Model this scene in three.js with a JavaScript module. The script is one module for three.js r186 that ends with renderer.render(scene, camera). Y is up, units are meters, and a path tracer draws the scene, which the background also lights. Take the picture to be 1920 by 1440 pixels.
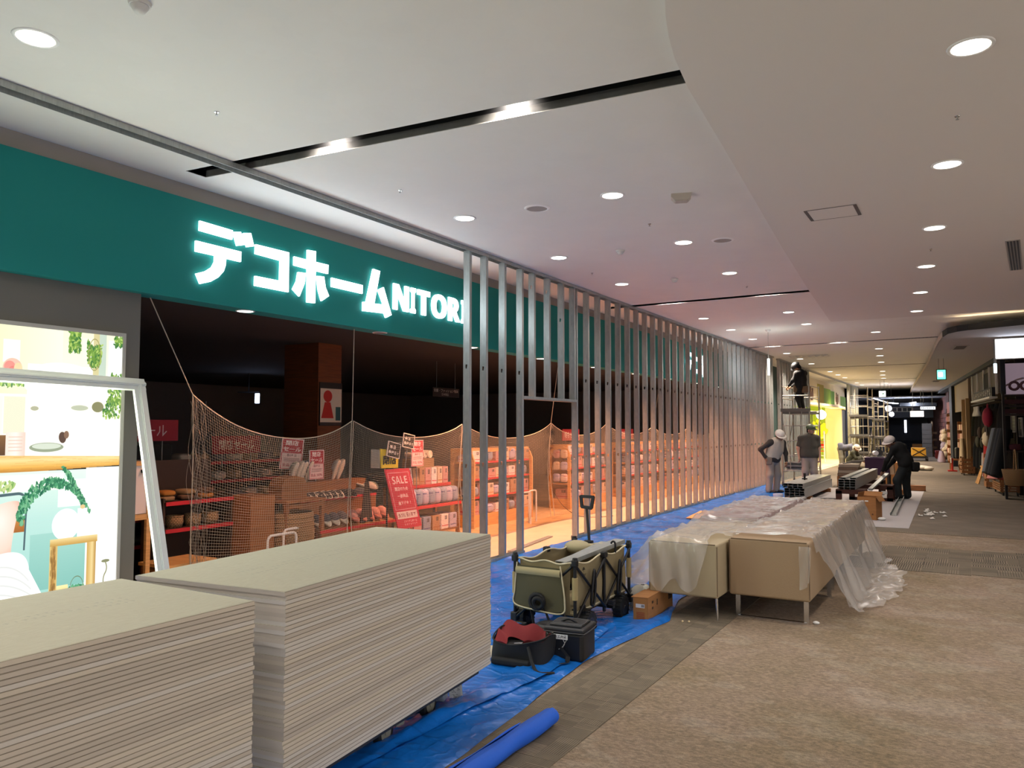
import * as THREE from 'three';
import { RoundedBoxGeometry } from 'three/addons/geometries/RoundedBoxGeometry.js';
import { mergeGeometries } from 'three/addons/utils/BufferGeometryUtils.js';
import { RectAreaLightUniformsLib } from 'three/addons/lights/RectAreaLightUniformsLib.js';
import { FontLoader } from 'three/addons/loaders/FontLoader.js';
import { TextGeometry } from 'three/addons/geometries/TextGeometry.js';

// ---------------------------------------------------------------- camera, exposure, light levels
const scene = new THREE.Scene();
scene.background = new THREE.Color(0x000000);
const camera = new THREE.PerspectiveCamera(2 * Math.atan(720 / 1442) * 180 / Math.PI, 4 / 3, 0.05, 200);
camera.position.set(0, 1.65, 0);
camera.rotation.order = 'YXZ';
camera.rotation.set(3.2546 * Math.PI / 180, 30.829 * Math.PI / 180, 0);
const renderer = new THREE.WebGLRenderer({ antialias: true });
renderer.toneMapping = THREE.LinearToneMapping;
renderer.toneMappingExposure = 1.0;
renderer.shadowMap.enabled = true;
RectAreaLightUniformsLib.init();
const LIGHT = { down: 8.6, downColor: 0xfff4ea, fascia: 46, fasciaColor: 0xffb389, box: 7.5, sign: 4.2, cove: 15, bay: 20, rear: 13 };
const POSTER_GLOW = 1.12, LETTER_GLOW = 2.5, LENS_GLOW = 6;

// ---------------------------------------------------------------- helpers
const PI = Math.PI, RAD = PI / 180;
let seed = 7;
const rnd = () => { seed = (seed * 1664525 + 1013904223) >>> 0; return seed / 4294967296; };
const rr = (a, b) => a + (b - a) * rnd();
const V = (x, y, z) => new THREE.Vector3(x, y, z);
const taken = {};
function numbered(name) {
  const n = taken[name] = (taken[name] ?? -1) + 1;
  return n ? name + '_' + String(n).padStart(3, '0') : name;
}
function clean(g) {
  const o = g.index ? g.toNonIndexed() : g;
  for (const k of Object.keys(o.attributes)) if (!['position', 'normal', 'uv', 'color'].includes(k)) o.deleteAttribute(k);
  o.morphAttributes = {};
  if (!o.attributes.normal) o.computeVertexNormals();
  if (!o.attributes.uv) o.setAttribute('uv', new THREE.BufferAttribute(new Float32Array(o.attributes.position.count * 2), 2));
  return o;
}
function join(gs) {
  if (!Array.isArray(gs)) return clean(gs);
  const l = gs.flat(3).map(clean);
  return l.length === 1 ? l[0] : mergeGeometries(l);
}
// uv in metres from the dominant direction of each face
function meterUV(g) {
  const p = g.attributes.position, n = g.attributes.normal, u = new Float32Array(p.count * 2);
  for (let i = 0; i < p.count; i += 3) {
    const ax = Math.abs(n.getX(i) + n.getX(i + 1) + n.getX(i + 2)), ay = Math.abs(n.getY(i) + n.getY(i + 1) + n.getY(i + 2)), az = Math.abs(n.getZ(i) + n.getZ(i + 1) + n.getZ(i + 2));
    for (let j = i; j < i + 3; j++) {
      const x = p.getX(j), y = p.getY(j), z = p.getZ(j);
      if (ay >= ax && ay >= az) { u[2 * j] = x; u[2 * j + 1] = z; } else if (ax >= az) { u[2 * j] = z; u[2 * j + 1] = y; } else { u[2 * j] = x; u[2 * j + 1] = y; }
    }
  }
  g.setAttribute('uv', new THREE.BufferAttribute(u, 2));
  return g;
}
function mesh(name, gs, mat, parent) {
  const g = gs.isBufferGeometry && !gs.index ? gs : join(gs);
  if (mat.userData.metric && !g.userData.uvDone) { meterUV(g); g.userData.uvDone = true; }
  const m = new THREE.Mesh(g, mat);
  m.name = name; m.castShadow = m.receiveShadow = true;
  parent.add(m);
  return m;
}
const part = (name, gs, mat, parent) => mesh(name, gs, mat, parent);
function thing(name, label, category, pos = [0, 0, 0], turn = 0, group) {
  const o = new THREE.Group();
  o.name = numbered(name); o.position.set(...pos); o.rotation.y = turn;
  o.userData = { label, category };
  if (group) o.userData.group = group;
  scene.add(o);
  return o;
}
function solo(name, label, category, gs, mat, group, pos, turn) {
  const m = mesh(numbered(name), gs, mat, scene);
  m.userData = { label, category };
  if (group) m.userData.group = group;
  if (pos) m.position.set(...pos);
  if (turn) m.rotation.y = turn;
  return m;
}
function copy(src, label, pos, turn = 0, group) {
  const c = src.clone(true);
  c.name = numbered(src.name.replace(/_\d{3}$/, ''));
  c.userData = { label, category: src.userData.category };
  if (group || src.userData.group) c.userData.group = group || src.userData.group;
  c.position.set(...pos); c.rotation.set(0, turn, 0);
  scene.add(c);
  return c;
}
function struct(name, gs, mat, parent) {
  const m = mesh(name, gs, mat, parent || scene);
  if (!parent) m.userData = { kind: 'structure' };
  return m;
}
function tf(g, x = 0, y = 0, z = 0, rx = 0, ry = 0, rz = 0) {
  if (rx || ry || rz) g.applyMatrix4(new THREE.Matrix4().makeRotationFromEuler(new THREE.Euler(rx, ry, rz, 'YXZ')));
  return g.translate(x, y, z);
}
const box = (w, h, d, x, y, z, rx, ry, rz) => tf(new THREE.BoxGeometry(w, h, d), x, y, z, rx, ry, rz);
const box2 = (x0, x1, y0, y1, z0, z1) => box(Math.abs(x1 - x0), Math.abs(y1 - y0), Math.abs(z1 - z0), (x0 + x1) / 2, (y0 + y1) / 2, (z0 + z1) / 2);
const rbox = (w, h, d, r, x, y, z, rx, ry, rz, s = 2) => tf(new RoundedBoxGeometry(w, h, d, s, Math.min(r, w / 2.01, h / 2.01, d / 2.01)), x, y, z, rx, ry, rz);
const cyl = (r0, r1, h, x, y, z, n = 16, rx, ry, rz, open) => tf(new THREE.CylinderGeometry(r1, r0, h, n, 1, !!open), x, y, z, rx, ry, rz);
const ball = (r, x, y, z, sx = 1, sy = 1, sz = 1, n = 14) => tf(new THREE.SphereGeometry(r, n, Math.max(8, n * 0.7 | 0)).scale(sx, sy, sz), x, y, z);
const torus = (R, r, x, y, z, rx, ry, rz, n = 20, k = 8) => tf(new THREE.TorusGeometry(R, r, k, n), x, y, z, rx, ry, rz);
function rod(a, b, r, n = 8, r2) {
  const A = V(...a), B = V(...b), d = B.clone().sub(A), L = d.length();
  const g = new THREE.CylinderGeometry(r2 ?? r, r, L, n);
  g.applyQuaternion(new THREE.Quaternion().setFromUnitVectors(V(0, 1, 0), d.normalize()));
  return g.translate((A.x + B.x) / 2, (A.y + B.y) / 2, (A.z + B.z) / 2);
}
function bar(a, b, w, h, up = [0, 1, 0]) {      // a straight bar of rectangular section
  const A = V(...a), B = V(...b), L = A.distanceTo(B);
  const m = new THREE.Matrix4().lookAt(A, B, V(...up));
  return new THREE.BoxGeometry(w, h, L).applyMatrix4(m).translate((A.x + B.x) / 2, (A.y + B.y) / 2, (A.z + B.z) / 2);
}
const pipe = (pts, r, seg, k = 7, closed = false, tension = 0.5) => new THREE.TubeGeometry(new THREE.CatmullRomCurve3(pts.map((p) => V(...p)), closed, 'catmullrom', tension), seg || pts.length * 6, r, k, closed);
const lathe = (pts, n = 20, x = 0, y = 0, z = 0) => new THREE.LatheGeometry(pts.map((p) => new THREE.Vector2(...p)), n).translate(x, y, z);
function prism(pts, depth, bevel = 0) {           // outline in x,y pulled along +z
  const s = new THREE.Shape(pts.map((p) => new THREE.Vector2(...p)));
  return new THREE.ExtrudeGeometry(s, { depth, bevelEnabled: bevel > 0, bevelSize: bevel, bevelThickness: bevel, bevelSegments: 1, curveSegments: 8 });
}
function slab(pts, y0, y1) {                      // outline in x,z pulled from y0 up to y1
  const s = new THREE.Shape(pts.map(([x, z]) => new THREE.Vector2(x, -z)));
  return new THREE.ExtrudeGeometry(s, { depth: y1 - y0, bevelEnabled: false }).rotateX(-PI / 2).translate(0, y0, 0);
}
// a sheet from a function of two numbers 0..1, with an optional thickness below it
function sheet(fn, nu, nv) {
  const p = [], u = [], ix = [];
  for (let j = 0; j <= nv; j++) for (let i = 0; i <= nu; i++) { p.push(...fn(i / nu, j / nv)); u.push(i / nu, j / nv); }
  for (let j = 0; j < nv; j++) for (let i = 0; i < nu; i++) { const a = j * (nu + 1) + i, b = a + 1, c = a + nu + 1, d = c + 1; ix.push(a, b, d, a, d, c); }
  const g = new THREE.BufferGeometry();
  g.setAttribute('position', new THREE.Float32BufferAttribute(p, 3)); g.setAttribute('uv', new THREE.Float32BufferAttribute(u, 2)); g.setIndex(ix); g.computeVertexNormals();
  return g.toNonIndexed();
}
// ---------------------------------------------------------------- noise and textures
const hash = (x, y, s) => { let h = (x * 374761393 + y * 668265263 + s * 974711) | 0; h = Math.imul(h ^ (h >>> 13), 1274126177); return ((h ^ (h >>> 16)) >>> 0) / 4294967296; };
function vn(x, y, p, q, s) {
  const i = Math.floor(x), j = Math.floor(y), f = x - i, g = y - j, a = f * f * (3 - 2 * f), b = g * g * (3 - 2 * g);
  const w = (k, m) => ((k % m) + m) % m, h = (u, v) => hash(w(u, p), w(v, q), s);
  return (h(i, j) * (1 - a) + h(i + 1, j) * a) * (1 - b) + (h(i, j + 1) * (1 - a) + h(i + 1, j + 1) * a) * b;
}
function fbm(u, v, p, q, s, o = 4) { let t = 0, k = 0.5, n = 0; for (let i = 0; i < o; i++) { t += k * vn(u * p, v * q, p, q, s + i); n += k; k *= 0.5; p *= 2; q *= 2; } return t / n; }
const noise3 = (x, y, z) => (vn(x, y, 997, 997, 3) + vn(y + 17.3, z, 997, 997, 5) + vn(z + 41.7, x, 997, 997, 9)) / 3;
function tex(w, h, fn, meters, srgb = true) {
  const d = new Uint8Array(w * h * 4);
  for (let j = 0; j < h; j++) for (let i = 0; i < w; i++) {
    const c = fn(i / w, j / h, i, j), k = (j * w + i) * 4;
    d[k] = Math.max(0, Math.min(255, c[0])); d[k + 1] = Math.max(0, Math.min(255, c[1])); d[k + 2] = Math.max(0, Math.min(255, c[2])); d[k + 3] = 255;
  }
  const t = new THREE.DataTexture(d, w, h, THREE.RGBAFormat);
  t.wrapS = t.wrapT = THREE.RepeatWrapping; t.magFilter = THREE.LinearFilter; t.minFilter = THREE.LinearMipmapLinearFilter; t.generateMipmaps = true;
  if (srgb) t.colorSpace = THREE.SRGBColorSpace;
  if (meters) t.repeat.set(1 / meters[0], 1 / meters[1]);
  t.needsUpdate = true;
  return t;
}
const grey = (v) => [v * 255, v * 255, v * 255];
function canvasTex(w, h, draw) {
  const c = document.createElement('canvas'); c.width = w; c.height = h;
  draw(c.getContext('2d'), w, h);
  const t = new THREE.CanvasTexture(c); t.colorSpace = THREE.SRGBColorSpace; t.magFilter = THREE.LinearFilter;
  return t;
}
function mat(color, roughness = 0.8, metalness = 0, extra = {}) {
  const { metric, ...e } = extra;
  const m = new THREE[(e.transmission || e.clearcoat || e.sheen) ? 'MeshPhysicalMaterial' : 'MeshStandardMaterial']({ color, roughness, metalness, ...e });
  if (metric || (e.map && e.map.repeat.x !== 1) || (e.bumpMap && e.bumpMap.repeat.x !== 1)) m.userData.metric = true;
  return m;
}
const glow = (color, k, base = 0xffffff) => new THREE.MeshStandardMaterial({ color: base, roughness: 0.6, emissive: color, emissiveIntensity: k });
function spot(color, I, pos, to, angle, penumbra = 0.6, radius = 3) {
  const s = new THREE.SpotLight(color, I, 0, angle, penumbra); s.position.set(...pos); s.target.position.set(...to);
  s.castShadow = true; s.shadow.radius = radius; scene.add(s, s.target); return s;
}
function area(color, I, w, h, pos, to) {
  const a = new THREE.RectAreaLight(color, I, w, h); a.position.set(...pos); a.lookAt(...to); scene.add(a); return a;
}
// strokes for Japanese lettering: each glyph is a list of polylines on a 10 by 10 field
const GLYPH = {
  'セ': 'M1 4 9 3 8 5 6 6|M4 1 4 8 5 9 9 9', 'ー': 'M1 5 9 5', 'ル': 'M3 2 3 6 1 9|M6 1 6 9 9 6', 'の': 'M5 2 4 7 2 8 1 6 2 3 5 2 8 3 9 6 6 9', 'た': 'M1 3 6 3|M4 1 1 9|M6 5 9 5|M6 8 9 9',
  'め': 'M3 2 5 8|M7 1 4 8 2 8 1 6 4 3 8 4 9 7 6 9', '店': 'M5 0 5 1|M1 2 9 2|M2 2 1 9|M6 3 6 6|M6 4 9 4|M4 6 8 6 8 9 4 9 4 6', '閉': 'M1 9 1 1 4 1 4 4 1 4|M1 2.5 4 2.5|M6 4 6 1 9 1 9 9 8 9|M6 4 9 4|M6 2.5 9 2.5|M3 6 8 6|M6 5 6 9 5 9|M6 6 3 8',
  '一': 'M1 5 9 5', '部': 'M3 0 3 1|M1 2 5 2|M2 3 2 4|M4 3 4 4|M1 5 5 5|M1 6 5 6 5 9 1 9 1 6|M7 9 7 1 9 1 8 4 9 6 7 7', '商': 'M5 0 5 1|M1 2 9 2|M1 9 1 4 9 4 9 9|M4 3 4 4|M6 3 6 4|M3 6 7 6 7 8 3 8 3 6', '品': 'M3 1 7 1 7 4 3 4 3 1|M1 6 4 6 4 9 1 9 1 6|M6 6 9 6 9 9 6 9 6 6',
  '値': 'M3 1 1 4|M2 3 2 9|M4 2 9 2|M6 1 6 3|M5 4 9 4 9 8 5 8 5 4|M5 6 9 6|M4 4 4 9 9 9', '下': 'M1 2 9 2|M5 2 5 9|M5 4 8 6', 'げ': 'M2 2 2 8|M4 4 9 4|M7 2 7 7 5 9|M8 1 9 2', '中': 'M2 3 8 3 8 6 2 6 2 3|M5 1 5 9', 'ま': 'M2 2 8 2|M2 4 8 4|M5 1 5 8 3 9 2 8 4 7 8 9', 'で': 'M1 3 9 2 5 5 6 9|M7 4 8 5',
  '日': 'M3 1 7 1 7 9 3 9 3 1|M3 5 7 5', '本': 'M1 3 9 3|M5 1 5 9|M5 3 1 8|M5 3 9 8|M3 7 7 7', '最': 'M3 0 7 0 7 3 3 3 3 0|M1 4 9 4|M2 4 2 9|M4 4 4 9|M2 6 4 6|M6 5 9 5 5 9|M6 6 9 9', '終': 'M3 0 1 3 3 4 1 6 4 6|M2 6 2 9|M7 0 5 4|M6 2 9 2 5 6|M6 3 9 5|M7 6 8 7', '全': 'M5 0 1 4|M5 0 9 4|M3 4 7 4|M3 6 7 6|M5 4 5 9|M1 9 9 9',
  '大': 'M1 3 9 3|M5 0 5 4 1 9|M5 4 9 9', '工': 'M2 2 8 2|M5 2 5 8|M1 8 9 8', '内': 'M1 9 1 3 9 3 9 9|M5 0 5 4 3 7|M5 4 7 7', '装': 'M2 0 2 4|M4 1 9 1|M7 0 7 3|M1 5 9 5|M5 5 1 8|M4 6 4 9|M5 6 9 9', 'ニ': 'M2 3 8 3|M1 8 9 8', 'ト': 'M4 1 4 9|M4 4 8 6', 'リ': 'M3 2 3 6|M7 1 7 6 4 9', 'デ': 'M2 2 7 2|M1 4 9 4|M5 4 5 6 3 9|M8 1 9 2', 'コ': 'M2 2 8 2 8 8 2 8', 'ホ': 'M1 3 9 3|M5 1 5 9|M3 5 1 8|M7 5 9 8', 'ム': 'M5 1 2 8 8 8|M6 5 9 9',
  '食': 'M5 0 1 4|M5 0 9 4|M3 4 7 4 7 7 3 7 3 4|M3 7 3 9 5 8|M5 7 9 9', '器': 'M1 1 4 1 4 3 1 3 1 1|M6 1 9 1 9 3 6 3 6 1|M1 5 9 5|M5 4 2 7|M5 5 8 7|M1 7 4 7 4 9 1 9 1 7|M6 7 9 7 9 9 6 9 6 7', '雑': 'M1 2 4 2 4 4|M3 1 1 4|M1 6 5 6|M3 4 3 9|M7 0 6 3|M6 2 6 9|M6 3 9 3|M6 5 9 5|M6 7 9 7|M6 9 9 9|M8 3 8 9', '貨': 'M3 0 1 3|M2 2 2 4|M6 0 6 4 9 4|M2 5 8 5 8 8 2 8 2 5|M2 6.5 8 6.5|M3 8 1 9|M7 8 9 9', '・': 'M5 5 5.6 5', 'フ': 'M1 2 9 2 7 6 3 9', 'ァ': 'M2 4 8 4 6 6|M5 5 5 7 3 9', 'ッ': 'M2 5 3 6|M5 4 6 6|M8 4 7 7 5 9', 'シ': 'M2 2 4 3|M1 5 3 6|M2 9 6 7 9 3', 'ョ': 'M3 4 8 4 8 9 3 9|M3 6.5 8 6.5', 'ン': 'M1 2 4 4|M1 9 6 7 9 3',
};
function jp(c, str, x, y, s, lw, color) {
  c.strokeStyle = color; c.lineWidth = lw; c.lineCap = 'square'; c.lineJoin = 'miter';
  [...str].forEach((ch, i) => {
    const g = GLYPH[ch];
    if (!g) { if (ch !== ' ') { c.fillStyle = color; c.font = 'bold ' + s * 0.95 + 'px sans-serif'; c.textAlign = 'left'; c.fillText(ch, x + i * s * 1.06 + s * 0.2, y + s * 0.85); } return; }
    for (const st of g.split('|')) {
      const n = st.slice(1).split(' ').map(Number); c.beginPath();
      for (let k = 0; k < n.length; k += 2) c[k ? 'lineTo' : 'moveTo'](x + i * s * 1.06 + n[k] * s / 10, y + n[k + 1] * s / 10);
      c.stroke();
    }
  });
}
// ---------------------------------------------------------------- materials of the place
const ceilTex = tex(256, 256, (u, v) => { const n = fbm(u, v, 8, 8, 3, 4) * 5; return [226 + n, 224 + n, 218 + n]; }, [2.3, 2.3]);
const MAT = {
  ceiling: mat(0xffffff, 0.92, 0, { map: ceilTex }),
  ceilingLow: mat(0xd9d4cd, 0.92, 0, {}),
  band: mat(0x9c958f, 0.9), slot: mat(0x040405, 0.5), teal: mat(0x00827c, 0.75), column: mat(0x6f6c64, 0.85),
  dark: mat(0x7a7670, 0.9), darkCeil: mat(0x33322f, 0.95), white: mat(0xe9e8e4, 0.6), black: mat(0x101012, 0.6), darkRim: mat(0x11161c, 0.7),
  trim: mat(0xf0efec, 0.4),
  galv: mat(0xc0c2c0, 0.42, 0.55, { map: tex(128, 256, (u, v) => { const s = vn(u * 60, v * 3, 60, 3, 8) * 14 + fbm(u, v, 10, 14, 4, 3) * 26; return [205 + s, 207 + s, 206 + s]; }, [0.25, 0.8]) }),
  galvDark: mat(0x6a6e70, 0.42, 0.8),
  chrome: mat(0xd0d0d0, 0.2, 1), steel: mat(0x9a9a98, 0.4, 0.8),
};
const carpetBeige = tex(1024, 1024, (u, v, i, j) => {
  const blot = fbm(u, v, 6, 6, 11, 4), streak = fbm(u, v, 120, 200, 21, 2), fine = hash(i, j, 5), light = fbm(u, v, 13, 15, 31, 5);
  let k = 0.87 + (blot - 0.5) * 0.16 + (streak - 0.5) * 0.32 + (fine - 0.5) * 0.22;
  const pale = Math.max(0, Math.min(1, (light - 0.53) * 9)); k += pale * 0.07;
  return [158 * k - pale * 4, 138 * k, 114 * k + (blot - 0.5) * 14 + pale * 3];
}, [2.6, 2.6]);
const carpetGrey = tex(512, 512, (u, v, i, j) => { const k = 0.9 + (fbm(u, v, 6, 9, 15, 4) - 0.5) * 0.25 + (hash(i, j, 6) - 0.5) * 0.16; return [122 * k, 110 * k, 95 * k]; }, [1.8, 1.8]);
const oak = tex(512, 512, (u, v) => {
  const row = Math.floor(v * 6), o = hash(row, 3, 9), plank = Math.floor((u + o) * 2), tone = 0.9 + hash(plank, row, 4) * 0.14;
  const g = fbm(u + o, v, 3, 60, 20 + row, 4), seam = (v * 6 % 1) < 0.03 || ((u + o) * 2 % 1) < 0.006 ? 0.72 : 1;
  const k = tone * seam * (0.86 + g * 0.26); return [214 * k, 176 * k, 128 * k];
}, [2.4, 0.9]);
const paleTile = tex(256, 256, (u, v) => { const k = 0.95 + (fbm(u, v, 6, 6, 44, 4) - 0.5) * 0.12; return [214 * k, 192 * k, 166 * k]; }, [1.2, 1.2]);
MAT.carpet = mat(0xffffff, 0.95, 0, { map: carpetBeige, bumpMap: tex(256, 256, (u, v, i, j) => grey(hash(i, j, 2)), [0.5, 0.5], false), bumpScale: 0.002 });
MAT.carpetGrey = mat(0xffffff, 0.95, 0, { map: carpetGrey });
MAT.shopFloor = mat(0xffffff, 0.42, 0, { map: oak });
MAT.shopTile = mat(0xffffff, 0.4, 0, { map: paleTile });

// ---------------------------------------------------------------- floor
const floor = struct('floor', slab([[-5.12, 7], [6, 7], [6, -64], [-5.12, -64]], -0.2, 0), MAT.carpet);
struct('floor', slab([[-6.35, 7], [-5.12, 7], [-5.12, -64], [-6.35, -64]], -0.2, 0), MAT.shopTile).name = 'floor_002';
struct('floor', slab([[-22, 7], [-6.35, 7], [-6.35, -64], [-22, -64]], -0.2, 0), MAT.shopFloor).name = 'floor_003';
// the grey field beyond the cross band
struct('carpet_field', slab([[-5.1, -13.75], [6, -13.95], [6, -63.9], [-5.1, -63.9]], 0, 0.003), MAT.carpetGrey, floor);
{
  const variants = [];
  for (let k = 0; k < 5; k++) {
    const t = tex(256, 256, (u, v, i, j) => {
      const a = Math.floor(u * 4), b = Math.floor(v * 4), h = hash(a >> (k % 2), b >> ((k + 1) % 2), 50 + k), fine = (hash(i, j, k) - 0.5) * 0.14;
      const st = (h < 0.5 ? v : u) * 20 % 1 < 0.5 ? 1 : 0, s = h > 0.8 ? 0.05 : h < 0.35 ? 0.5 : 0.26;
      const q = 0.62 + h * 0.34 + st * s + fine + (fbm(u, v, 5, 5, 60 + k, 3) - 0.5) * 0.12; return [118 * q, 107 * q, 90 * q];
    });
    variants.push(mat(0xffffff, 0.96, 0, { map: t }));
  }
  const tileG = (w, d) => clean(new THREE.BoxGeometry(w, 0.006, d));
  const g1 = tileG(0.248, 0.298), g2 = tileG(0.498, 0.498);
  const lay = (g, x, z, r) => { const m = part('carpet_tile', g, variants[rnd() * 5 | 0], floor); m.position.set(x, 0.002, z); m.rotation.y = r; };
  for (let i = 0; i < 2; i++) for (let j = 0; j < 33; j++) lay(g1, -2.185 + i * 0.25 - (j > 26 ? 0.1 : 0), -0.6 - j * 0.3, (rnd() * 2 | 0) * PI);
  for (let i = 0; i < 8; i++) for (let j = 0; j < 4; j++) lay(g2, -2.3 + i * 0.5, -10.2 - j * 0.5 - i * 0.035, (rnd() * 4 | 0) * PI / 2);
  for (let i = 0; i < 8; i++) { const m = part('carpet_tile', g2, variants[i % 5], floor); m.scale.z = 0.3; m.position.set(-2.3 + i * 0.5, 0.0035, -13.65 - i * 0.02); }
  for (let i = 0; i < 7; i++) { const m = part('carpet_tile', g2, variants[(i + 2) % 5], floor); m.scale.z = 0.55; m.position.set(-1.0 + i * 0.5, 0.0035, -22.4); }
}
// ---------------------------------------------------------------- ceiling with its dark slots
const slotLine = [[-4.14, -0.0847], [-12.71, 0], [-21.0, 0.05], [-29.3, 0.03], [-37.7, 0]];   // z at x = -5.6 and slope per metre
const slotZ = (k, x) => slotLine[k][0] + slotLine[k][1] * (x + 5.6);
{
  const W = 0.1, L = -5.9, R = 6;
  const edge = (k, x, side) => slotZ(k, x) + side * W;
  let prev = [[L, 7], [R, 7]];
  for (let k = 0; k <= slotLine.length; k++) {
    const last = k === slotLine.length;
    const near = last ? [[R, -64], [L, -64]] : [[R, edge(k, R, 1)], [-5.6, edge(k, -5.6, 1)], [L, edge(k, -5.6, 1)]];
    struct('ceiling' + (k ? '_00' + k : ''), slab([...prev, ...near], 3.8, 3.86), MAT.ceiling);
    if (!last) {
      prev = [[L, edge(k, -5.6, 1)], [-5.6, edge(k, -5.6, 1)], [-5.6, edge(k, -5.6, -1)], [R, edge(k, R, -1)]];
      const a = edge(k, -5.6, 1), b = edge(k, -5.6, -1), c = edge(k, R, 1), d = edge(k, R, -1);
      struct('trim_slot_' + (k + 1), [slab([[-5.6, a], [R, c], [R, c + 0.01], [-5.6, a + 0.01]], 3.861, 4.05), slab([[-5.6, b], [R, d], [R, d - 0.01], [-5.6, b - 0.01]], 3.805, 4.05), slab([[-5.62, a], [R, c], [R, d], [-5.62, b]], 4.05, 4.07), box(0.01, 0.25, W * 2, -5.605, 3.93, (a + b) / 2)], MAT.slot);
    }
  }
}
// lower ceiling panel on the right with its curved edge
const stepEdge = [[6, -1.7], [0.6, -1.9], [-0.2, -2.2], [-0.75, -2.65], [-1.06, -3.1], [-1.204, -3.452], [-1.251, -3.591], [-1.308, -3.802], [-1.359, -4.044], [-1.413, -4.443], [-1.49, -5.4], [-1.586, -6.558], [-1.81, -9.187], [-2.053, -12.344], [-2.271, -15.606], [-2.28, -15.9]];
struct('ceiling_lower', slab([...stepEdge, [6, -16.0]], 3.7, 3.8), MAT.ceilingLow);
// curved soffit over the shops on the right
const soffitEdge = [[6, -16.4], [2.279, -16.62], [0.881, -16.895], [0.3, -17.161], [0.0, -17.285], [-0.188, -17.436], [-0.361, -17.759], [-0.461, -18.301], [-0.573, -19.383], [-1.066, -26.041], [-2.545, -43.496], [-3.9, -62]];
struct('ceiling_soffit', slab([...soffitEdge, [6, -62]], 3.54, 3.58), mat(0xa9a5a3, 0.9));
{
  const gs = [];
  for (let i = 0; i + 1 < soffitEdge.length; i++) { const [x0, z0] = soffitEdge[i], [x1, z1] = soffitEdge[i + 1]; gs.push(bar([x0, 3.6, z0], [x1, 3.6, z1], 0.02, 0.12)); }
  struct('trim_rim', gs.slice(0, 7), MAT.darkRim);
  struct('trim_edge', gs.slice(7), mat(0xb5aca3, 0.9));
  // light strip lying behind the rim, washing the ceiling above
  const st = [];
  for (let i = 1; i + 1 < 7; i++) { const [x0, z0] = soffitEdge[i], [x1, z1] = soffitEdge[i + 1]; st.push(bar([x0 + 0.06, 3.63, z0 - 0.08], [x1 + 0.06, 3.63, z1 - 0.08], 0.04, 0.02)); }
  solo('cove_light', 'hidden warm light strip behind the dark rim of the curved soffit', 'light', st, glow(0xffe2b8, 1.5));
  area(0xffe0b4, LIGHT.cove, 3.6, 0.06, [2.6, 3.655, -16.62], [2.6, 4.2, -16.1]);
  area(0xffe0b4, LIGHT.cove, 1.1, 0.06, [0.36, 3.655, -17.06], [0.25, 4.2, -16.5]);
}
// ---------------------------------------------------------------- walls
struct('wall_left', [box2(-6.5, -5.9, 3.66, 3.86, 7, -24)], MAT.band);
struct('trim_fascia', [box2(-6.08, -5.86, 2.77, 3.662, 7, -23.9)], MAT.teal);
struct('wall_column', [box2(-6.7, -5.95, 0, 2.77, 7, -3.9)], MAT.column);
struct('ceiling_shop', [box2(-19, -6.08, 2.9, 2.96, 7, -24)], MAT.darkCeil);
struct('wall_shop_back', [box2(-19.1, -19, 0, 2.96, 7, -24)], MAT.dark);
struct('wall_shop_near', [box2(-19, -6.7, 0, 2.96, 1.6, 1.5)], MAT.dark);
struct('wall_shop_far', [box2(-19, -5.9, 0, 3.86, -24.1, -24)], MAT.dark);
struct('wall_left_far', [box2(-6.3, -5.9, 0, 3.86, -24.1, -31)], mat(0x3f5a56, 0.85));
struct('wall_behind', [box2(-6.7, -4, 0, 3.86, 7, 7.1), box2(-4, 4, 3, 3.86, 7, 7.1), box2(4, 6, 0, 3.86, 7, 7.1)], mat(0xb9b5ad, 0.9));
// a second lit shop, invented and unseen behind the viewer, added so its open front lights the ends of the boards and the faces of the studs
{
  const w = mat(0xe6e4df, 0.85);
  struct('wall_rear_back', [box2(-4.1, 4.1, 0, 3.1, 10.5, 10.6)], w); struct('wall_rear_sides', [box2(-4.1, -4, 0, 3.1, 7.1, 10.5), box2(4, 4.1, 0, 3.1, 7.1, 10.5)], w); struct('ceiling_rear', [box2(-4, 4, 3.0, 3.06, 7.1, 10.5)], w); struct('floor_rear', [box2(-4, 4, -0.1, 0.006, 7, 10.5)], mat(0xc9c2b6, 0.6));
  for (let i = 0; i < 4; i++) {
    const x = -2.7 + i * 1.8, t = thing('added_panel_light', 'added square ceiling panel light in the invented lit shop directly behind the viewer', 'ceiling light', [x, 3.0, 8.8], 0, 'added panel lights in the shop behind');
    part('frame', [box(0.66, 0.02, 1.26, 0, -0.01, 0)], MAT.trim, t); part('diffuser', [box(0.6, 0.008, 1.2, 0, -0.022, 0)], glow(0xf6f7ff, 2), t);
    area(0xf4f5ff, LIGHT.rear * 2, 0.6, 1.2, [x, 2.965, 8.8], [x, 0, 8.8]);
  }
}
struct('wall_right', [box2(4.2, 4.4, 0, 3.86, 7.1, 5), box2(4.2, 4.4, 3.2, 3.86, 5, -10), box2(4.2, 4.4, 0, 3.86, -10, -15.4), box2(4.4, 6, 0, 3.86, -15.2, -15.4), box2(6, 6.1, 0, 3.86, -15.2, -64)], mat(0x9a948c, 0.9));
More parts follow.
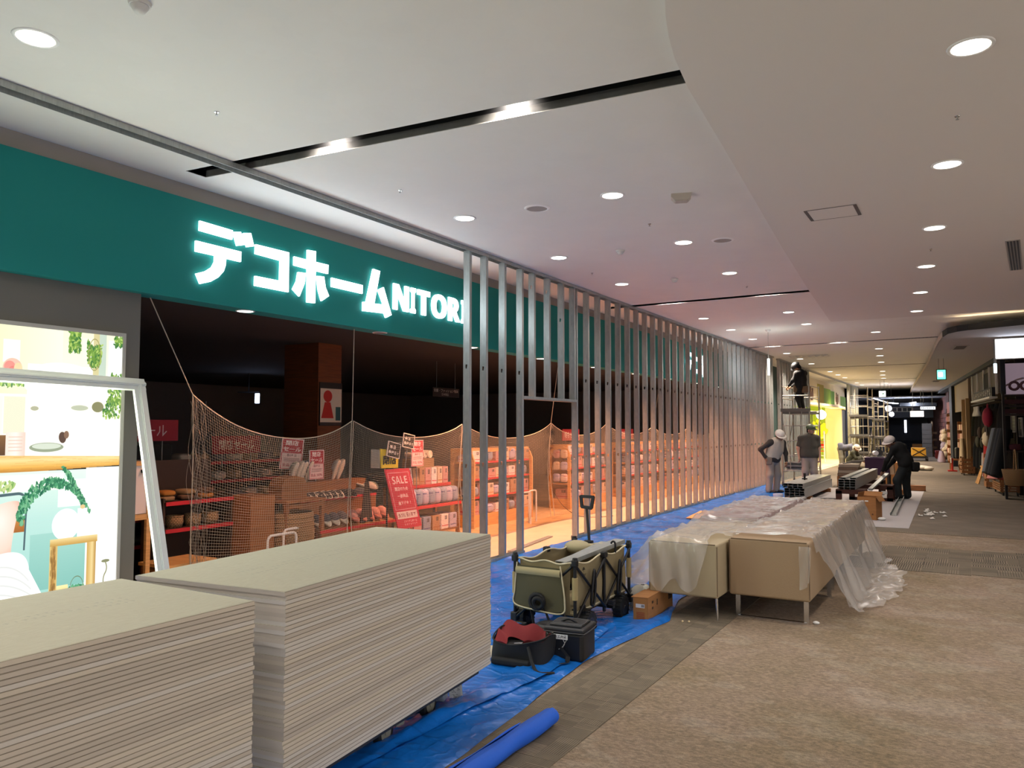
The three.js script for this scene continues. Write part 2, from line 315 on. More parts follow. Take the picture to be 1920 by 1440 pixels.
// an invented bright shop across the passage, out of view, added so its open front lights the board stacks from the side
{
  const w = mat(0xe6e4df, 0.85);
  struct('wall_bay_back', [box2(7.6, 7.7, 0, 3.3, 5.1, -10.1)], w); struct('wall_bay_sides', [box2(4.4, 7.6, 0, 3.3, 5.1, 5), box2(4.4, 7.6, 0, 3.3, -10, -10.1)], w); struct('ceiling_bay', [box2(4.4, 7.6, 3.2, 3.26, 5, -10)], w); struct('floor_bay', [box2(4.2, 7.6, -0.1, 0.008, 5, -10)], mat(0xc9c2b6, 0.6));
  for (let i = 0; i < 8; i++) {
    const z = 3.9 - i * 1.85, t = thing('added_panel_light', 'added square ceiling panel light in the invented lit shop across the passage behind the viewer', 'ceiling light', [6, 3.2, z], 0, 'added panel lights in the shop across');
    part('frame', [box(0.66, 0.02, 1.26, 0, -0.01, 0)], MAT.trim, t); part('diffuser', [box(0.6, 0.008, 1.2, 0, -0.022, 0)], glow(0xf6f7ff, 2), t);
    area(0xf4f5ff, LIGHT.bay, 0.6, 1.2, [6, 3.165, z], [6, 0, z]);
  }
}
// ---------------------------------------------------------------- recessed downlights
const lensMat = glow(0xfff6e8, LENS_GLOW), lensOff = mat(0x3a3a3a, 0.5);
const downProto = { ring: clean(lathe([[0.094, 0.0], [0.094, -0.004], [0.1, -0.008], [0.112, -0.006], [0.116, 0], [0.112, 0.004]], 24)), lens: clean(cyl(0.094, 0.094, 0.006, 0, -0.002, 0, 24)) };
function downlight(x, y, z, label, group, color = LIGHT.downColor, I = LIGHT.down, ang = 66, s = 1, on = true) {
  const t = thing('downlight', label, 'ceiling light', [x, y, z], 0, group);
  t.scale.setScalar(s);
  part('trim_ring', downProto.ring, MAT.trim, t); part('lens', downProto.lens, on ? lensMat : lensOff, t);
  if (on) spot(color, I, [x, y - 0.02, z], [x, 0, z], ang * RAD, 0.75, 4);
  return t;
}
const row3 = [-2.2, -6.44, -8.57, -10.65, -14.85, -16.9, -18.95, -23.1, -25.2, -27.3, -31.5, -33.6, -35.7, -40, -42.2];
row3.forEach((z, i) => downlight(-4.36 + z * 0.0075, 3.8, z, i === 0 ? 'round white downlight at the top left corner of the view' : z < -22 ? 'small warm downlight in the far row beyond the third ceiling slot' : 'round white downlight in the row along the top track of the metal studs', z < -22 ? 'far warm downlights' : 'downlights beside the partition', z < -22 ? 0xffecd8 : undefined, z < -22 ? LIGHT.down * 6.5 : undefined));
[-6.5, -8.6, -10.65, -14.85, -16.75].forEach((z, i) => downlight(-2.74 + z * 0.0085, 3.8, z, ['round downlight nearest the beige box detector on the ceiling', 'round downlight second in the middle ceiling row', 'round downlight third in the middle row before the second dark slot', 'round downlight in the middle row just past the second dark slot', 'last round downlight of the middle row past the second slot'][i], 'downlights in the middle ceiling row'));
[[0.055, -4.727], [-0.104, -6.793], [-0.269, -8.913], [-0.435, -11.003], [-0.607, -13.099], [-0.77, -15.175]].forEach(([x, z], i) => downlight(x, 3.7, z, ['largest round downlight at the upper right of the ceiling', 'second round downlight on the lower right ceiling panel', 'third round downlight on the lower right ceiling panel', 'fourth round downlight on the lower right ceiling panel', 'fifth round downlight on the lower right ceiling panel', 'farthest round downlight on the lower right ceiling panel'][i], 'downlights on the lower right panel'));
[[-1.79, -18.95], [-2.106, -23.013], [-2.289, -25.27], [-2.49, -27.79], [-2.85, -32.33], [-3.05, -34.6], [-3.224, -36.94], [-3.5, -41]].forEach(([x, z]) => downlight(x, 3.8, z, 'small downlight in the far line above the passage by the exit sign', 'far downlights over the passage', z < -22 ? 0xffecd8 : undefined, z < -22 ? LIGHT.down * 5 : undefined));
// out of view behind the camera the rows go on
[0, 2.1, 4.2].forEach((z) => { for (const x of [-4.35, -2.7]) downlight(x, 3.8, z, 'round downlight in the ceiling behind the viewer', 'downlights behind the viewer'); });
[-2.6, -0.5, 1.6].forEach((z) => downlight(0.2 - z * 0.07, z < -2 ? 3.7 : 3.8, z, 'round downlight in the ceiling behind the viewer', 'downlights behind the viewer'));
// lamps set up inside the dark slots
for (const [k, x] of [[0, -4.25], [0, -2.68], [1, -4.4], [1, -2.78], [2, -4.5], [2, -2.85]]) {
  const z = slotZ(k, x) + 0.02;
  const t = thing('slot_lamp', 'small lamp recessed in a black ceiling slot', 'ceiling light', [x, 4.03, z], 0, 'lamps in the ceiling slots');
  part('housing', cyl(0.05, 0.05, 0.03, 0, 0, 0, 16), MAT.black, t); part('lens', cyl(0.04, 0.04, 0.01, 0, -0.018, 0, 16), glow(0xfff0dd, 3), t);
  spot(LIGHT.downColor, 9, [x, 4.0, z + 0.04], [x, 3.76, z - 0.1], 52 * RAD, 1, 3);
}
// downlights in the underside of the teal fascia: warm, one of them is out
[-4.99, -6.95, -8.9, -10.92, -13, -15, -17, -19, -21].forEach((z, i) => downlight(-5.965, 2.77, z, i === 1 ? 'unlit round downlight under the teal fascia' : 'small lit downlight in the underside of the teal fascia', 'downlights under the fascia', LIGHT.fasciaColor, i === 0 ? LIGHT.fascia * 0.3 : LIGHT.fascia, 62, 0.78, i !== 1));
// ---------------------------------------------------------------- glowing letters on the teal fascia
const font = await new FontLoader().loadAsync('fonts/droid/droid_sans_bold.typeface.json');
{
  const strokes = {
    katakana_de: [[[4.359, 3.484], [4.713, 3.475], [4.71, 3.388], [4.358, 3.396]], [[4.324, 3.298], [4.815, 3.295], [4.812, 3.199], [4.645, 3.2], [4.643, 3.139], [4.623, 3.078], [4.565, 3.011], [4.483, 2.957], [4.379, 2.921], [4.334, 3.006], [4.432, 3.044], [4.496, 3.091], [4.525, 3.146], [4.527, 3.203], [4.324, 3.202]], [[4.72, 3.463], [4.805, 3.481], [4.852, 3.367], [4.767, 3.342]], [[4.835, 3.477], [4.922, 3.496], [4.962, 3.377], [4.88, 3.353]]],
    katakana_ko: [[[4.984, 3.401], [5.4, 3.404], [5.402, 3.003], [4.982, 3.002], [4.983, 3.096], [5.289, 3.099], [5.291, 3.301], [4.982, 3.309]]],
    katakana_ho: [[[5.651, 3.481], [5.767, 3.489], [5.765, 3.377], [5.951, 3.379], [5.948, 3.283], [5.767, 3.283], [5.765, 2.943], [5.656, 2.937], [5.653, 3.284], [5.471, 3.288], [5.471, 3.378], [5.651, 3.377]], [[5.528, 3.229], [5.63, 3.236], [5.615, 3.124], [5.548, 2.982], [5.459, 3.043], [5.509, 3.131]], [[5.788, 3.234], [5.889, 3.243], [5.914, 3.131], [5.966, 3.048], [5.86, 2.979], [5.813, 3.09]]],
    long_vowel_bar: [[[6.004, 3.251], [6.489, 3.248], [6.488, 3.151], [6.006, 3.154]]],
    katakana_mu: [[[6.666, 3.465], [6.783, 3.459], [6.689, 3.068], [6.848, 3.08], [6.753, 3.236], [6.848, 3.282], [6.995, 2.975], [6.895, 2.929], [6.866, 2.978], [6.499, 2.959], [6.502, 3.062], [6.554, 3.067]]],
  };
  const lit = glow(0xf2fbff, LETTER_GLOW);
  const s = thing('shop_sign', 'white glowing raised letters on the teal shop fascia', 'sign', [-5.86, 0, 0], PI / 2);
  for (const k in strokes) part(k, strokes[k].map((p) => prism(p, 0.022).translate(0, 0, 0.016)), lit, s);
  let x = 7.03;
  for (const ch of 'NITORI') {
    const g = new TextGeometry(ch, { font, size: 0.3, depth: 0.022, curveSegments: 6, bevelEnabled: true, bevelSize: 0.006, bevelThickness: 0.001, bevelSegments: 1 });
    g.computeBoundingBox();
    const b = g.boundingBox, w = { N: 0.29, I: 0.09, T: 0.25, O: 0.32, R: 0.26 }[ch];
    g.translate(-b.min.x, -b.min.y, 0).scale(w / (b.max.x - b.min.x), 0.31 / (b.max.y - b.min.y), 1).translate(x, 3.05, 0.016);
    part('letter_' + ch.toLowerCase(), g, lit, s); x += w + 0.042;
  }
  area(0xe8f6ff, LIGHT.sign, 2.7, 0.42, [-5.76, 3.22, -5.66], [0, 3.22, -5.66]);
  area(0xe8f6ff, LIGHT.sign, 1.5, 0.28, [-5.76, 3.2, -7.8], [0, 3.2, -7.8]);
  const c = copy(s, 'second set of glowing letters far along the teal fascia seen through the studs', [-5.86, 0, -13.6], PI / 2);
  c.children.filter((m) => m.name.startsWith('letter') || m.name.endsWith('mu') || m.name.startsWith('long')).forEach((m) => c.remove(m));
  area(0xe8f6ff, LIGHT.sign, 1.5, 0.4, [-5.76, 3.22, -18.75], [0, 3.22, -18.75]);
}
// ---------------------------------------------------------------- light box with the bedroom poster
{
  const pic = canvasTex(1416, 1024, (c, W, h) => {
    const w = 768; c.save(); c.translate(648, 0); draw(c, w, h); c.restore(); c.save(); c.translate(648, 0); c.scale(-1, 1); c.beginPath(); c.rect(0, 0, 648, h); c.clip(); draw(c, w, h); c.restore();
  });
  function draw(c, w, h) {
    const R = (x, y, a, b, f) => { c.fillStyle = f; c.fillRect(x * w, y * h, a * w, b * h); };
    const E = (x, y, a, b, f, r = 0) => { c.fillStyle = f; c.beginPath(); c.ellipse(x * w, y * h, a * w, b * h, r, 0, 7); c.fill(); };
    const Gd = (x, y, a, b, stops, vert = true) => { const g = vert ? c.createLinearGradient(0, y * h, 0, (y + b) * h) : c.createLinearGradient(x * w, 0, (x + a) * w, 0); stops.forEach(([t, q]) => g.addColorStop(t, q)); c.fillStyle = g; c.fillRect(x * w, y * h, a * w, b * h); };
    const leaves = (n, fx, fy, sd, cols, s0 = 0.006) => { for (let i = 0; i < n; i++) { const t = hash(i, 1, sd), k = hash(i, 2, sd); E(fx(t, k, i), fy(t, k, i), s0 + hash(i, 3, sd) * s0, s0 * 0.4 + hash(i, 4, sd) * s0 * 0.35, cols[i % cols.length], hash(i, 5, sd) * 3); } };
    const greens = ['#5d8f3a', '#86b04a', '#3f7a3c', '#b4cf6a', '#6f9a3c'], teals = ['#2f7f56', '#4fa070', '#78bb8a', '#1f6a4c'];
    // upper picture: sunny shelf
    Gd(0, 0, 1, 0.5, [[0, '#f7f6d8'], [0.5, '#fffdf0'], [1, '#fffef6']]); Gd(0, 0.0, 0.5, 0.24, [[0, '#f2f3c8'], [1, '#fbfae6']], false); R(0.24, 0.13, 0.58, 0.11, '#fffef8'); E(0.5, 0.19, 0.3, 0.07, '#fffffb'); R(0.06, 0.05, 0.12, 0.08, '#fffff2');
    R(0.75, 0.0, 0.05, 0.17, '#d9cf9a'); R(0.8, 0.0, 0.06, 0.17, '#c7d8c6'); R(0.88, 0.02, 0.12, 0.17, '#ffffff'); R(0.66, 0.02, 0.08, 0.08, '#fdfbe6');
    leaves(150, (t) => 0.55 + t * 0.09, (t, k) => 0.0 + k * 0.075, 3, greens, 0.008); leaves(190, (t) => 0.7 + t * 0.12, (t, k) => 0.05 + k * 0.08 - (t - 0.5) ** 2 * 0.1, 4, greens, 0.008); leaves(60, (t) => 0.93 + t * 0.07, (t, k) => k * 0.04, 5, greens, 0.008); leaves(170, (t) => 0.88 + t * 0.12, (t, k) => 0.15 + k * 0.12, 6, greens, 0.008);
    c.strokeStyle = '#a8a060'; c.lineWidth = 4; c.beginPath(); c.ellipse(0.76 * w, 0.08 * h, 0.05 * w, 0.06 * h, 0, 0, 7); c.stroke();
    E(0.13, 0.15, 0.07, 0.035, '#f7c6b0'); E(0.11, 0.145, 0.04, 0.02, '#f2968a'); E(0.14, 0.16, 0.04, 0.018, '#e97f78'); E(0.17, 0.15, 0.03, 0.02, '#f8d8a8'); leaves(70, (t) => t * 0.22, (t, k) => 0.175 + k * 0.035, 7, greens, 0.01);
    R(0.08, 0.25, 0.15, 0.13, '#efeed2'); R(0.04, 0.25, 0.03, 0.14, '#fbf8e8'); Gd(0.0, 0.385, 0.12, 0.07, [[0, '#8a6238'], [1, '#5f4028']]); Gd(0.1, 0.375, 0.14, 0.085, [[0, '#fbe6d6'], [0.5, '#fff4ea'], [1, '#f0d2c0']], false); for (let i = 0; i < 5; i++) R(0.12, 0.39 + i * 0.012, 0.1, 0.003, '#e6cbb8');
    E(0.62, 0.34, 0.36, 0.05, '#fffdf2'); E(0.4, 0.43, 0.13, 0.017, '#9aa58a'); E(0.4, 0.426, 0.11, 0.011, '#d9e2cf'); E(0.52, 0.395, 0.03, 0.02, '#5d463a', 0.5); E(0.55, 0.385, 0.02, 0.014, '#8a6a54'); E(0.3, 0.29, 0.03, 0.008, '#b7b89a'); E(0.65, 0.285, 0.07, 0.01, '#c2c8ae'); E(0.8, 0.28, 0.05, 0.02, '#8b8a62'); leaves(60, (t) => 0.84 + t * 0.16, (t, k) => 0.27 + k * 0.05, 8, greens, 0.008);
    c.save(); c.beginPath(); c.moveTo(0, 0.455 * h); c.lineTo(w, 0.47 * h); c.lineTo(w, 0.505 * h); c.lineTo(0, 0.52 * h); c.clip(); Gd(0, 0.45, 1, 0.07, [[0, '#eab765'], [0.35, '#fbe09a'], [0.7, '#f0b856'], [1, '#b9762c']]); for (let i = 0; i < 60; i++) { c.fillStyle = 'rgba(190,120,40,0.25)'; c.fillRect(hash(i, 1, 9) * w, (0.455 + hash(i, 2, 9) * 0.06) * h, 60, 1.5); } c.restore();
    // lower picture: bedside
    Gd(0, 0.515, 1, 0.485, [[0, '#e6f7ea'], [0.35, '#bfe6dc'], [1, '#9fd6cb']]); Gd(0.72, 0.51, 0.28, 0.49, [[0, '#fbfff8'], [1, '#ffffff']]); R(0.04, 0.525, 0.5, 0.06, '#fbfff2'); R(0.5, 0.55, 0.22, 0.1, '#f4fff8'); Gd(0.3, 0.74, 0.43, 0.2, [[0, '#a4d6ca'], [1, '#86c2b6']]);
    leaves(60, (t) => 0.02 + t * 0.16, (t, k) => 0.545 + k * 0.03, 10, ['#7fae5a', '#a9c878', '#c8d890'], 0.009);
    c.strokeStyle = '#4e666c'; c.lineWidth = 10; c.beginPath(); c.moveTo(0, 0.595 * h); c.lineTo(0.2 * w, 0.59 * h); c.quadraticCurveTo(0.265 * w, 0.59 * h, 0.265 * w, 0.64 * h); c.lineTo(0.258 * w, 0.79 * h); c.stroke();
    Gd(0.17, 0.67, 0.085, 0.055, [[0, '#d58f3f'], [1, '#a8642a']]);
    let g = c.createRadialGradient(0.08 * w, 0.68 * h, 10, 0.08 * w, 0.7 * h, 0.2 * w); g.addColorStop(0, '#fff1e6'); g.addColorStop(0.6, '#fad9c6'); g.addColorStop(1, '#e8a48e'); c.fillStyle = g; c.beginPath(); c.moveTo(0, 0.635 * h); c.quadraticCurveTo(0.2 * w, 0.6 * h, 0.225 * w, 0.625 * h); c.quadraticCurveTo(0.17 * w, 0.72 * h, 0.165 * w, 0.8 * h); c.lineTo(0, 0.81 * h); c.fill();
    c.fillStyle = '#fffdfb'; c.beginPath(); c.moveTo(0, 0.805 * h); c.quadraticCurveTo(0.28 * w, 0.76 * h, 0.3 * w, 0.86 * h); c.lineTo(0.45 * w, h); c.lineTo(0, h); c.fill(); c.strokeStyle = '#e4e6e2'; c.lineWidth = 6; for (let i = 0; i < 5; i++) { c.beginPath(); c.moveTo(0.05 * w, (0.84 + i * 0.03) * h); c.quadraticCurveTo(0.2 * w, (0.83 + i * 0.035) * h, (0.3 + i * 0.02) * w, (0.9 + i * 0.03) * h); c.stroke(); }
    leaves(420, (t, k) => 0.47 - Math.cos(PI * (0.02 + t * 0.7)) * 0.25 + (k - 0.5) * 0.05, (t, k) => 0.7 - Math.sin(PI * (0.02 + t * 0.7)) * 0.14 + (k - 0.5) * 0.035, 12, teals, 0.0075); leaves(320, (t, k) => 0.56 + t * 0.17 + (k - 0.5) * 0.07, (t, k) => 0.515 + t * 0.15 + (k - 0.5) * 0.03, 13, teals, 0.0075);
    E(0.57, 0.715, 0.11, 0.058, '#f8fbff'); E(0.57, 0.72, 0.1, 0.05, '#ffffff'); R(0.66, 0.66, 0.08, 0.105, '#fbfffb'); E(0.7, 0.655, 0.02, 0.008, '#e8c68a'); E(0.6, 0.77, 0.06, 0.005, '#9c8258');
    Gd(0.45, 0.765, 0.38, 0.026, [[0, '#f3dc9c'], [1, '#c99a48']]); Gd(0.45, 0.79, 0.06, 0.21, [[0, '#e9cb84'], [0.5, '#b88a44'], [1, '#e6c47a']], false); Gd(0.745, 0.79, 0.075, 0.21, [[0, '#d0a456'], [0.6, '#f0d898'], [1, '#b8893f']], false); for (let i = 0; i < 40; i++) E(0.46 + hash(i, 1, 14) * 0.04, 0.8 + hash(i, 2, 14) * 0.19, 0.006, 0.012, 'rgba(120,80,30,0.35)');
    Gd(0.51, 0.935, 0.09, 0.05, [[0, '#ffeeb0'], [1, '#f0c860']]); leaves(90, (t) => 0.61 + t * 0.12, (t, k) => 0.945 + k * 0.035, 15, teals, 0.008); c.strokeStyle = '#6f7f5a'; c.lineWidth = 3; c.beginPath(); c.arc(0.67 * w, 0.95 * h, 40, PI, 0); c.stroke();
    c.strokeStyle = '#9a9a74'; c.lineWidth = 7; c.beginPath(); c.moveTo(0.905 * w, 0.875 * h); c.quadraticCurveTo(0.93 * w, 0.9 * h, 0.9 * w, 0.92 * h); c.quadraticCurveTo(0.88 * w, 0.94 * h, 0.9 * w, 0.97 * h); c.stroke(); E(0.905, 0.87, 0.035, 0.006, '#8b8d68');
  }
  const t = thing('poster_light_box', 'large glowing bedroom poster light box on the grey column', 'light box', [-5.95, 0, 0], PI / 2);
  // local x runs along the shop front away from the camera
  part('frame', [box2(1.95, 3.76, 2.39, 2.42, 0, 0.03), box2(1.95, 3.76, 0.3, 0.33, 0, 0.03), box2(3.735, 3.76, 0.33, 2.39, 0, 0.03), box2(1.95, 1.975, 0.33, 2.39, 0, 0.03)], mat(0xb9b6ad, 0.5, 0.3), t);
  part('poster', new THREE.PlaneGeometry(1.76, 2.06).translate(2.855, 1.36, 0.02), new THREE.MeshStandardMaterial({ color: 0x111111, roughness: 0.4, emissive: 0xffffff, emissiveMap: pic, emissiveIntensity: POSTER_GLOW }), t);
  area(0xf4ffe8, LIGHT.box, 1.7, 2.0, [-5.9, 1.36, -2.855], [0, 1.36, -2.855]);
}
// ---------------------------------------------------------------- metal stud partition
const studGeo = (() => {
  const make = (y0, y1, holes) => {                       // C section: web facing the viewer, flanges running away, open side behind
    const gs = [], w = 0.09, x0 = -5.165, x1 = x0 + w, t = 0.0025;
    const seg = (a, b, xa, xb) => gs.push(box2(xa, xb, a, b, 0, -t));
    let y = y0;
    for (const hy of holes) {
      seg(y, hy - 0.024, x0, x1); seg(hy - 0.024, hy + 0.024, x0, x0 + 0.03); seg(hy - 0.024, hy + 0.024, x0 + 0.058, x1); gs.push(box(0.012, 0.02, 0.02, x0 + 0.058, hy - 0.012, -0.012)); y = hy + 0.024;
    }
    seg(y, y1, x0, x1);
    gs.push(box2(x1 - t, x1, y0, y1, 0, -0.045), box2(x0, x0 + t, y0, y1, 0, -0.045), box2(x1 - 0.012, x1, y0, y1, -0.043, -0.045), box2(x0, x0 + 0.012, y0, y1, -0.043, -0.045));
    return meterUV(join(gs));
  };
  const r = { full: make(0.012, 3.765, [1.2, 2.375]), shortA: make(2.04, 3.765, [3.57]), shortB: make(2.04, 3.765, [3.22]) };
  for (const k in r) r[k].userData.uvDone = true;
  return r;
})();
const track = (z0, z1, top) => {
  const y = top ? 3.797 : 0.003, s = top ? -1 : 1;
  return [box2(-5.17, -5.07, y, y + s * 0.003, z0, z1), box2(-5.0735, -5.0705, y, y + s * 0.045, z0, z1), box2(-5.17, -5.167, y, y + s * 0.045, z0, z1)];
};
{
  const t = thing('stud_partition', 'long row of galvanised steel wall studs between floor and ceiling track in front of the shop', 'partition frame');
  const zs = [7.522, 7.885, 8.32, 8.764];
  const put = (g, z) => { const m = part('stud', g, MAT.galv, t); m.position.z = -z; };
  zs.forEach((z) => put(studGeo.full, z));
  put(studGeo.shortA, 9.092); put(studGeo.shortA, 9.528); put(studGeo.shortB, 9.955); put(studGeo.shortB, 10.33); put(studGeo.full, 10.4);
  for (let k = 0; k < 32; k++) put(studGeo.full, 10.815 + k * 0.4165);
  part('top_track', track(4, -23.95, true), MAT.galv, t);
  part('bottom_track', track(-6.9, -8.83, false), MAT.galv, t); part('bottom_track', track(-10.38, -23.95, false), MAT.galv, t);
  part('door_header', [box2(-5.17, -5.07, 2.03, 2.034, -8.8, -10.4), box2(-5.073, -5.07, 2.03, 2.07, -8.8, -10.4), box2(-5.17, -5.167, 2.03, 2.07, -8.8, -10.4)], MAT.galv, t);
  const t2 = thing('stud_partition', 'short stretch of metal studs behind the mobile scaffold tower', 'partition frame');
  for (let k = 0; k < 13; k++) { const m = part('stud', studGeo.full, MAT.galv, t2); m.position.z = -24.75 - k * 0.42; }
  part('top_track', track(-24.7, -30, true), MAT.galv, t2); part('bottom_track', track(-24.7, -30, false), MAT.galv, t2);
  const t3 = thing('stud_partition', 'far metal studs beside the lit green shop entrance', 'partition frame');
  for (let k = 0; k < 9; k++) { const m = part('stud', studGeo.full, MAT.galv, t3); m.position.z = -40.4 - k * 0.45; }
  part('top_track', track(-30, -44.6, true), MAT.galv, t3); part('bottom_track', track(-40.3, -44.6, false), MAT.galv, t3);
}
// ---------------------------------------------------------------- two stacks of plasterboard on dollies
{
  const W = 0.85, T = 0.0172, BOT = 0.2;
  const board = (L) => {
    const c = 0.0019, p = [[-W / 2, c], [-W / 2 + c, 0], [W / 2 - c, 0], [W / 2, c], [W / 2, T - c], [W / 2 - c, T], [-W / 2 + c, T], [-W / 2, T - c]];
    const g = clean(prism(p, L).translate(0, 0, -L / 2)), n = g.attributes.normal, k = n.count, col = new Float32Array(k * 3);
    for (let i = 0; i < k; i++) {
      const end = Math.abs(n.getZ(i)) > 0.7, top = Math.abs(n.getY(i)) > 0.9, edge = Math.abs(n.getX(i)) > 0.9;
      const cc = end ? [0.7, 0.68, 0.66] : top ? [0.56, 0.55, 0.46] : edge ? [0.6, 0.555, 0.485] : [0.34, 0.305, 0.255];  // bevels coloured darker, painting in the shade line between stacked sheets
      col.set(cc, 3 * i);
    }
    g.setAttribute('color', new THREE.BufferAttribute(col, 3));
    return g;
  };
  const paperBump = tex(128, 128, (u, v, i, j) => grey(fbm(u, v, 12, 12, 4, 3)), [0.4, 0.4], false);
  const tints = [0xffffff, 0xf6f1ea, 0xece7e0, 0xfffaf0].map((c) => new THREE.MeshStandardMaterial({ color: c, roughness: 0.9, vertexColors: true, bumpMap: paperBump, bumpScale: 0.0004 }));
  const printed = (L, sd) => canvasTex(512, 1024, (c, w, h) => {
    c.fillStyle = '#bfbba6'; c.fillRect(0, 0, w, h);
    for (let i = 0; i < 9000; i++) { c.fillStyle = i % 2 ? 'rgba(255,255,240,0.05)' : 'rgba(90,80,60,0.04)'; c.fillRect(hash(i, 1, sd) * w, hash(i, 2, sd) * h, 2, 14); }
    c.save(); c.translate(w * 0.5, h * 0.12); c.rotate(PI / 2); c.globalAlpha = 0.5;
    for (let r = 0; r < 3; r++) for (let i = 0; i < 46; i++) { if (hash(i >> 2, r, sd) < 0.3) continue; c.fillStyle = '#8b8d84'; c.fillRect(i * 17, r * 26 - 20 + (hash(i, r, 3) * 6), 11, 1.6); c.fillRect(i * 17 + 4, r * 26 - 24, 1.6, 12); }
    c.restore();
  });
  function stack(L, cx, cz, turn, n, where, sd) {
    const g = board(L), proto = clean(g);
    for (let k = 0; k < n; k++) {
      const top = k === n - 1;
      const m = solo('plasterboard_sheet', top ? `uppermost cream plasterboard sheet with faint printing on the ${where}` : `cream plasterboard sheet under the printed top sheet of the ${where}`, 'plasterboard', proto, tints[rnd() * 4 | 0], 'plasterboard sheets in the ' + where);
      const j = 0.0022, a = turn;
      m.position.set(cx + rr(-j, j) * 0.8, BOT + k * T, cz + rr(-j, j) * 2.2); m.rotation.y = a + rr(-0.0006, 0.0006);
      if (top) {
        const f = part('printed_face', new THREE.PlaneGeometry(W - 0.01, L - 0.01).rotateX(-PI / 2).translate(0, T + 0.0006, 0), new THREE.MeshStandardMaterial({ map: printed(L, sd), roughness: 0.9 }), m);
        f.userData.label = 'cream paper face with faint grey print';
      }
    }
    const d = thing('board_dolly', `low wheeled dolly carrying the ${where}`, 'dolly', [cx, 0, cz], turn);
    part('deck', [box(W - 0.06, 0.03, L - 0.2, 0, BOT - 0.017, 0)], mat(0x2b2f38, 0.6), d);
    for (const sx of [-1, 1]) for (const lz of [L * 0.4, -0.05, -0.5]) {
      const w = part('caster', [cyl(0.068, 0.068, 0.036, 0, 0.068, 0, 22, 0, 0, PI / 2), box(0.06, 0.05, 0.07, 0, 0.145, 0)], mat(0x17181a, 0.6), d);
      w.position.set(sx * (W / 2 - 0.19), 0, lz);
      part('hub', [cyl(0.044, 0.044, 0.042, 0, 0.068, 0, 18, 0, 0, PI / 2), cyl(0.012, 0.012, 0.05, 0, 0.068, 0, 10, 0, 0, PI / 2)], mat(0x8f8b78, 0.5), w);
    }
    return d;
  }
  stack(1.86, -2.905, -3.1, 0.108, 46, 'rear board stack', 5);
  stack(1.86, -2.79, -1.12, 0.0, 46, 'near board stack', 9);
}
// ---------------------------------------------------------------- blue tarpaulin on the floor
const weave = tex(64, 64, (u, v, i, j) => grey(0.5 + 0.4 * (((i >> 2) + (j >> 2)) % 2 ? 1 : -1) * 0.5), [0.03, 0.03], false);
MAT.tarp = mat(0xffffff, 0.27, 0, { map: tex(512, 512, (u, v, i, j) => { const k = 0.92 + (fbm(u, v, 5, 9, 71, 4) - 0.5) * 0.3 + (hash(i, j, 4) - 0.5) * 0.05; return [22 * k, 118 * k, 212 * k + 6]; }, [2.2, 2.2]), bumpMap: tex(512, 512, (u, v) => { const a = Math.abs(fbm(u, v, 5, 5, 101, 3) - 0.5), b = Math.abs(fbm(u, v, 11, 11, 105, 3) - 0.5), c = Math.abs(fbm(u, v, 3, 7, 109, 2) - 0.5); return grey(Math.max(0, 1 - a * 9) * 0.4 + Math.max(0, 1 - b * 8) * 0.25 + Math.max(0, 1 - c * 12) * 0.35); }, [1.1, 1.1], false), bumpScale: 0.011 });
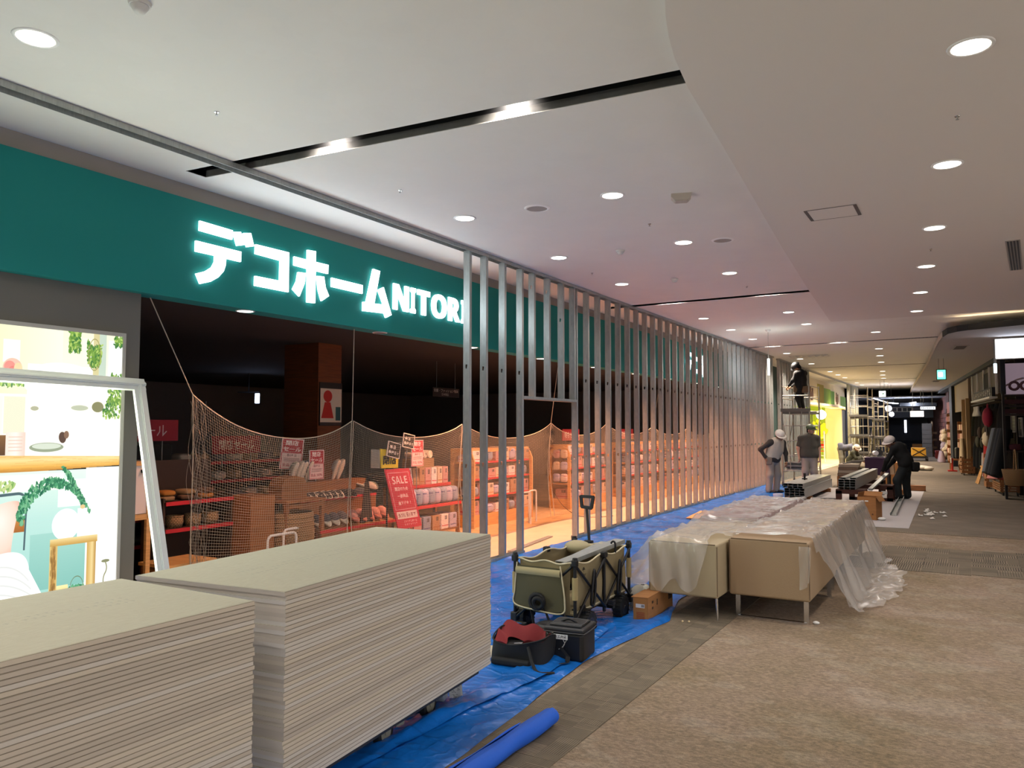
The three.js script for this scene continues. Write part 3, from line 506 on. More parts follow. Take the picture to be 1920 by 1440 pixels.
{
  const edge = [[1, -2.3], [-2, -2.26], [-3.27, -2.234], [-4.2, -2.33], [-5.03, -2.387], [-6.4, -2.265], [-7.2, -2.45], [-9, -2.5], [-12, -2.8], [-14, -3.3], [-23.4, -3.6]];
  const xr = (z) => { for (let i = 0; i + 1 < edge.length; i++) if (z <= edge[i][0] && z >= edge[i + 1][0]) { const t = (z - edge[i][0]) / (edge[i + 1][0] - edge[i][0]); return edge[i][1] + (edge[i + 1][1] - edge[i][1]) * t; } return -2.4; };
  const bump = (x, z) => {
    const a = fbm((x + 20 + z * 0.1) / 3, (z + 60) / 6, 12, 5, 81, 4), b = Math.abs(fbm((x + 20) / 4, (z + 60) / 9, 26, 16, 83, 3) - 0.5), c = Math.abs(vn((x * 1.2 - z * 0.55) * 3.1 + 90, (z + 50) * 0.8, 997, 997, 85) - 0.5);
    return 0.0095 + Math.max(0, a - 0.42) * 0.05 + Math.max(0, 0.07 - b) * 0.14 + Math.max(0, 0.09 - c) * 0.09;
  };
  const g = sheet((u, v) => { const z = 0.8 - v * 24.1, r = xr(z) + (fbm(v, 0.3, 40, 2, 90, 3) - 0.5) * 0.05, x = -5.06 + (r + 5.06) * u; return [x, u > 0.995 ? 0.0075 : bump(x, z), z]; }, 110, 560);
  solo('blue_tarp', 'wrinkled blue tarpaulin covering the floor along the studs', 'tarp', g, MAT.tarp);
  // a second layer with a folded ridge running from the board stack to the wagon
  const g2 = sheet((u, v) => { const z = -1.2 - v * 4.6, cx = -2.62 - 0.03 * Math.sin(z * 1.7), w = 0.2 + 0.05 * Math.sin(z * 2.3), x = cx + (u - 0.5) * w, s = Math.sin(u * PI); return [x, 0.012 + bump(x, z) + 0.016 * s * s + 0.004 * Math.sin(z * 9 + u * 4), z]; }, 10, 120);
  solo('tarp_fold', 'raised fold of blue tarpaulin beside the board dolly wheels', 'tarp', g2, MAT.tarp);
  // rolled up tarpaulin in the foreground
  const roll = thing('rolled_tarp', 'rolled-up bright blue tarpaulin lying on the carpet in the foreground', 'tarp', [-2.06, 0, -3.86], 0);
  const blue = mat(0x0f5fd6, 0.5, 0, { bumpMap: weave, bumpScale: 0.0008 });
  const rg = sheet((u, v) => { const turns = 1 + 2.4 * (1 - u), a = u * PI * 2 * 3.2, r = 0.018 + u * 0.034 + 0.0035 * Math.sin(v * 23 + a * 2) * u; return [Math.cos(a) * r * 1.15, 0.052 + Math.sin(a) * r, v * 1.7 + 0.006 * Math.sin(a * 1.3)]; }, 90, 40);
  part('roll', rg, blue, roll);
  part('loose_edge', sheet((u, v) => { const z = 0.25 + v * 1.45, lift = Math.sin(u * PI) * 0.018 * (1 - v * 0.5) * (0.6 + 0.4 * Math.sin(v * 17)); return [-0.04 - u * 0.055 * (0.4 + v), 0.085 - u * u * 0.078 + lift, z]; }, 10, 40), blue, roll);
}
// paper tag and white strip by the dolly
solo('paper_tag', 'creased white paper tag standing by the board dolly', 'paper', sheet((u, v) => [-2.77 + u * 0.085 - v * 0.03, 0.012 + v * 0.1 + 0.004 * Math.sin(u * 9), -3.9 - 0.02 * u - v * 0.03], 6, 6), new THREE.MeshStandardMaterial({ roughness: 0.9, side: 2, map: canvasTex(128, 128, (c) => { c.fillStyle = '#e2e0dc'; c.fillRect(0, 0, 128, 128); c.fillStyle = '#70706e'; for (let i = 0; i < 14; i++) c.fillRect(14 + hash(i, 1, 2) * 70, 12 + i * 7.5, 10 + hash(i, 2, 2) * 26, 3); }) }));
solo('tape_strip', 'short white strip of tape on the blue tarp under the boards', 'tape', [box(0.035, 0.003, 0.14, -2.72, 0.024, -3.36, 0.1, 0.5, 0)], MAT.white);
solo('plastic_block', 'translucent grey plastic block under the rear board stack', 'plastic block', [rbox(0.14, 0.1, 0.1, 0.012, -2.82, 0.07, -3.82, 0, 0.4)], mat(0x8f98a8, 0.35));
// ---------------------------------------------------------------- sofas under plastic film
{
  const beige = mat(0x9d8567, 0.6, 0, { bumpMap: tex(128, 128, (u, v) => grey(fbm(u, v, 24, 24, 9, 3)), [0.12, 0.12], false), bumpScale: 0.0006 }), cream = mat(0xa99a7c, 0.62), wine = mat(0x6d3336, 0.7), seam = mat(0x6e5b45, 0.8);
  function sofa(x0, x1, z0, z1, top, m, label, frame) {
    const cx = (x0 + x1) / 2, cz = (z0 + z1) / 2, w = x1 - x0, d = Math.abs(z1 - z0);
    const t = thing('bench_sofa', label, 'sofa', [cx, 0, cz], 0, 'bench sofas under plastic film');
    part('upholstered_body', [rbox(w, top - 0.2, d, 0.02, 0, (top + 0.2) / 2, 0)], m, t);
    part('piping', [pipe([[-w / 2 + 0.02, top - 0.004, d / 2 - 0.004], [w / 2 - 0.02, top - 0.004, d / 2 - 0.004]], 0.005, 4, 5), pipe([[-w / 2 + 0.004, 0.22, d / 2 - 0.003], [-w / 2 + 0.004, top - 0.02, d / 2 - 0.003]], 0.004, 4, 5), pipe([[w / 2 - 0.004, 0.22, d / 2 - 0.003], [w / 2 - 0.004, top - 0.02, d / 2 - 0.003]], 0.004, 4, 5)], seam, t);
    if (frame) for (const s of [1, -1]) part('leg_frame', [box(0.04, 0.2, 0.012, -w / 2 + 0.05, 0.1, s * (d / 2 - 0.1)), box(0.04, 0.2, 0.012, w / 2 - 0.05, 0.1, s * (d / 2 - 0.1)), box(w - 0.1, 0.012, 0.04, 0, 0.006, s * (d / 2 - 0.1))], MAT.chrome, t);
    else for (const sx of [-1, 1]) for (const sz of [-1, 1]) part('leg', [rod([sx * (w / 2 - 0.03), 0.2, sz * (d / 2 - 0.06)], [sx * (w / 2 - 0.02), 0.01, sz * (d / 2 - 0.05)], 0.014, 10, 0.009)], MAT.chrome, t);
  }
  sofa(-1.86, -1.19, -6.82, -8.22, 0.69, beige, 'brown leather bench sofa with its end uncovered and chrome U frame legs', true);
  sofa(-2.5, -1.885, -6.56, -8.2, 0.655, cream, 'cream bench sofa wrapped in film next to the cardboard carton', false);
  sofa(-1.86, -1.22, -8.4, -10.95, 0.68, beige, 'beige bench sofa fully under film behind the uncovered one', true);
  sofa(-2.6, -1.93, -8.4, -10.95, 0.68, wine, 'dark red bench sofa under film at the back of the group', true);
  const film = mat(0xf6f3ee, 0.26, 0, { transmission: 0.8, thickness: 0, side: 2, ior: 1.5 });
  const lerpT = (t, a) => { for (let i = 0; i + 1 < a.length; i++) if (t >= a[i][0] && t <= a[i + 1][0]) return a[i][1] + (a[i + 1][1] - a[i][1]) * (t - a[i][0]) / (a[i + 1][0] - a[i][0]); return t < a[0][0] ? a[0][1] : a[a.length - 1][1]; };
  const top = (x, z) => {
    const f = (x0, x1, z0, z1, h, k) => { const dx = Math.max(x0 - x, 0, x - x1), dz = Math.max(z1 - z, 0, z - z0), d = Math.hypot(dx, dz); return h - d * k + (d > 0 ? 0.0 : 0.012); };
    const k = x > -1.2 ? 2.9 : x < -2.5 ? 1.25 : 5;
    return Math.max(f(-1.86, -1.19, -6.82, -8.2, 0.705, k), f(-2.5, -1.88, -6.56, -8.2, 0.67, k), f(-1.86, -1.22, -8.2, -10.95, 0.695, k), f(-2.6, -1.93, -8.2, -10.95, 0.695, k), 0);
  };
  const wr = (x, z) => { const r = Math.abs(vn(x * 4.3 + z * 2.2 + 60, z * 3.1 - x * 1.4 + 60, 997, 997, 12) - 0.5), s = Math.abs(vn(x * 9 - z * 3 + 80, z * 5 + x * 6 + 80, 997, 997, 14) - 0.5), q = Math.abs(vn(x * 1.9 - z * 1.1 + 50, z * 2.3 + 70, 997, 997, 19) - 0.5); return Math.max(0, 0.11 - r) * 0.17 + Math.max(0, 0.1 - s) * 0.09 + Math.max(0, 0.1 - q) * 0.2; };
  const xL = [[6.2, -2.62], [6.9, -2.95], [8.7, -3.55], [10.5, -3.3], [12.6, -2.9]], xR = [[6.2, -1.17], [7.05, -1.15], [7.3, -1.02], [7.6, -0.86], [8.0, -0.74], [8.6, -0.66], [9.2, -0.66], [9.8, -0.72], [10.4, -0.9], [11, -1.02], [12.6, -1.35]];
  const g = sheet((u, v) => {
    const zf = u < 0.5 ? 6.4 : 6.57 + Math.min(1, (u - 0.5) / 0.03) * 0.41, s = zf + (12.4 - zf) * v;
    const x = lerpT(s, xL) + (lerpT(s, xR) - lerpT(s, xL)) * u; let z = -s, y;
    const onFront = u < 0.5 && s < 6.56, fade = Math.max(0, Math.min(1, (0.49 - u) / 0.06));
    y = onFront ? 0.67 - Math.min(1, (6.56 - s) / 0.16) * (0.4 + 0.05 * Math.sin(u * 38)) * fade : top(x, z);
    if (onFront) { z = -6.54 + 0.02 * Math.sin(u * 60) * fade + (0.67 - y) * 0.06; if (x < -2.5) y = Math.max(0.02, y - (-2.5 - x) * 2.4); }
    const side = x > -1.19 ? (x + 1.19) : x < -2.6 ? (-2.6 - x) : 0, a = Math.min(1, side * 5);
    const fold = a * (0.035 * Math.sin(z * 11 + 1.7 * Math.sin(z * 3.1)) + 0.02 * Math.sin(z * 23 + x * 9)), pool = y < 0.03 ? 0.018 + 0.016 * Math.sin(x * 31 + z * 9) + 0.014 * Math.sin(z * 17 - x * 12) : 0;
    return [x + (x > -1.19 ? fold : -fold), Math.max(0.01, y + (onFront ? 0 : fold * 0.7), pool) + wr(x, z) * (y > 0.05 ? 1 : 0.7), z];
  }, 150, 220);
  solo('plastic_film', 'crumpled clear plastic film draped over the group of sofas', 'plastic sheet', g, film);
  solo('film_flap', 'loose strip of clear film folded over the corner of the brown sofa', 'plastic sheet', sheet((u, v) => [-1.27 + u * 0.1 + v * 0.02 * Math.sin(u * 5), 0.66 - v * 0.36 * (1 - u * 0.2), -6.8 + 0.012 * Math.sin(u * 8 + v * 7) + u * 0.01], 10, 16), film);
}
// ---------------------------------------------------------------- folding wagon
{
  const cloth = mat(0x8b7d5b, 0.85, 0, { side: 2, bumpMap: weave, bumpScale: 0.001 }), clothIn = cloth, hem = mat(0xc9bf9f, 0.85), steelK = mat(0x15161a, 0.45, 0.3), rubber = mat(0x141517, 0.75), olive = mat(0x4e4a33, 0.85, 0, { side: 2 }), sleeve = mat(0xa8976c, 0.85);
  const x0 = -3.2, x1 = -2.7, z0 = -5.46, z1 = -6.52, T = 0.6, Bm = 0.2;
  const t = thing('folding_wagon', 'khaki cloth folding wagon with black frame on the blue tarp', 'wagon');
  const wall = (a, b, sag, n = 18) => sheet((u, v) => { const y = T - 0.01 - sag * Math.sin(u * PI * 2) ** 2 * (1 - v) - v * (T - Bm), k = 0.012 * Math.sin(u * 11 + v * 4) * Math.sin(v * PI); return [a[0] + (b[0] - a[0]) * u + (a[0] === b[0] ? k : 0), y, a[1] + (b[1] - a[1]) * u + (a[1] === b[1] ? k : 0)]; }, n, 10);
  part('front_panel', wall([x0 + 0.03, z0], [x1 - 0.03, z0], 0.02), cloth, t); part('back_panel', wall([x0 + 0.03, z1], [x1 - 0.03, z1], 0.02), clothIn, t);
  part('side_panel', wall([x1, z0 - 0.03], [x1, z1 + 0.03], 0.035, 30), cloth, t); part('side_panel', wall([x0, z0 - 0.03], [x0, z1 + 0.03], 0.035, 30), clothIn, t);
  part('floor_panel', box2(x0, x1, Bm - 0.012, Bm, z0, z1), cloth, t);
  const rim = (a, b, sag) => pipe(Array.from({ length: 13 }, (_, i) => { const u = i / 12; return [a[0] + (b[0] - a[0]) * u, T - 0.005 - sag * Math.sin(u * PI * 2) ** 2, a[1] + (b[1] - a[1]) * u]; }), 0.007, 40, 6);
  part('hem', [rim([x0, z0], [x1, z0], 0.02), rim([x1, z0], [x1, z1], 0.035), rim([x0, z0], [x0, z1], 0.035), rim([x0, z1], [x1, z1], 0.02), rim([x1 + 0.002, z0], [x1 + 0.002, z1], 0).translate(0, Bm - T + 0.01, 0)], hem, t);
  for (const x of [x0 - 0.02, x1 + 0.02]) for (const z of [z0 + 0.015, z1 - 0.015]) {
    const p = part('corner_post', [rod([x, 0.1, z], [x, T, z], 0.014, 10), rbox(0.045, 0.05, 0.045, 0.008, x, T - 0.005, z), rbox(0.06, 0.07, 0.06, 0.01, x, 0.13, z)], steelK, t);
    part('sleeve', [cyl(0.023, 0.023, 0.17, x, 0.4, z, 12)], sleeve, p); part('cap', [cyl(0.022, 0.018, 0.02, x, T + 0.028, z, 12)], steelK, p);
  }
  const zigzag = (x, s) => {
    const zc = (z0 + z1) / 2;
    for (const [a, b] of [[z0, zc], [zc, z1]]) { part('cross_bar', [rod([x, T - 0.03, a], [x + s * 0.012, 0.16, b], 0.011, 8)], steelK, t); part('cross_bar', [rod([x, 0.16, a], [x + s * 0.012, T - 0.03, b], 0.011, 8)], steelK, t); const m = (a + b) / 2; part('link', [pipe([[x + s * 0.02, 0.5, m - 0.03], [x + s * 0.025, 0.36, m + 0.02], [x + s * 0.02, 0.24, m + 0.03], [x + s * 0.025, 0.24, m - 0.01], [x + s * 0.02, 0.38, m - 0.05]], 0.012, 30, 7, true)], steelK, t); }
    part('middle_post', [rod([x, 0.12, zc], [x, T, zc], 0.014, 10), rbox(0.05, 0.05, 0.06, 0.01, x, T - 0.01, zc)], steelK, t);
  };
  zigzag(x1 + 0.022, 1); zigzag(x0 - 0.022, -1);
  part('cross_bar', [rod([x0, T - 0.03, z0 + 0.03], [x1, 0.13, z0 + 0.03], 0.011, 8)], steelK, t); part('cross_bar', [rod([x1, T - 0.03, z0 + 0.032], [x0, 0.13, z0 + 0.032], 0.011, 8)], steelK, t);
  part('cross_bar', [rod([x0, T - 0.03, z1 - 0.03], [x1, 0.13, z1 - 0.03], 0.011, 8)], steelK, t);
  const pk = part('front_pocket', sheet((u, v) => { const w = 0.24 + 0.045 * v; return [-2.985 + (u - 0.5) * 2 * w * 0.8, T - 0.05 - v * 0.33 + 0.02 * Math.sin(u * PI) * (v > 0.9 ? -1 : 0), z0 + 0.05 + 0.02 * Math.sin(u * PI) * Math.sin(v * 2.6)]; }, 12, 12), olive, t);
  part('pocket_hem', [pipe([[-3.18, T - 0.03, z0 + 0.052], [-3.2, 0.35, z0 + 0.054], [-3.2, 0.24, z0 + 0.056], [-2.99, 0.215, z0 + 0.075], [-2.78, 0.205, z0 + 0.056], [-2.75, 0.3, z0 + 0.056], [-2.79, T - 0.03, z0 + 0.052]], 0.006, 50, 6)], hem, pk);
  part('pocket_flap', sheet((u, v) => [-2.985 + (u - 0.5) * 0.4, T - 0.06 - v * 0.055, z0 + 0.062 + 0.012 * Math.sin(v * 3)], 8, 4), mat(0xa99d76, 0.85, 0, { side: 2 }), pk);
  part('coiled_cable', [torus(0.055, 0.018, -2.98, 0.285, z0 + 0.085, 0, 0.2, 0.3, 18, 8), torus(0.04, 0.016, -2.96, 0.28, z0 + 0.1, 0.3, 0.1, 0.9, 16, 8)], rubber, pk);
  for (const x of [-3.05, -2.93]) part('strap', [bar([x, 0.24, z0 + 0.06], [x + (x < -3 ? 0.05 : 0.1), 0.05, z0 + 0.08], 0.022, 0.004)], rubber, t);
  for (const x of [x0 - 0.03, x1 + 0.04]) for (const z of [z0 - 0.16, z1 + 0.22]) {
    const w = part('wheel', [cyl(0.098, 0.098, 0.075, 0, 0.098, 0, 26, 0, 0, PI / 2), ...Array.from({ length: 18 }, (_, i) => box(0.078, 0.012, 0.014, 0, 0.098 + Math.sin(i / 9 * PI) * 0.097, Math.cos(i / 9 * PI) * 0.097, -i / 9 * PI, 0, 0))], rubber, t);
    w.position.set(x, 0, z);
    part('hub', [cyl(0.055, 0.05, 0.08, 0, 0.098, 0, 20, 0, 0, PI / 2), cyl(0.02, 0.02, 0.09, 0, 0.098, 0, 12, 0, 0, PI / 2)], mat(0x2a2b2e, 0.5), w);
    part('axle_bracket', [rbox(0.05, 0.14, 0.09, 0.01, x - Math.sign(x + 2.95) * 0.055, 0.17, z), box(0.12, 0.02, 0.1, x - Math.sign(x + 2.95) * 0.05, 0.2, z)], steelK, t);
  }
  part('chassis', [box2(x0 + 0.05, x1 - 0.05, 0.15, 0.185, z0 - 0.1, z1 + 0.1), box2(x0 + 0.1, x1 + 0.02, 0.11, 0.13, z1 + 0.36, z1 + 0.1)], steelK, t);
  for (let i = 0; i < 5; i++) part('suspension_rib', [box2(x1 - 0.02, x1 + 0.03, 0.11 + i * 0.014, 0.118 + i * 0.014, z1 + 0.36, z1 + 0.3)], mat(0x3c3d40, 0.5), t);
  const hd = part('pull_handle', [rod([-3.1, 0.5, z1 - 0.1], [-3.2, 0.88, z1 - 0.24], 0.013, 10)], steelK, t);
  part('grip', [bar([-3.255, 0.89, z1 - 0.245], [-3.145, 0.88, z1 - 0.24], 0.026, 0.028), bar([-3.28, 0.985, z1 - 0.28], [-3.14, 0.985, z1 - 0.275], 0.026, 0.028), bar([-3.25, 0.885, z1 - 0.245], [-3.28, 0.99, z1 - 0.28], 0.026, 0.026, [1, 0, 0]), bar([-3.15, 0.88, z1 - 0.24], [-3.145, 0.99, z1 - 0.276], 0.026, 0.026, [1, 0, 0]), rbox(0.08, 0.05, 0.06, 0.01, -3.12, 0.57, z1 - 0.11)], steelK, hd);
  const lg = part('printed_badge', new THREE.PlaneGeometry(0.11, 0.09).rotateY(PI / 2).translate(x1 + 0.007, 0.5, z0 - 0.17), new THREE.MeshStandardMaterial({ roughness: 0.9, transparent: true, map: canvasTex(128, 108, (c) => { c.clearRect(0, 0, 128, 108); c.fillStyle = '#2a2414'; c.beginPath(); c.arc(64, 30, 22, PI, 0); c.fill(); c.fillRect(30, 30, 68, 5); c.fillRect(61, 30, 6, 26); c.font = 'italic bold 34px serif'; c.textAlign = 'center'; c.fillText('labor', 64, 92); }) }), t);
  lg.userData.label = 'small dark printed badge';
  // things lying in the wagon
  const ch = (a, b, r, label) => solo('steel_channel', label, 'metal channel', [bar(a, b, 0.1, 0.003), (() => { const g = bar(a, b, 0.003, 0.035); return g.translate(0.05, -0.016, 0); })(), (() => { const g = bar(a, b, 0.003, 0.035); return g.translate(-0.05, -0.016, 0); })()].map((g) => g), MAT.galv, 'channels lying in the wagon');
  ch([-2.84, 0.585, -5.52], [-2.8, 0.63, -6.62], 0, 'long steel channel lying across the right edge of the wagon');
  ch([-2.93, 0.53, -5.55], [-2.93, 0.6, -6.6], 0, 'steel channel lower inside the wagon next to the first');
  solo('hook', 'black hook hung on the wagon rim', 'hook', [pipe([[-2.7, 0.56, -6.28], [-2.7, 0.64, -6.28], [-2.72, 0.66, -6.28], [-2.74, 0.64, -6.28]], 0.009, 20, 6)], steelK);
  solo('canvas_bundle', 'pale canvas bundle in the back of the wagon', 'cloth', [ball(0.11, -3.12, 0.56, -6.4, 1.2, 0.6, 0.9), ball(0.08, -3.03, 0.55, -6.44, 1.1, 0.6, 0.8)], mat(0xa59a7a, 0.9));
  solo('white_rag', 'crumpled white cloth behind the wagon wheel', 'cloth', [sheet((u, v) => { const a = u * PI * 2, r = 0.02 + v * (0.13 + 0.03 * Math.sin(a * 3)); return [-2.62 + Math.cos(a) * r, 0.22 - v * v * 0.13 + 0.025 * Math.sin(a * 5 + v * 6) * v, -6.72 + Math.sin(a) * r]; }, 40, 12)], mat(0xc9cbc2, 0.85, 0, { side: 2 }));
  solo('battery_case', 'black box behind the wagon wheel', 'case', [rbox(0.16, 0.16, 0.16, 0.02, -2.66, 0.1, -6.72, 0, 0.3)], rubber);
}
// ---------------------------------------------------------------- cartons, cooler, tool bag
const cardTex = tex(256, 256, (u, v, i, j) => { const k = 0.93 + (fbm(u, v, 4, 60, 33, 3) - 0.5) * 0.12 + (fbm(u, v, 5, 5, 35, 3) - 0.5) * 0.14; return [168 * k, 116 * k, 66 * k]; }, [0.6, 0.6]);
MAT.card = mat(0xffffff, 0.85, 0, { map: cardTex }); MAT.cardDark = mat(0xb08a64, 0.85, 0, { map: cardTex });
{
  const t = thing('cardboard_carton', 'long brown cardboard carton standing by the wagon wheel', 'box', [-2.465, 0.008, -6.58], 0.03);
  part('body', [box(0.13, 0.2, 0.68, 0, 0.1, 0)], MAT.card, t);
  part('top_flap', [box(0.15, 0.005, 0.34, -0.008, 0.203, 0.17, 0, 0, 0.02), box(0.13, 0.005, 0.33, 0, 0.203, -0.17)], MAT.card, t);
  part('front_print', new THREE.PlaneGeometry(0.12, 0.19).translate(0, 0.1, 0.3405), new THREE.MeshStandardMaterial({ roughness: 0.85, map: canvasTex(128, 200, (c) => { c.fillStyle = '#a8743f'; c.fillRect(0, 0, 128, 200); c.fillStyle = '#d8d6d4'; c.fillRect(18, 48, 84, 34); c.fillStyle = '#333'; for (let i = 0; i < 12; i++) c.fillRect(70 + i * 2.4, 54, 1.3, 22); c.fillStyle = '#8f3a22'; for (let i = 0; i < 5; i++) c.fillRect(24, 122 + i * 12, 78, 6); }) }), t);
  part('side_print', [box(0.002, 0.08, 0.1, 0.066, 0.13, -0.26), box(0.002, 0.02, 0.04, 0.066, 0.15, 0.22), box(0.002, 0.02, 0.03, 0.066, 0.1, 0.22), box(0.002, 0.05, 0.02, 0.066, 0.13, 0.1)], mat(0x3e2a1a, 0.85), t);
}
{
  const plast = mat(0x0d0e11, 0.45), pl2 = mat(0x1b1c20, 0.5), rim = mat(0x4a4b4e, 0.5);
  const t = thing('cooler_box', 'black cooler box with a white name label on the blue tarp', 'cooler box', [-2.53, 0.01, -5.06], 0.12);
  part('body', [rbox(0.29, 0.2, 0.28, 0.025, 0, 0.1, 0), rbox(0.27, 0.19, 0.292, 0.02, 0, 0.1, 0)], plast, t);
  const lid = part('lid', [rbox(0.305, 0.035, 0.295, 0.016, 0, 0.213, 0), rbox(0.24, 0.02, 0.22, 0.01, 0, 0.236, 0)], pl2, t);
  part('lid_grip', [pipe([[-0.06, 0.245, 0.02], [0, 0.266, 0.02], [0.06, 0.245, 0.02]], 0.009, 14, 6)], plast, lid);
  part('lid_ridge', [pipe([[-0.1, 0.246, -0.08], [0.1, 0.246, -0.08], [0.11, 0.246, 0.07], [-0.1, 0.246, 0.08]], 0.003, 50, 5, true, 0.2), pipe([[-0.15, 0.2, -0.14], [0.15, 0.2, -0.14], [0.15, 0.2, 0.145], [-0.15, 0.2, 0.145]], 0.004, 60, 5, true, 0.1)], rim, lid);
  part('name_label', new THREE.PlaneGeometry(0.105, 0.035).translate(-0.02, 0.168, 0.1475), new THREE.MeshStandardMaterial({ roughness: 0.6, map: canvasTex(240, 80, (c) => { c.fillStyle = '#eeeeea'; c.fillRect(0, 0, 240, 80); jp(c, '大工内装', 12, 14, 50, 6, '#17171a'); }) }), t);
  part('rope', [pipe([[0.0, 0.15, 0.15], [0.012, 0.125, 0.152], [-0.005, 0.1, 0.155], [-0.03, 0.085, 0.16]], 0.0025, 20, 5), pipe([[0.025, 0.15, 0.15], [0.008, 0.12, 0.154], [0.0, 0.1, 0.157]], 0.0025, 20, 5)], mat(0xb8b8b4, 0.8), t);
  part('shoulder_strap', [sheet((u, v) => { const a = v, p = [[-0.02, 0.1, 0.16], [0.05, 0.05, 0.19], [0.06, 0.02, 0.23], [0.0, 0.012, 0.27], [-0.12, 0.012, 0.3], [-0.22, 0.015, 0.28]]; const k = Math.min(4.999, a * 5), i = k | 0, f = k - i; const q = [0, 1, 2].map((n) => p[i][n] + (p[i + 1][n] - p[i][n]) * f); return [q[0] + (v < 0.4 ? (u - 0.5) * 0.036 : 0), q[1] + 0.002, q[2] + (v >= 0.4 ? (u - 0.5) * 0.036 : (u - 0.5) * 0.01)]; }, 2, 40)], mat(0x15161a, 0.8, 0, { side: 2 }), t);
  const tp = thing('tool_pouch', 'black round tool pouch with a yellow handled tool behind the red bag', 'tool pouch', [-2.78, 0.01, -5.2], 0);
  part('pouch', [lathe([[0.001, 0], [0.1, 0], [0.11, 0.08], [0.105, 0.15], [0.085, 0.17], [0.06, 0.165], [0.001, 0.15]], 20)], pl2, tp);
  part('yellow_grip', [rod([0.06, 0.14, 0.04], [0.085, 0.2, 0.05], 0.012, 8)], mat(0xe8d82a, 0.5), tp);
}
{
  const nylon = mat(0x131417, 0.8), red = mat(0x8c2b30, 0.75, 0, { side: 2 }), tool = mat(0x8d9194, 0.35, 0.8);
  const t = thing('tool_bag', 'open black tool bag with red lining beside the board stack', 'tool bag', [-2.77, 0.008, -4.82], 0.1);
  const W = 0.2, D = 0.17, H = 0.17;
  part('shell', [sheet((u, v) => { const a = u * PI * 2, c = Math.cos(a), s = Math.sin(a), q = 1 / Math.pow(Math.abs(c) ** 5 + Math.abs(s) ** 5, 0.2), r = 1 + 0.04 * Math.sin(a * 3 + v * 3) + v * 0.02; return [c * q * W * r, v * (H + 0.03 * Math.sin(a * 2 + 1)), s * q * D * r]; }, 48, 10), box(W * 1.9, 0.012, D * 1.9, 0, 0.008, 0), rbox(0.3, 0.05, 0.05, 0.02, -0.02, 0.03, D + 0.02)], mat(0x131417, 0.8, 0, { side: 2 }), t);
  part('red_lining', [sheet((u, v) => { const a = u * PI * 2, c = Math.cos(a), s = Math.sin(a), q = 1 / Math.pow(Math.abs(c) ** 4 + Math.abs(s) ** 4, 0.25), out = 1 - v * 0.32 + 0.06 * Math.sin(a * 4), lift = (a > 3.4 && a < 6) ? 0.05 * Math.sin((a - 3.4) / 2.6 * PI) : 0; return [c * q * W * out, H + 0.03 * Math.sin(a * 2 + 1) + 0.018 * Math.sin(a * 7) * (1 - v) + lift * (1 - v) - v * 0.07, s * q * D * out]; }, 72, 8)], red, t);
  part('zip_edge', [pipe(Array.from({ length: 28 }, (_, i) => { const a = i / 28 * PI * 2, c = Math.cos(a), s = Math.sin(a), q = 1 / Math.pow(Math.abs(c) ** 4 + Math.abs(s) ** 4, 0.25); return [c * q * W * 1.03, H + 0.03 * Math.sin(a * 2 + 1), s * q * D * 1.03]; }), 0.006, 80, 5, true)], nylon, t);
  const hA = part('carry_strap', [pipe([[0.1, 0.14, D], [0.16, 0.05, D + 0.06], [0.22, 0.012, D + 0.1], [0.32, 0.01, D + 0.06]], 0.012, 30, 5)], nylon, t);
  part('strap_clip', [box(0.03, 0.008, 0.012, 0.19, 0.2, -0.03, 0, 0.5, 0.5)], MAT.chrome, t);
  [[-0.03, 0.1, 0.05, 0.9], [0.03, 0.105, 0.02, 0.7], [0.0, 0.11, -0.04, 0.5], [-0.06, 0.1, 0.0, 1.3]].forEach(([x, y, z, r], i) => { const c = Math.cos(0.1), s = Math.sin(0.1); solo('hand_tool', ['long steel wrench lying uppermost in the red bag', 'steel pliers lying in the red lined bag', 'small driver deep inside the red bag', 'steel chisel by the side of the red bag'][i], 'tool', [rbox(0.13, 0.012, 0.02, 0.005, 0, 0, 0), cyl(0.016, 0.016, 0.012, 0.065, 0, 0, 10), rbox(0.05, 0.014, 0.014, 0.006, -0.07, 0, 0.006, 0, 0.2)], i % 2 ? MAT.galvDark : tool, 'tools in the red bag', [-2.77 + x * c + z * s, y, -4.82 - x * s + z * c], r); });
  part('tool_tray_bottom', [box(W * 1.7, 0.07, D * 1.6, 0, 0.055, 0)], nylon, t);
  const fl = thing('hand_broom', 'black plastic brush head standing behind the tool bag', 'brush', [-3.0, 0.01, -5.1], 0.15);
  part('frame', [box(0.14, 0.02, 0.05, 0, 0.16, 0), box(0.016, 0.07, 0.03, -0.065, 0.12, 0), box(0.016, 0.07, 0.03, 0.065, 0.12, 0)], nylon, fl);
  part('metal_strip', [box(0.1, 0.006, 0.03, 0, 0.173, 0.012)], MAT.chrome, fl);
  for (let i = 0; i < 3; i++) part('pad', [box(0.045, 0.012, 0.12, -0.047 + i * 0.047, 0.06, 0.04, -0.9, 0, 0)], mat(0x3a3c3c, 0.8), fl);
  solo('plasterboard_offcut', 'small cream plasterboard offcut on the tarp beside the tool bag', 'plasterboard', [box(0.34, 0.012, 0.24, -3.12, 0.022, -4.82, 0, 0.2, 0)], mat(0xbfb8a4, 0.9));
}
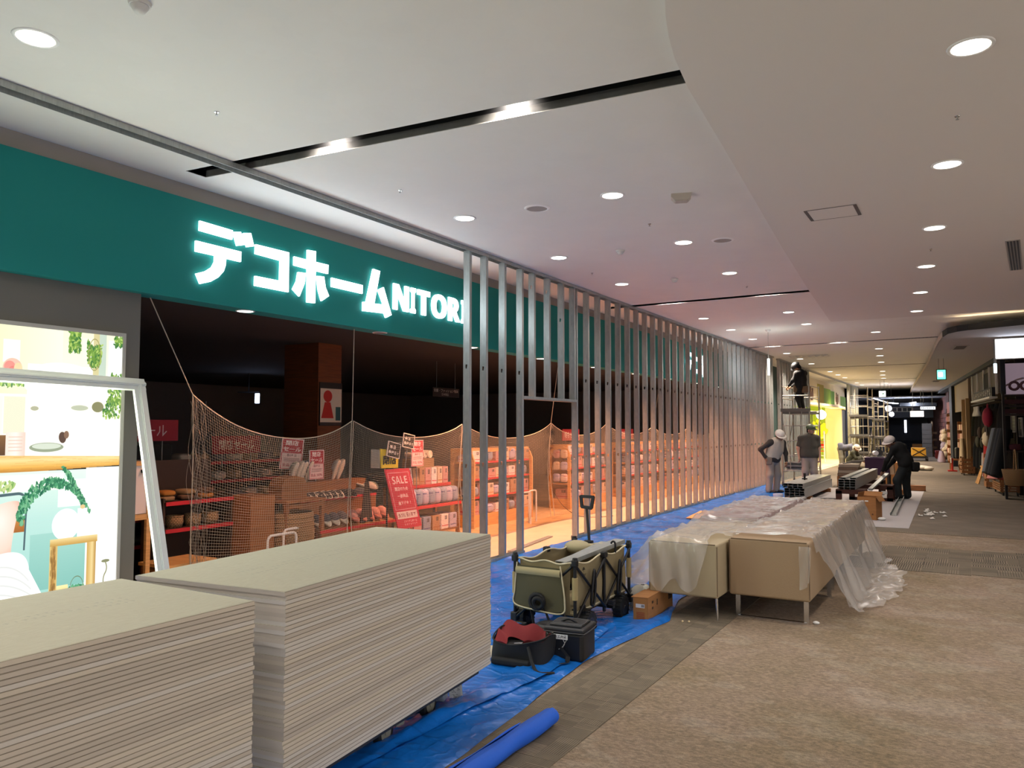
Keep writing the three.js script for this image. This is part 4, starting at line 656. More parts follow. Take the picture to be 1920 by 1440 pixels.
// ---------------------------------------------------------------- inside the shop behind the net
const woodTex = tex(256, 256, (u, v) => { const g = fbm(u, v, 4, 40, 52, 4), k = 0.82 + g * 0.34; return [176 * k, 126 * k, 78 * k]; }, [0.7, 0.5]);
MAT.wood = mat(0xd2bfae, 0.6, 0, { map: woodTex }); MAT.paleWood = mat(0xf3d9b4, 0.6, 0, { map: tex(256, 256, (u, v) => { const k = 0.88 + fbm(u, v, 4, 40, 54, 4) * 0.22; return [226 * k, 190 * k, 140 * k]; }, [0.8, 0.5]) });
MAT.red = mat(0xc4242f, 0.6); MAT.rope = mat(0xb7ab98, 0.85); MAT.wicker = mat(0xffffff, 0.85, 0, { map: tex(128, 128, (u, v) => { const k = 0.6 + 0.3 * Math.abs(Math.sin(v * PI * 16)) + 0.15 * Math.sin(u * PI * 24 + Math.floor(v * 16) * PI); return [190 * k, 150 * k, 104 * k]; }, [0.35, 0.28]) });
const paper = (t) => new THREE.MeshStandardMaterial({ roughness: 0.7, map: t });
// ---- sagging safety net on cords
{
  const posts = [[-4.68, 1.96], [-6.86, 1.73], [-9.15, 1.7], [-11.88, 1.73], [-14.26, 1.73], [-16.9, 1.68], [-19.4, 1.64], [-21.8, 1.6]], X = -6.3;
  for (let p = 0; p + 1 < posts.length; p++) {
    const [za, ya] = posts[p], [zb, yb] = posts[p + 1], L = Math.abs(zb - za), sag = [0.34, 0.22, 0.26, 0.25, 0.22, 0.2, 0.2][p];
    const topY = (u) => ya + (yb - ya) * u - sag * 4 * u * (1 - u) * (0.94 + 0.06 * Math.cos(u * 6));
    const botY = 0.12, zo = (u, v) => (p === 0 ? 0.09 : 0.05) * Math.sin(v * 3) * (u < 0.12 ? 1 : 0);
    const P = (u, v) => { const y = topY(u) + (botY - topY(u)) * v, bulge = 0.1 * Math.sin(u * PI) * Math.sin(v * PI * 0.9), gather = 0.03 * Math.sin(v * 40) * Math.max(0, 1 - Math.min(u, 1 - u) * 18); const uu = u + 0.012 * Math.sin(v * 5 + p); return [X + bulge + gather, y, za + (zb - za) * Math.max(0, Math.min(1, uu * (1 - 0.04 * v) + 0.02 * v))]; };
    const nz = Math.round(L / (p < 4 ? 0.027 : 0.04)), ny = p < 4 ? 60 : 40, r = p < 4 ? 0.0013 : 0.0019, pos = [], nor = [], push = (a, b) => {
      const d = V(...b).sub(V(...a)).normalize(), s1 = V(0, 0, 1).cross(d); if (s1.lengthSq() < 0.1) s1.set(0, 1, 0).cross(d); s1.normalize(); const s2 = d.clone().cross(s1), c = [0, 2.094, 4.189].map((t) => s1.clone().multiplyScalar(Math.cos(t) * r).add(s2.clone().multiplyScalar(Math.sin(t) * r)));
      for (let k = 0; k < 3; k++) { const m = (k + 1) % 3, q = (o, e) => { pos.push(o[0] + e.x, o[1] + e.y, o[2] + e.z); nor.push(e.x / r, e.y / r, e.z / r); }; q(a, c[k]); q(a, c[m]); q(b, c[m]); q(a, c[k]); q(b, c[m]); q(b, c[k]); }
    };
    const su = p < 4 ? 26 : 16, sv = p < 4 ? 20 : 12;
    for (let j = 0; j <= ny; j++) for (let i = 0; i < su; i++) push(P(i / su, j / ny), P((i + 1) / su, j / ny));
    for (let i = 0; i <= nz; i++) for (let j = 0; j < sv; j++) push(P(i / nz, j / sv), P(i / nz, (j + 1) / sv));
    const g = new THREE.BufferGeometry(); g.setAttribute('position', new THREE.Float32BufferAttribute(pos, 3)); g.setAttribute('normal', new THREE.Float32BufferAttribute(nor, 3));
    const t = thing('safety_net', ['brown safety net hung across the slipper display', 'safety net hung in front of the bedding display', 'safety net behind the first metal studs', 'safety net seen through the door opening of the studs', 'safety net by the second red sign', 'far safety net behind closely spaced studs', 'farthest safety net behind the studs'][p], 'net');
    const m = part('net_mesh', g, MAT.rope, t); m.userData.kind = 'stuff';
    part('top_rope', [pipe(Array.from({ length: 13 }, (_, i) => P(i / 12, 0)), 0.006, 60, 6)], MAT.rope, t);
    part('edge_rope', [pipe(Array.from({ length: 8 }, (_, i) => P(0, i / 7)), 0.006, 30, 6), pipe(Array.from({ length: 8 }, (_, i) => P(0.995, i / 7)), 0.006, 30, 6)], MAT.rope, t);
    if (p === 0) part('gathered_end', Array.from({ length: 9 }, (_, k) => pipe(Array.from({ length: 12 }, (_, i) => [X + 0.05 * Math.sin(k * 2.1 + i), 1.9 - i * 0.16, za + 0.02 - k * 0.018 - 0.02 * Math.sin(i + k) - i * 0.006]), 0.0025, 40, 4)), mat(0x8d8274, 0.9), t);
  }
  const cords = [[[-6.05, 2.77, -4.05], [X, 1.96, -4.68]], [[-6.0, 2.77, -6.55], [X, 1.73, -6.86]], [[-6.0, 2.77, -11.6], [X, 1.73, -11.88]], [[-6.0, 2.77, -16.6], [X, 1.68, -16.9]]];
  cords.forEach((c, i) => solo('suspension_cord', ['slanted cord from the fascia to the left end of the net', 'cord from the fascia to the middle peak of the net', 'cord from the fascia to the net peak in the door opening', 'far cord holding the net peak behind the studs'][i], 'cord', [rod(c[0], c[1], 0.005, 6)], MAT.rope));
  solo('loose_rope', 'thin brown cord curling on the shop floor near the net', 'cord', [pipe([[-6.35, 0.5, -12.1], [-6.33, 0.25, -12.4], [-6.2, 0.06, -12.7], [-6.0, 0.008, -13.0], [-5.8, 0.008, -13.4]], 0.005, 40, 5)], mat(0x4d3826, 0.9));
}
// ---- printed goods
const packTex = [0, 1, 2, 3, 4, 5].map((k) => canvasTex(128, 128, (c) => {
  c.fillStyle = ['#e9d9d6', '#d9d4e2', '#efe6dd', '#e3cfcf', '#d6dbe4', '#dcc6b4'][k]; c.fillRect(0, 0, 128, 128);
  for (let i = 0; i < 46; i++) { c.fillStyle = ['#b7a4bd', '#9aa3c2', '#d2bda2', '#c79a9f', '#8fa0b8', '#b08f70'][k]; c.globalAlpha = 0.5; c.beginPath(); c.ellipse(hash(i, 1, k) * 128, hash(i, 2, k) * 128, 3 + hash(i, 3, k) * 6, 2 + hash(i, 4, k) * 3, hash(i, 5, k) * 3, 0, 7); c.fill(); }
  c.globalAlpha = 1; c.fillStyle = '#4b4855'; c.fillRect(60, 14, 40, 32); c.fillStyle = '#dcd7dc'; for (let i = 0; i < 4; i++) c.fillRect(64, 19 + i * 6, 20 + hash(i, 9, k) * 12, 2); c.fillStyle = ['#c9455a', '#6a6fa8', '#c98b4a'][k % 3]; c.fillRect(8, 96, 112, 8);
}));
const packMat = packTex.map((t, i) => new THREE.MeshStandardMaterial({ map: t, roughness: 0.55, color: [0xffffff, 0xd6d2e0, 0xe2d2c2, 0xd9b3ae, 0xaab2c4, 0xc9a98c][i] }));
const bagMat = packTex.map((t) => mat(0xffffff, 0.25, 0, { map: t }));
bagMat.forEach((m) => { m.userData.metric = false; });
const geoBox = clean(new RoundedBoxGeometry(1, 1, 1, 1, 0.03)), geoPillow = clean((() => { const g = new THREE.SphereGeometry(0.5, 16, 12), p = g.attributes.position; for (let i = 0; i < p.count; i++) { const f = (v) => Math.sign(v) * Math.pow(Math.abs(v) * 2, 0.55) / 2; p.setXYZ(i, f(p.getX(i)), f(p.getY(i)), f(p.getZ(i))); } g.computeVertexNormals(); return g; })());
function good(name, label, cat, g, m, w, h, d, x, y, z, turn, group, tilt = 0) {
  const o = solo(name, label, cat, g, m, group, [x, y + h / 2, z], turn); o.scale.set(w, h, d); if (tilt) o.rotation.z = tilt; return o;
}
// ---- slippers: sole with an upper over the toes (pointing +x)
const slipperGeo = { sole: clean((() => { const g = new THREE.SphereGeometry(1, 18, 10).scale(0.125, 0.018, 0.047), p = g.attributes.position; for (let i = 0; i < p.count; i++) { const x = p.getX(i); p.setZ(i, p.getZ(i) * (1 + 0.25 * x / 0.125)); p.setY(i, Math.max(-0.012, Math.min(0.012, p.getY(i) * 1.6)) + 0.012); } g.computeVertexNormals(); return g; })()), upper: clean((() => { const g = new THREE.SphereGeometry(1, 18, 10, 0, PI * 2, 0, PI / 2).scale(0.085, 0.062, 0.058); g.translate(0.045, 0.012, 0); return g; })()) };
function slipper(mu, ms, label, group, pos, turn, pitch = 0) {
  const t = thing('slipper', label, 'slipper', pos, turn, group); t.rotation.order = 'YXZ'; t.rotation.z = pitch; t.scale.setScalar(1.22);
  part('sole', slipperGeo.sole, ms, t); part('upper', slipperGeo.upper, mu, t); return t;
}
const sl = { grey: mat(0x5b565c, 0.95), pink: mat(0xd99a8e, 0.95), pinkSole: mat(0xb87468, 0.95), pale: mat(0xc8b7a6, 0.95), dark: mat(0x2d2b2e, 0.95), sage: mat(0x6d7468, 0.95), cream: mat(0xe4d5c0, 0.9), blotch: mat(0xffffff, 0.9, 0, { map: tex(64, 64, (u, v) => (fbm(u, v, 4, 4, 8, 2) > 0.5 ? [222, 205, 182] : [70, 62, 60]), [0.12, 0.12]) }) };
{
  const t = thing('display_table', 'wooden slipper table with red edge strip behind the net', 'table', [-6.98, 0, -7.55]);
  part('tabletop', [box(0.42, 0.03, 1.42, 0, 0.435, 0, 0, 0, -0.25)], MAT.wood, t); part('price_rail', [box(0.012, 0.035, 1.42, 0.21, 0.39, 0)], MAT.red, t);
  part('riser', [box(0.3, 0.3, 1.42, -0.3, 0.6, 0), box(0.22, 0.22, 1.2, -0.42, 0.84, -0.1)], MAT.wood, t); part('riser_rail', [box(0.01, 0.03, 1.42, -0.145, 0.735, 0)], MAT.red, t);
  for (const sx of [-1, 1]) for (const sz of [-1, 1]) part('leg', [box(0.05, 0.4, 0.05, sx * 0.17, 0.2, sz * 0.66)], MAT.wood, t);
  part('apron', [box(0.03, 0.08, 1.36, 0.18, 0.33, 0)], MAT.wood, t);
  for (let i = 0; i < 4; i++) slipper(sl.grey, sl.cream, 'grey fabric slipper on the front slope of the display table', 'grey slippers on the front slope', [-6.93, 0.475, -6.95 - i * 0.15], PI - 0.45, 0.3);
  for (let i = 0; i < 5; i++) slipper(sl.pink, sl.pinkSole, 'pink quilted slipper on the front slope of the display table', 'pink slippers on the front slope', [-6.93, 0.475, -7.6 - i * 0.145], PI - 0.4, 0.3);
  for (let i = 0; i < 8; i++) slipper(i < 6 ? sl.blotch : sl.dark, sl.cream, i < 6 ? 'cream and black patterned slipper on the middle riser' : 'black slipper on the middle riser', i < 6 ? 'patterned slippers on the riser' : 'black slippers on the riser', [-7.22, 0.76, -6.95 - i * 0.115], 0.35 + rr(-0.2, 0.2), -0.2);
  for (let i = 0; i < 4; i++) slipper([sl.grey, sl.sage, sl.pale, sl.sage][i], sl.cream, 'grey slipper stacked at the far end of the riser', 'slippers at the far end', [-7.22 - (i % 2) * 0.06, 0.76 + (i >> 1) * 0.07, -7.95 - i * 0.1], 0.9, -0.3);
  for (let i = 0; i < 6; i++) { const o = slipper([sl.pale, sl.pale, sl.grey, sl.grey, sl.pale, sl.pale][i], sl.cream, 'slipper standing upright on its heel on the top riser', 'upright slippers on the top riser', [-7.38, 1.07, [-7.0, -7.1, -7.16, -7.26, -7.75, -7.84][i]], 0.3, 1.2); }
}
// curved wooden box, small table and wicker drum
{
  const t = thing('side_table', 'small wooden table over the wicker drum', 'table', [-7.0, 0, -6.6]);
  part('tabletop', [box(0.5, 0.03, 0.62, 0, 0.79, 0)], MAT.wood, t); part('apron', [box(0.03, 0.05, 0.58, 0.22, 0.74, 0)], MAT.wood, t);
  for (const sx of [-1, 1]) for (const sz of [-1, 1]) part('leg', [box(0.045, 0.78, 0.045, sx * 0.21, 0.39, sz * 0.28)], MAT.wood, t);
  const d = thing('wicker_drum', 'large round wicker drum basket under the small table', 'basket', [-6.92, 0, -6.52]);
  part('basket_wall', [lathe([[0.001, 0], [0.24, 0], [0.26, 0.2], [0.265, 0.45], [0.25, 0.66], [0.235, 0.66], [0.25, 0.45], [0.23, 0.05]], 32)], MAT.wicker, d);
  for (let i = 0; i < 12; i++) part('cane_ring', torus(0.255 + 0.012 * Math.sin(i / 12 * PI), 0.007, 0, 0.06 + i * 0.05, 0, PI / 2, 0, 0, 36, 6), MAT.wicker, d);
  solo('arched_box', 'brown arched wooden box on the small table', 'box', [prism([[-0.2, 0], [0.2, 0], [0.2, 0.16], [0.15, 0.24], [0, 0.27], [-0.15, 0.24], [-0.2, 0.16]], 0.22).rotateY(PI / 2).translate(-7.2, 0.805, -6.62)], MAT.wood);
  solo('cabinet_panel', 'upright wooden side panel at the end of the low shelf', 'panel', [box2(-7.25, -6.85, 0, 0.89, -5.86, -6.2)], MAT.wood);
}
// low shelf with red rails and baskets
function shelfUnit(label, x0, x1, z0, z1, ys, backH, m, rail = MAT.red) {
  const t = thing('display_shelf', label, 'shelf', [0, 0, 0]);
  ys.forEach((y) => { part('shelf_board', [box2(x0, x1, y - 0.025, y, z0, z1)], m, t); part('price_rail', [box2(x1, x1 + 0.012, y - 0.035, y + 0.005, z0, z1)], rail, t); });
  part('back_panel', [box2(x0 - 0.02, x0, 0, backH, z0, z1)], m, t);
  for (const z of [z0, z1]) part('upright', [box2(x0, x1 - 0.02, 0, Math.min(backH, ys[0] + 0.04), z - 0.012, z + 0.012)], m, t);
  return t;
}
shelfUnit('low brown shelf with red price rails at the left end of the net', -7.5, -7.12, -5.0, -5.84, [0.88, 0.6, 0.16], 1.3, mat(0x3d2a1f, 0.7));
for (let i = 0; i < 3; i++) { const b = thing('wicker_basket', 'small oval wicker basket on the low shelf', 'basket', [-7.25, 0.6, -5.2 - i * 0.22], 0, 'wicker baskets on the low shelf'); part('basket_wall', [lathe([[0.001, 0], [0.075, 0], [0.09, 0.06], [0.085, 0.12], [0.075, 0.12], [0.08, 0.05], [0.001, 0.015]], 20)], MAT.wicker, b); part('rim', torus(0.083, 0.009, 0, 0.12, 0, PI / 2, 0, 0, 20, 6), MAT.wicker, b); }
for (let i = 0; i < 6; i++) good('folded_mat', 'folded orange and brown mat on the low shelf top', 'mat', geoPillow, [MAT.wicker, mat(0xb0722e, 0.9), mat(0x6b4e3a, 0.9)][i % 3], 0.2, 0.06, 0.16, -7.3, 0.88 + (i % 2) * 0.055, -5.12 - (i >> 1) * 0.24, rr(-0.3, 0.3), 'folded mats on the low shelf');
// tall dark gondola with the red closing sale header, left of the net
shelfUnit('tall dark gondola shelf with a red sale header left of the net', -8.1, -7.7, -4.3, -5.75, [1.22, 0.96, 0.67, 0.39], 1.45, mat(0x24221f, 0.8), mat(0x8c1f2a, 0.6));
[1.22, 0.96, 0.67, 0.39].forEach((y, r) => { for (let i = 0; i < 5; i++) good('folded_textile', ['folded textile on the top shelf of the dark gondola', 'folded textile on the second shelf of the dark gondola', 'folded textile on the third shelf of the dark gondola', 'folded textile on the bottom shelf of the dark gondola'][r], 'textile', geoPillow, [sl.pale, sl.grey, sl.sage, sl.cream][(i + r) % 4], 0.26, 0.055 + 0.02 * (i % 2), 0.2, -7.88, y, -4.5 - i * 0.25, rr(-0.2, 0.2), 'folded textiles on the dark gondola'); });
const saleHeader = canvasTex(512, 128, (c) => { c.fillStyle = '#a3232f'; c.fillRect(0, 0, 512, 128); jp(c, '閉店セール', 62, 28, 72, 7, '#d8b7b0'); });
const header = (label, x, y, z0, z1, drop = 0.18, t = saleHeader, h = 0.24) => { const o = thing('sale_header', label, 'sign', [x, y, (z0 + z1) / 2], PI / 2, 'red sale header boards'); const w = Math.abs(z1 - z0); part('board', box(w, h, 0.015, 0, 0, 0), MAT.red, o); part('print', new THREE.PlaneGeometry(w, h).translate(0, 0, 0.0085), paper(t), o); part('stand_post', [rod([-w * 0.3, -h / 2 - drop, 0], [-w * 0.3, -h / 2, 0], 0.006, 6), rod([w * 0.3, -h / 2 - drop, 0], [w * 0.3, -h / 2, 0], 0.006, 6)], MAT.steel, o); };
header('dull red sale header on the tall dark gondola', -7.9, 1.62, -4.7, -5.68, 0.28);
header('red sale banner board behind the left net panel', -8.6, 1.42, -6.7, -7.5);
header('red sale board above the hanging goods at the door opening', -7.32, 1.5, -14.3, -15.1, 0.08);
header('red sale board behind the studs right of the door opening', -7.32, 1.5, -17.3, -18.2, 0.08);
shelfUnit('dim shelf under the red banner behind the left net', -9.0, -8.62, -6.2, -7.9, [1.2, 0.95, 0.7], 1.3, mat(0x3a2c22, 0.8));
for (let r = 0; r < 3; r++) for (let i = 0; i < 6; i++) good('folded_textile', 'folded textile on the dim shelf under the red banner', 'textile', geoPillow, [sl.pale, MAT.wicker, sl.grey][(i + r) % 3], 0.24, 0.12, 0.2, -8.75, 1.2 - r * 0.25, -6.35 - i * 0.27, 0, 'textiles under the red banner');
// upright posters on stands
const posterTex = canvasTex(160, 280, (c, w, h) => { c.fillStyle = '#e7c3c2'; c.fillRect(0, 0, w, h); c.fillStyle = '#b81f33'; c.fillRect(8, 8, w - 16, 118); jp(c, '閉店', 28, 18, 46, 7, '#f3dede'); jp(c, 'セール', 12, 74, 42, 6, '#f3dede'); c.fillStyle = '#7d5356'; jp(c, '最終日', 42, 140, 24, 3, '#8a5a60'); for (let i = 0; i < 3; i++) c.fillRect(24, 178 + i * 12, 112, 4); jp(c, '全品', 16, 226, 26, 3, '#a02a40'); c.fillStyle = '#a02a40'; c.font = 'bold 30px sans-serif'; c.fillText('50%', 82, 250); c.strokeStyle = '#b81f33'; c.lineWidth = 5; c.strokeRect(6, 130, w - 12, h - 138); });
function poster(label, x, y, z, w, h, turn, roll = 0, stand = true, t = posterTex) {
  const o = thing('sale_poster', label, 'poster', [x, y, z], turn, 'sale posters'); o.rotation.order = 'YXZ'; o.rotation.z = roll;
  part('board', box(w, h, 0.012, 0, 0, 0), mat(0xe8dcd8, 0.7), o); part('print', new THREE.PlaneGeometry(w, h).translate(0, 0, 0.007), paper(t), o);
  if (stand) part('stand_post', [rod([0, -y + 0.45, -0.01], [0, -h / 2, -0.01], 0.007, 6)], MAT.steel, o);
}
poster('tilted red and white sale poster behind the left net panel', -7.55, 1.31, -7.1, 0.31, 0.4, 1.3, -0.09);
poster('upright red and white sale poster among the grey slippers', -7.35, 1.17, -7.34, 0.26, 0.38, PI / 2);
poster('red and white sale poster beside the black price card on the bedding table', -6.95, 1.28, -8.95, 0.28, 0.38, PI / 2);
// pink SALE board with the yellow sign box
{
  const t = thing('sale_board', 'tall pink SALE board leaning in front of the bedding table', 'sign', [-6.52, 0.0, -8.1], PI / 2); t.rotation.order = 'YXZ'; t.rotation.z = 0.0;
  const sale = canvasTex(260, 420, (c, w, h) => {
    c.fillStyle = '#d6304a'; c.fillRect(0, 0, w, h); c.strokeStyle = '#f0b9bd'; c.lineWidth = 4; c.strokeRect(20, 26, w - 40, 258);
    c.fillStyle = '#f7dcd8'; c.font = 'bold 74px sans-serif'; c.textAlign = 'center'; c.fillText('SALE', w / 2, 104); jp(c, '閉店のため', 56, 126, 27, 4, '#f7dcd8'); jp(c, '一部商品', 70, 176, 27, 4, '#f7dcd8'); jp(c, '値下げ中', 62, 226, 27, 4, '#f7dcd8'); c.fillText; c.font = 'bold 30px sans-serif'; c.fillText('!', 192, 252);
    c.fillStyle = '#f3d9d2'; c.fillRect(20, 298, w - 40, 52); c.fillStyle = '#8f2334'; c.font = 'bold 32px sans-serif'; c.textAlign = 'left'; c.fillText('9.11(', 36, 336); jp(c, '日', 116, 308, 30, 4, '#8f2334'); c.fillText(')', 148, 336); jp(c, 'まで', 166, 310, 27, 3.5, '#8f2334');
    jp(c, 'ニトリデコホーム', 78, 362, 17, 2.4, '#f7dcd8'); for (let i = 0; i < 7; i++) { c.fillStyle = '#f0c6c6'; c.fillRect(78 + i * 21, 390, 14, 3); c.fillRect(84 + i * 21, 384, 3, 16); }
  });
  const b = part('pink_board', box(0.5, 0.8, 0.014, 0, 0.71, 0), mat(0xd6304a, 0.6), t); part('print', new THREE.PlaneGeometry(0.5, 0.8).translate(0, 0.71, 0.0085), paper(sale), t);
  t.children.forEach((m) => { m.geometry = m.geometry.clone(); m.geometry.applyMatrix4(new THREE.Matrix4().makeShear(0, 0, -0.36, 0, 0, 0)).translate(0.26, 0, 0); });
  part('stand_foot', [box(0.5, 0.03, 0.16, 0.24, 0.015, -0.06), rod([0.24, 0.03, -0.03], [0.14, 0.4, -0.03], 0.012, 8)], MAT.steel, t);
  const y = thing('closing_sign', 'yellow closing sign box above the pink SALE board', 'sign', [-6.54, 0, -7.83], PI / 2);
  const yel = canvasTex(160, 128, (c) => { c.fillStyle = '#e2c81e'; c.fillRect(0, 0, 160, 128); jp(c, '閉店', 14, 40, 64, 11, '#16130c'); });
  part('sign_box', [prism([[-0.17, 1.13], [0.17, 1.12], [0.17, 1.36], [-0.19, 1.38]], 0.012)], mat(0xe2c81e, 0.6), y); part('print', new THREE.PlaneGeometry(0.33, 0.23).translate(-0.003, 1.245, 0.014), paper(yel), y); part('side_wing', [box(0.012, 0.24, 0.14, -0.19, 1.25, -0.07)], mat(0xcfc9bd, 0.7), y); part('stand_post', [rod([0, 0, -0.03], [0, 1.14, -0.03], 0.012, 8), box(0.3, 0.02, 0.2, 0, 0.01, -0.03)], MAT.black, y);
  const tag = canvasTex(128, 128, (c) => { c.fillStyle = '#15120f'; c.fillRect(0, 0, 128, 128); c.strokeStyle = '#e6ddd2'; c.lineWidth = 6; c.strokeRect(3, 3, 122, 122); jp(c, '本日', 18, 26, 32, 5, '#f0e8de'); jp(c, '最終日', 12, 74, 26, 4, '#f0e8de'); c.fillStyle = '#f0e8de'; c.font = 'bold 30px sans-serif'; c.fillText('!!', 98, 100); });
  poster('black last-day card with white border over the yellow sign', -6.5, 1.36, -7.87, 0.26, 0.2, PI / 2, -0.2, false, tag); poster('black last-day card with white border over the bedding poster', -6.93, 1.46, -8.72, 0.26, 0.2, PI / 2, -0.16, true, tag);
  const af = thing('easel_stand', 'dark triangular easel beside the pink SALE board', 'easel', [-6.85, 0, -7.75]); part('leg', [rod([0, 0, 0.14], [0, 1.0, 0], 0.012, 6)], MAT.black, af); part('leg', [rod([0, 0, -0.14], [0, 1.0, 0], 0.012, 6)], MAT.black, af); part('panel', [prism([[-0.13, 0.35], [0.13, 0.35], [0.03, 0.95], [-0.03, 0.95]], 0.01).rotateY(PI / 2)], mat(0x3b3634, 0.8), af);
}
// bedding table with boxed goods in tiers
{
  const t = thing('display_table', 'stepped bedding table with red rails left of the first stud', 'table', [-7.1, 0, -9.3]);
  part('lower_shelf', [box(0.5, 0.03, 1.25, 0, 0.12, 0)], MAT.wood, t); part('tabletop', [box(0.5, 0.03, 1.25, 0, 0.5, 0)], MAT.wood, t); part('upper_step', [box(0.3, 0.28, 1.25, -0.1, 0.65, 0)], MAT.wood, t);
  part('price_rail', [box(0.012, 0.045, 1.25, 0.256, 0.5, 0)], MAT.red, t); part('price_rail', [box(0.012, 0.045, 1.25, 0.056, 0.78, 0)], MAT.red, t);
  for (const sx of [-1, 1]) for (const sz of [-1, 1]) part('leg', [box(0.05, 0.5, 0.05, sx * 0.22, 0.25, sz * 0.59)], MAT.wood, t);
  for (let i = 0; i < 8; i++) good('pillow_pack', 'wrapped lavender pillow pack on the middle tier of the bedding table', 'pillow pack', geoPillow, packMat[1 + (i % 2) * 3], 0.18, 0.24, 0.15, -6.95, 0.515, -8.78 - i * 0.15, 0, 'pillow packs on the bedding table');
  for (let i = 0; i < 8; i++) good('bedding_box', 'upright printed bedding box on the top tier of the bedding table', 'box', geoBox, packMat[[2, 0, 5, 5, 3, 0, 2, 3][i]], 0.2, 0.26, 0.13, -7.15, 0.79, -8.76 - i * 0.148, rr(-0.05, 0.05), 'bedding boxes on the bedding table', i < 3 ? 0.15 : 0);
  for (let i = 0; i < 5; i++) good('bedding_box', 'printed bedding box on the lowest shelf of the bedding table', 'box', geoBox, packMat[(i + 3) % 6], 0.3, 0.22, 0.18, -7.0, 0.135, -8.85 - i * 0.22, 0, 'bedding boxes on the low shelf');
  solo('wicker_crate', 'wicker crate of towels on the bedding table', 'crate', [box(0.26, 0.14, 0.44, -7.2, 1.12, -9.3)], MAT.wicker);
  for (let i = 0; i < 4; i++) { const o = solo('rolled_towel', 'rolled cream towel in the wicker crate', 'towel', [cyl(0.06, 0.06, 0.24, 0, 0, 0, 14, 0, 0, PI / 2), torus(0.03, 0.008, 0.12, 0, 0, 0, PI / 2, 0, 14, 5), torus(0.05, 0.008, 0.12, 0, 0, 0, PI / 2, 0, 14, 5)], [sl.cream, sl.pale][i % 2], 'rolled towels in the crate', [-7.18, 1.25 + (i === 3 ? 0.1 : 0), -9.15 - (i % 3) * 0.13]); }
}
// wooden racks seen between the studs
function rack(label, z0, z1, ys, tag, arch) {
  const x0 = -7.5, x1 = -7.1, t = thing('goods_rack', label, 'rack');
  part('plinth', [box2(x0, x1 + 0.02, 0, 0.2, z0, z1)], MAT.paleWood, t);
  ys.forEach((y) => { part('shelf_board', [box2(x0, x1, y - 0.03, y, z0, z1)], MAT.paleWood, t); part('price_rail', [box2(x1, x1 + 0.012, y - 0.03, y + 0.002, z0, z1)], MAT.red, t); });
  part('back_panel', [box2(x0 - 0.03, x0, 0, 1.3, z0, z1)], MAT.paleWood, t);
  for (const z of [z0 + 0.03, z1]) part('arched_end', [prism([[-0.24, 0], [-0.24, 1.1], [-0.19, 1.22], [-0.08, 1.28], [0.08, 1.28], [0.19, 1.22], [0.24, 1.1], [0.24, 0], [0.18, 0], [0.18, 1.06], [0.13, 1.17], [0, 1.22], [-0.13, 1.17], [-0.18, 1.06], [-0.18, 0]], 0.03).translate((x0 + x1) / 2 + 0.05, 0, z)], MAT.paleWood, t);
  part('top_beam', [box2(x0, x1, 1.24, 1.3, z0, z1)], MAT.paleWood, t);
  let k = 0;
  ys.concat([0.2]).forEach((y, r) => { const n = Math.round(Math.abs(z1 - z0) / 0.24); for (let i = 0; i < n; i++) { const soft = (r + i) % 3 === 2, h = rr(0.15, 0.24); good(soft ? 'cushion_pack' : 'boxed_good', (soft ? 'soft wrapped pack' : 'printed box') + ' on the ' + tag, soft ? 'pack' : 'box', soft ? geoPillow : geoBox, packMat[(k++ * 5 + r) % 6], rr(0.24, 0.32), h, 0.21, -7.24, y, z0 - 0.13 - i * 0.24, rr(-0.06, 0.06), 'goods on the ' + tag); } });
}
rack('pale wooden rack of bedding packs behind the first studs', -10.6, -12.5, [1.08, 0.8, 0.5], 'rack behind the first studs');
rack('pale wooden rack of bagged goods in the door opening', -14.1, -16.0, [1.1, 0.82, 0.52], 'rack in the door opening');
rack('pale wooden rack under the red board behind the studs', -17.2, -19.4, [1.1, 0.82, 0.52], 'rack under the second red board');
rack('pale wooden rack behind the closely spaced far studs', -20.2, -23, [1.1, 0.82, 0.52], 'rack behind the far studs');
for (let r = 0; r < 3; r++) for (let i = 0; i < 2; i++) good('hanging_bag', 'clear bag hanging on the rack end in the door opening', 'bag', geoPillow, packMat[(i + r) % 4], 0.15, 0.17, 0.08, -7.13 - i * 0.17, 0.55 + r * 0.24, -14.008, 0, 'hanging bags on the rack end');
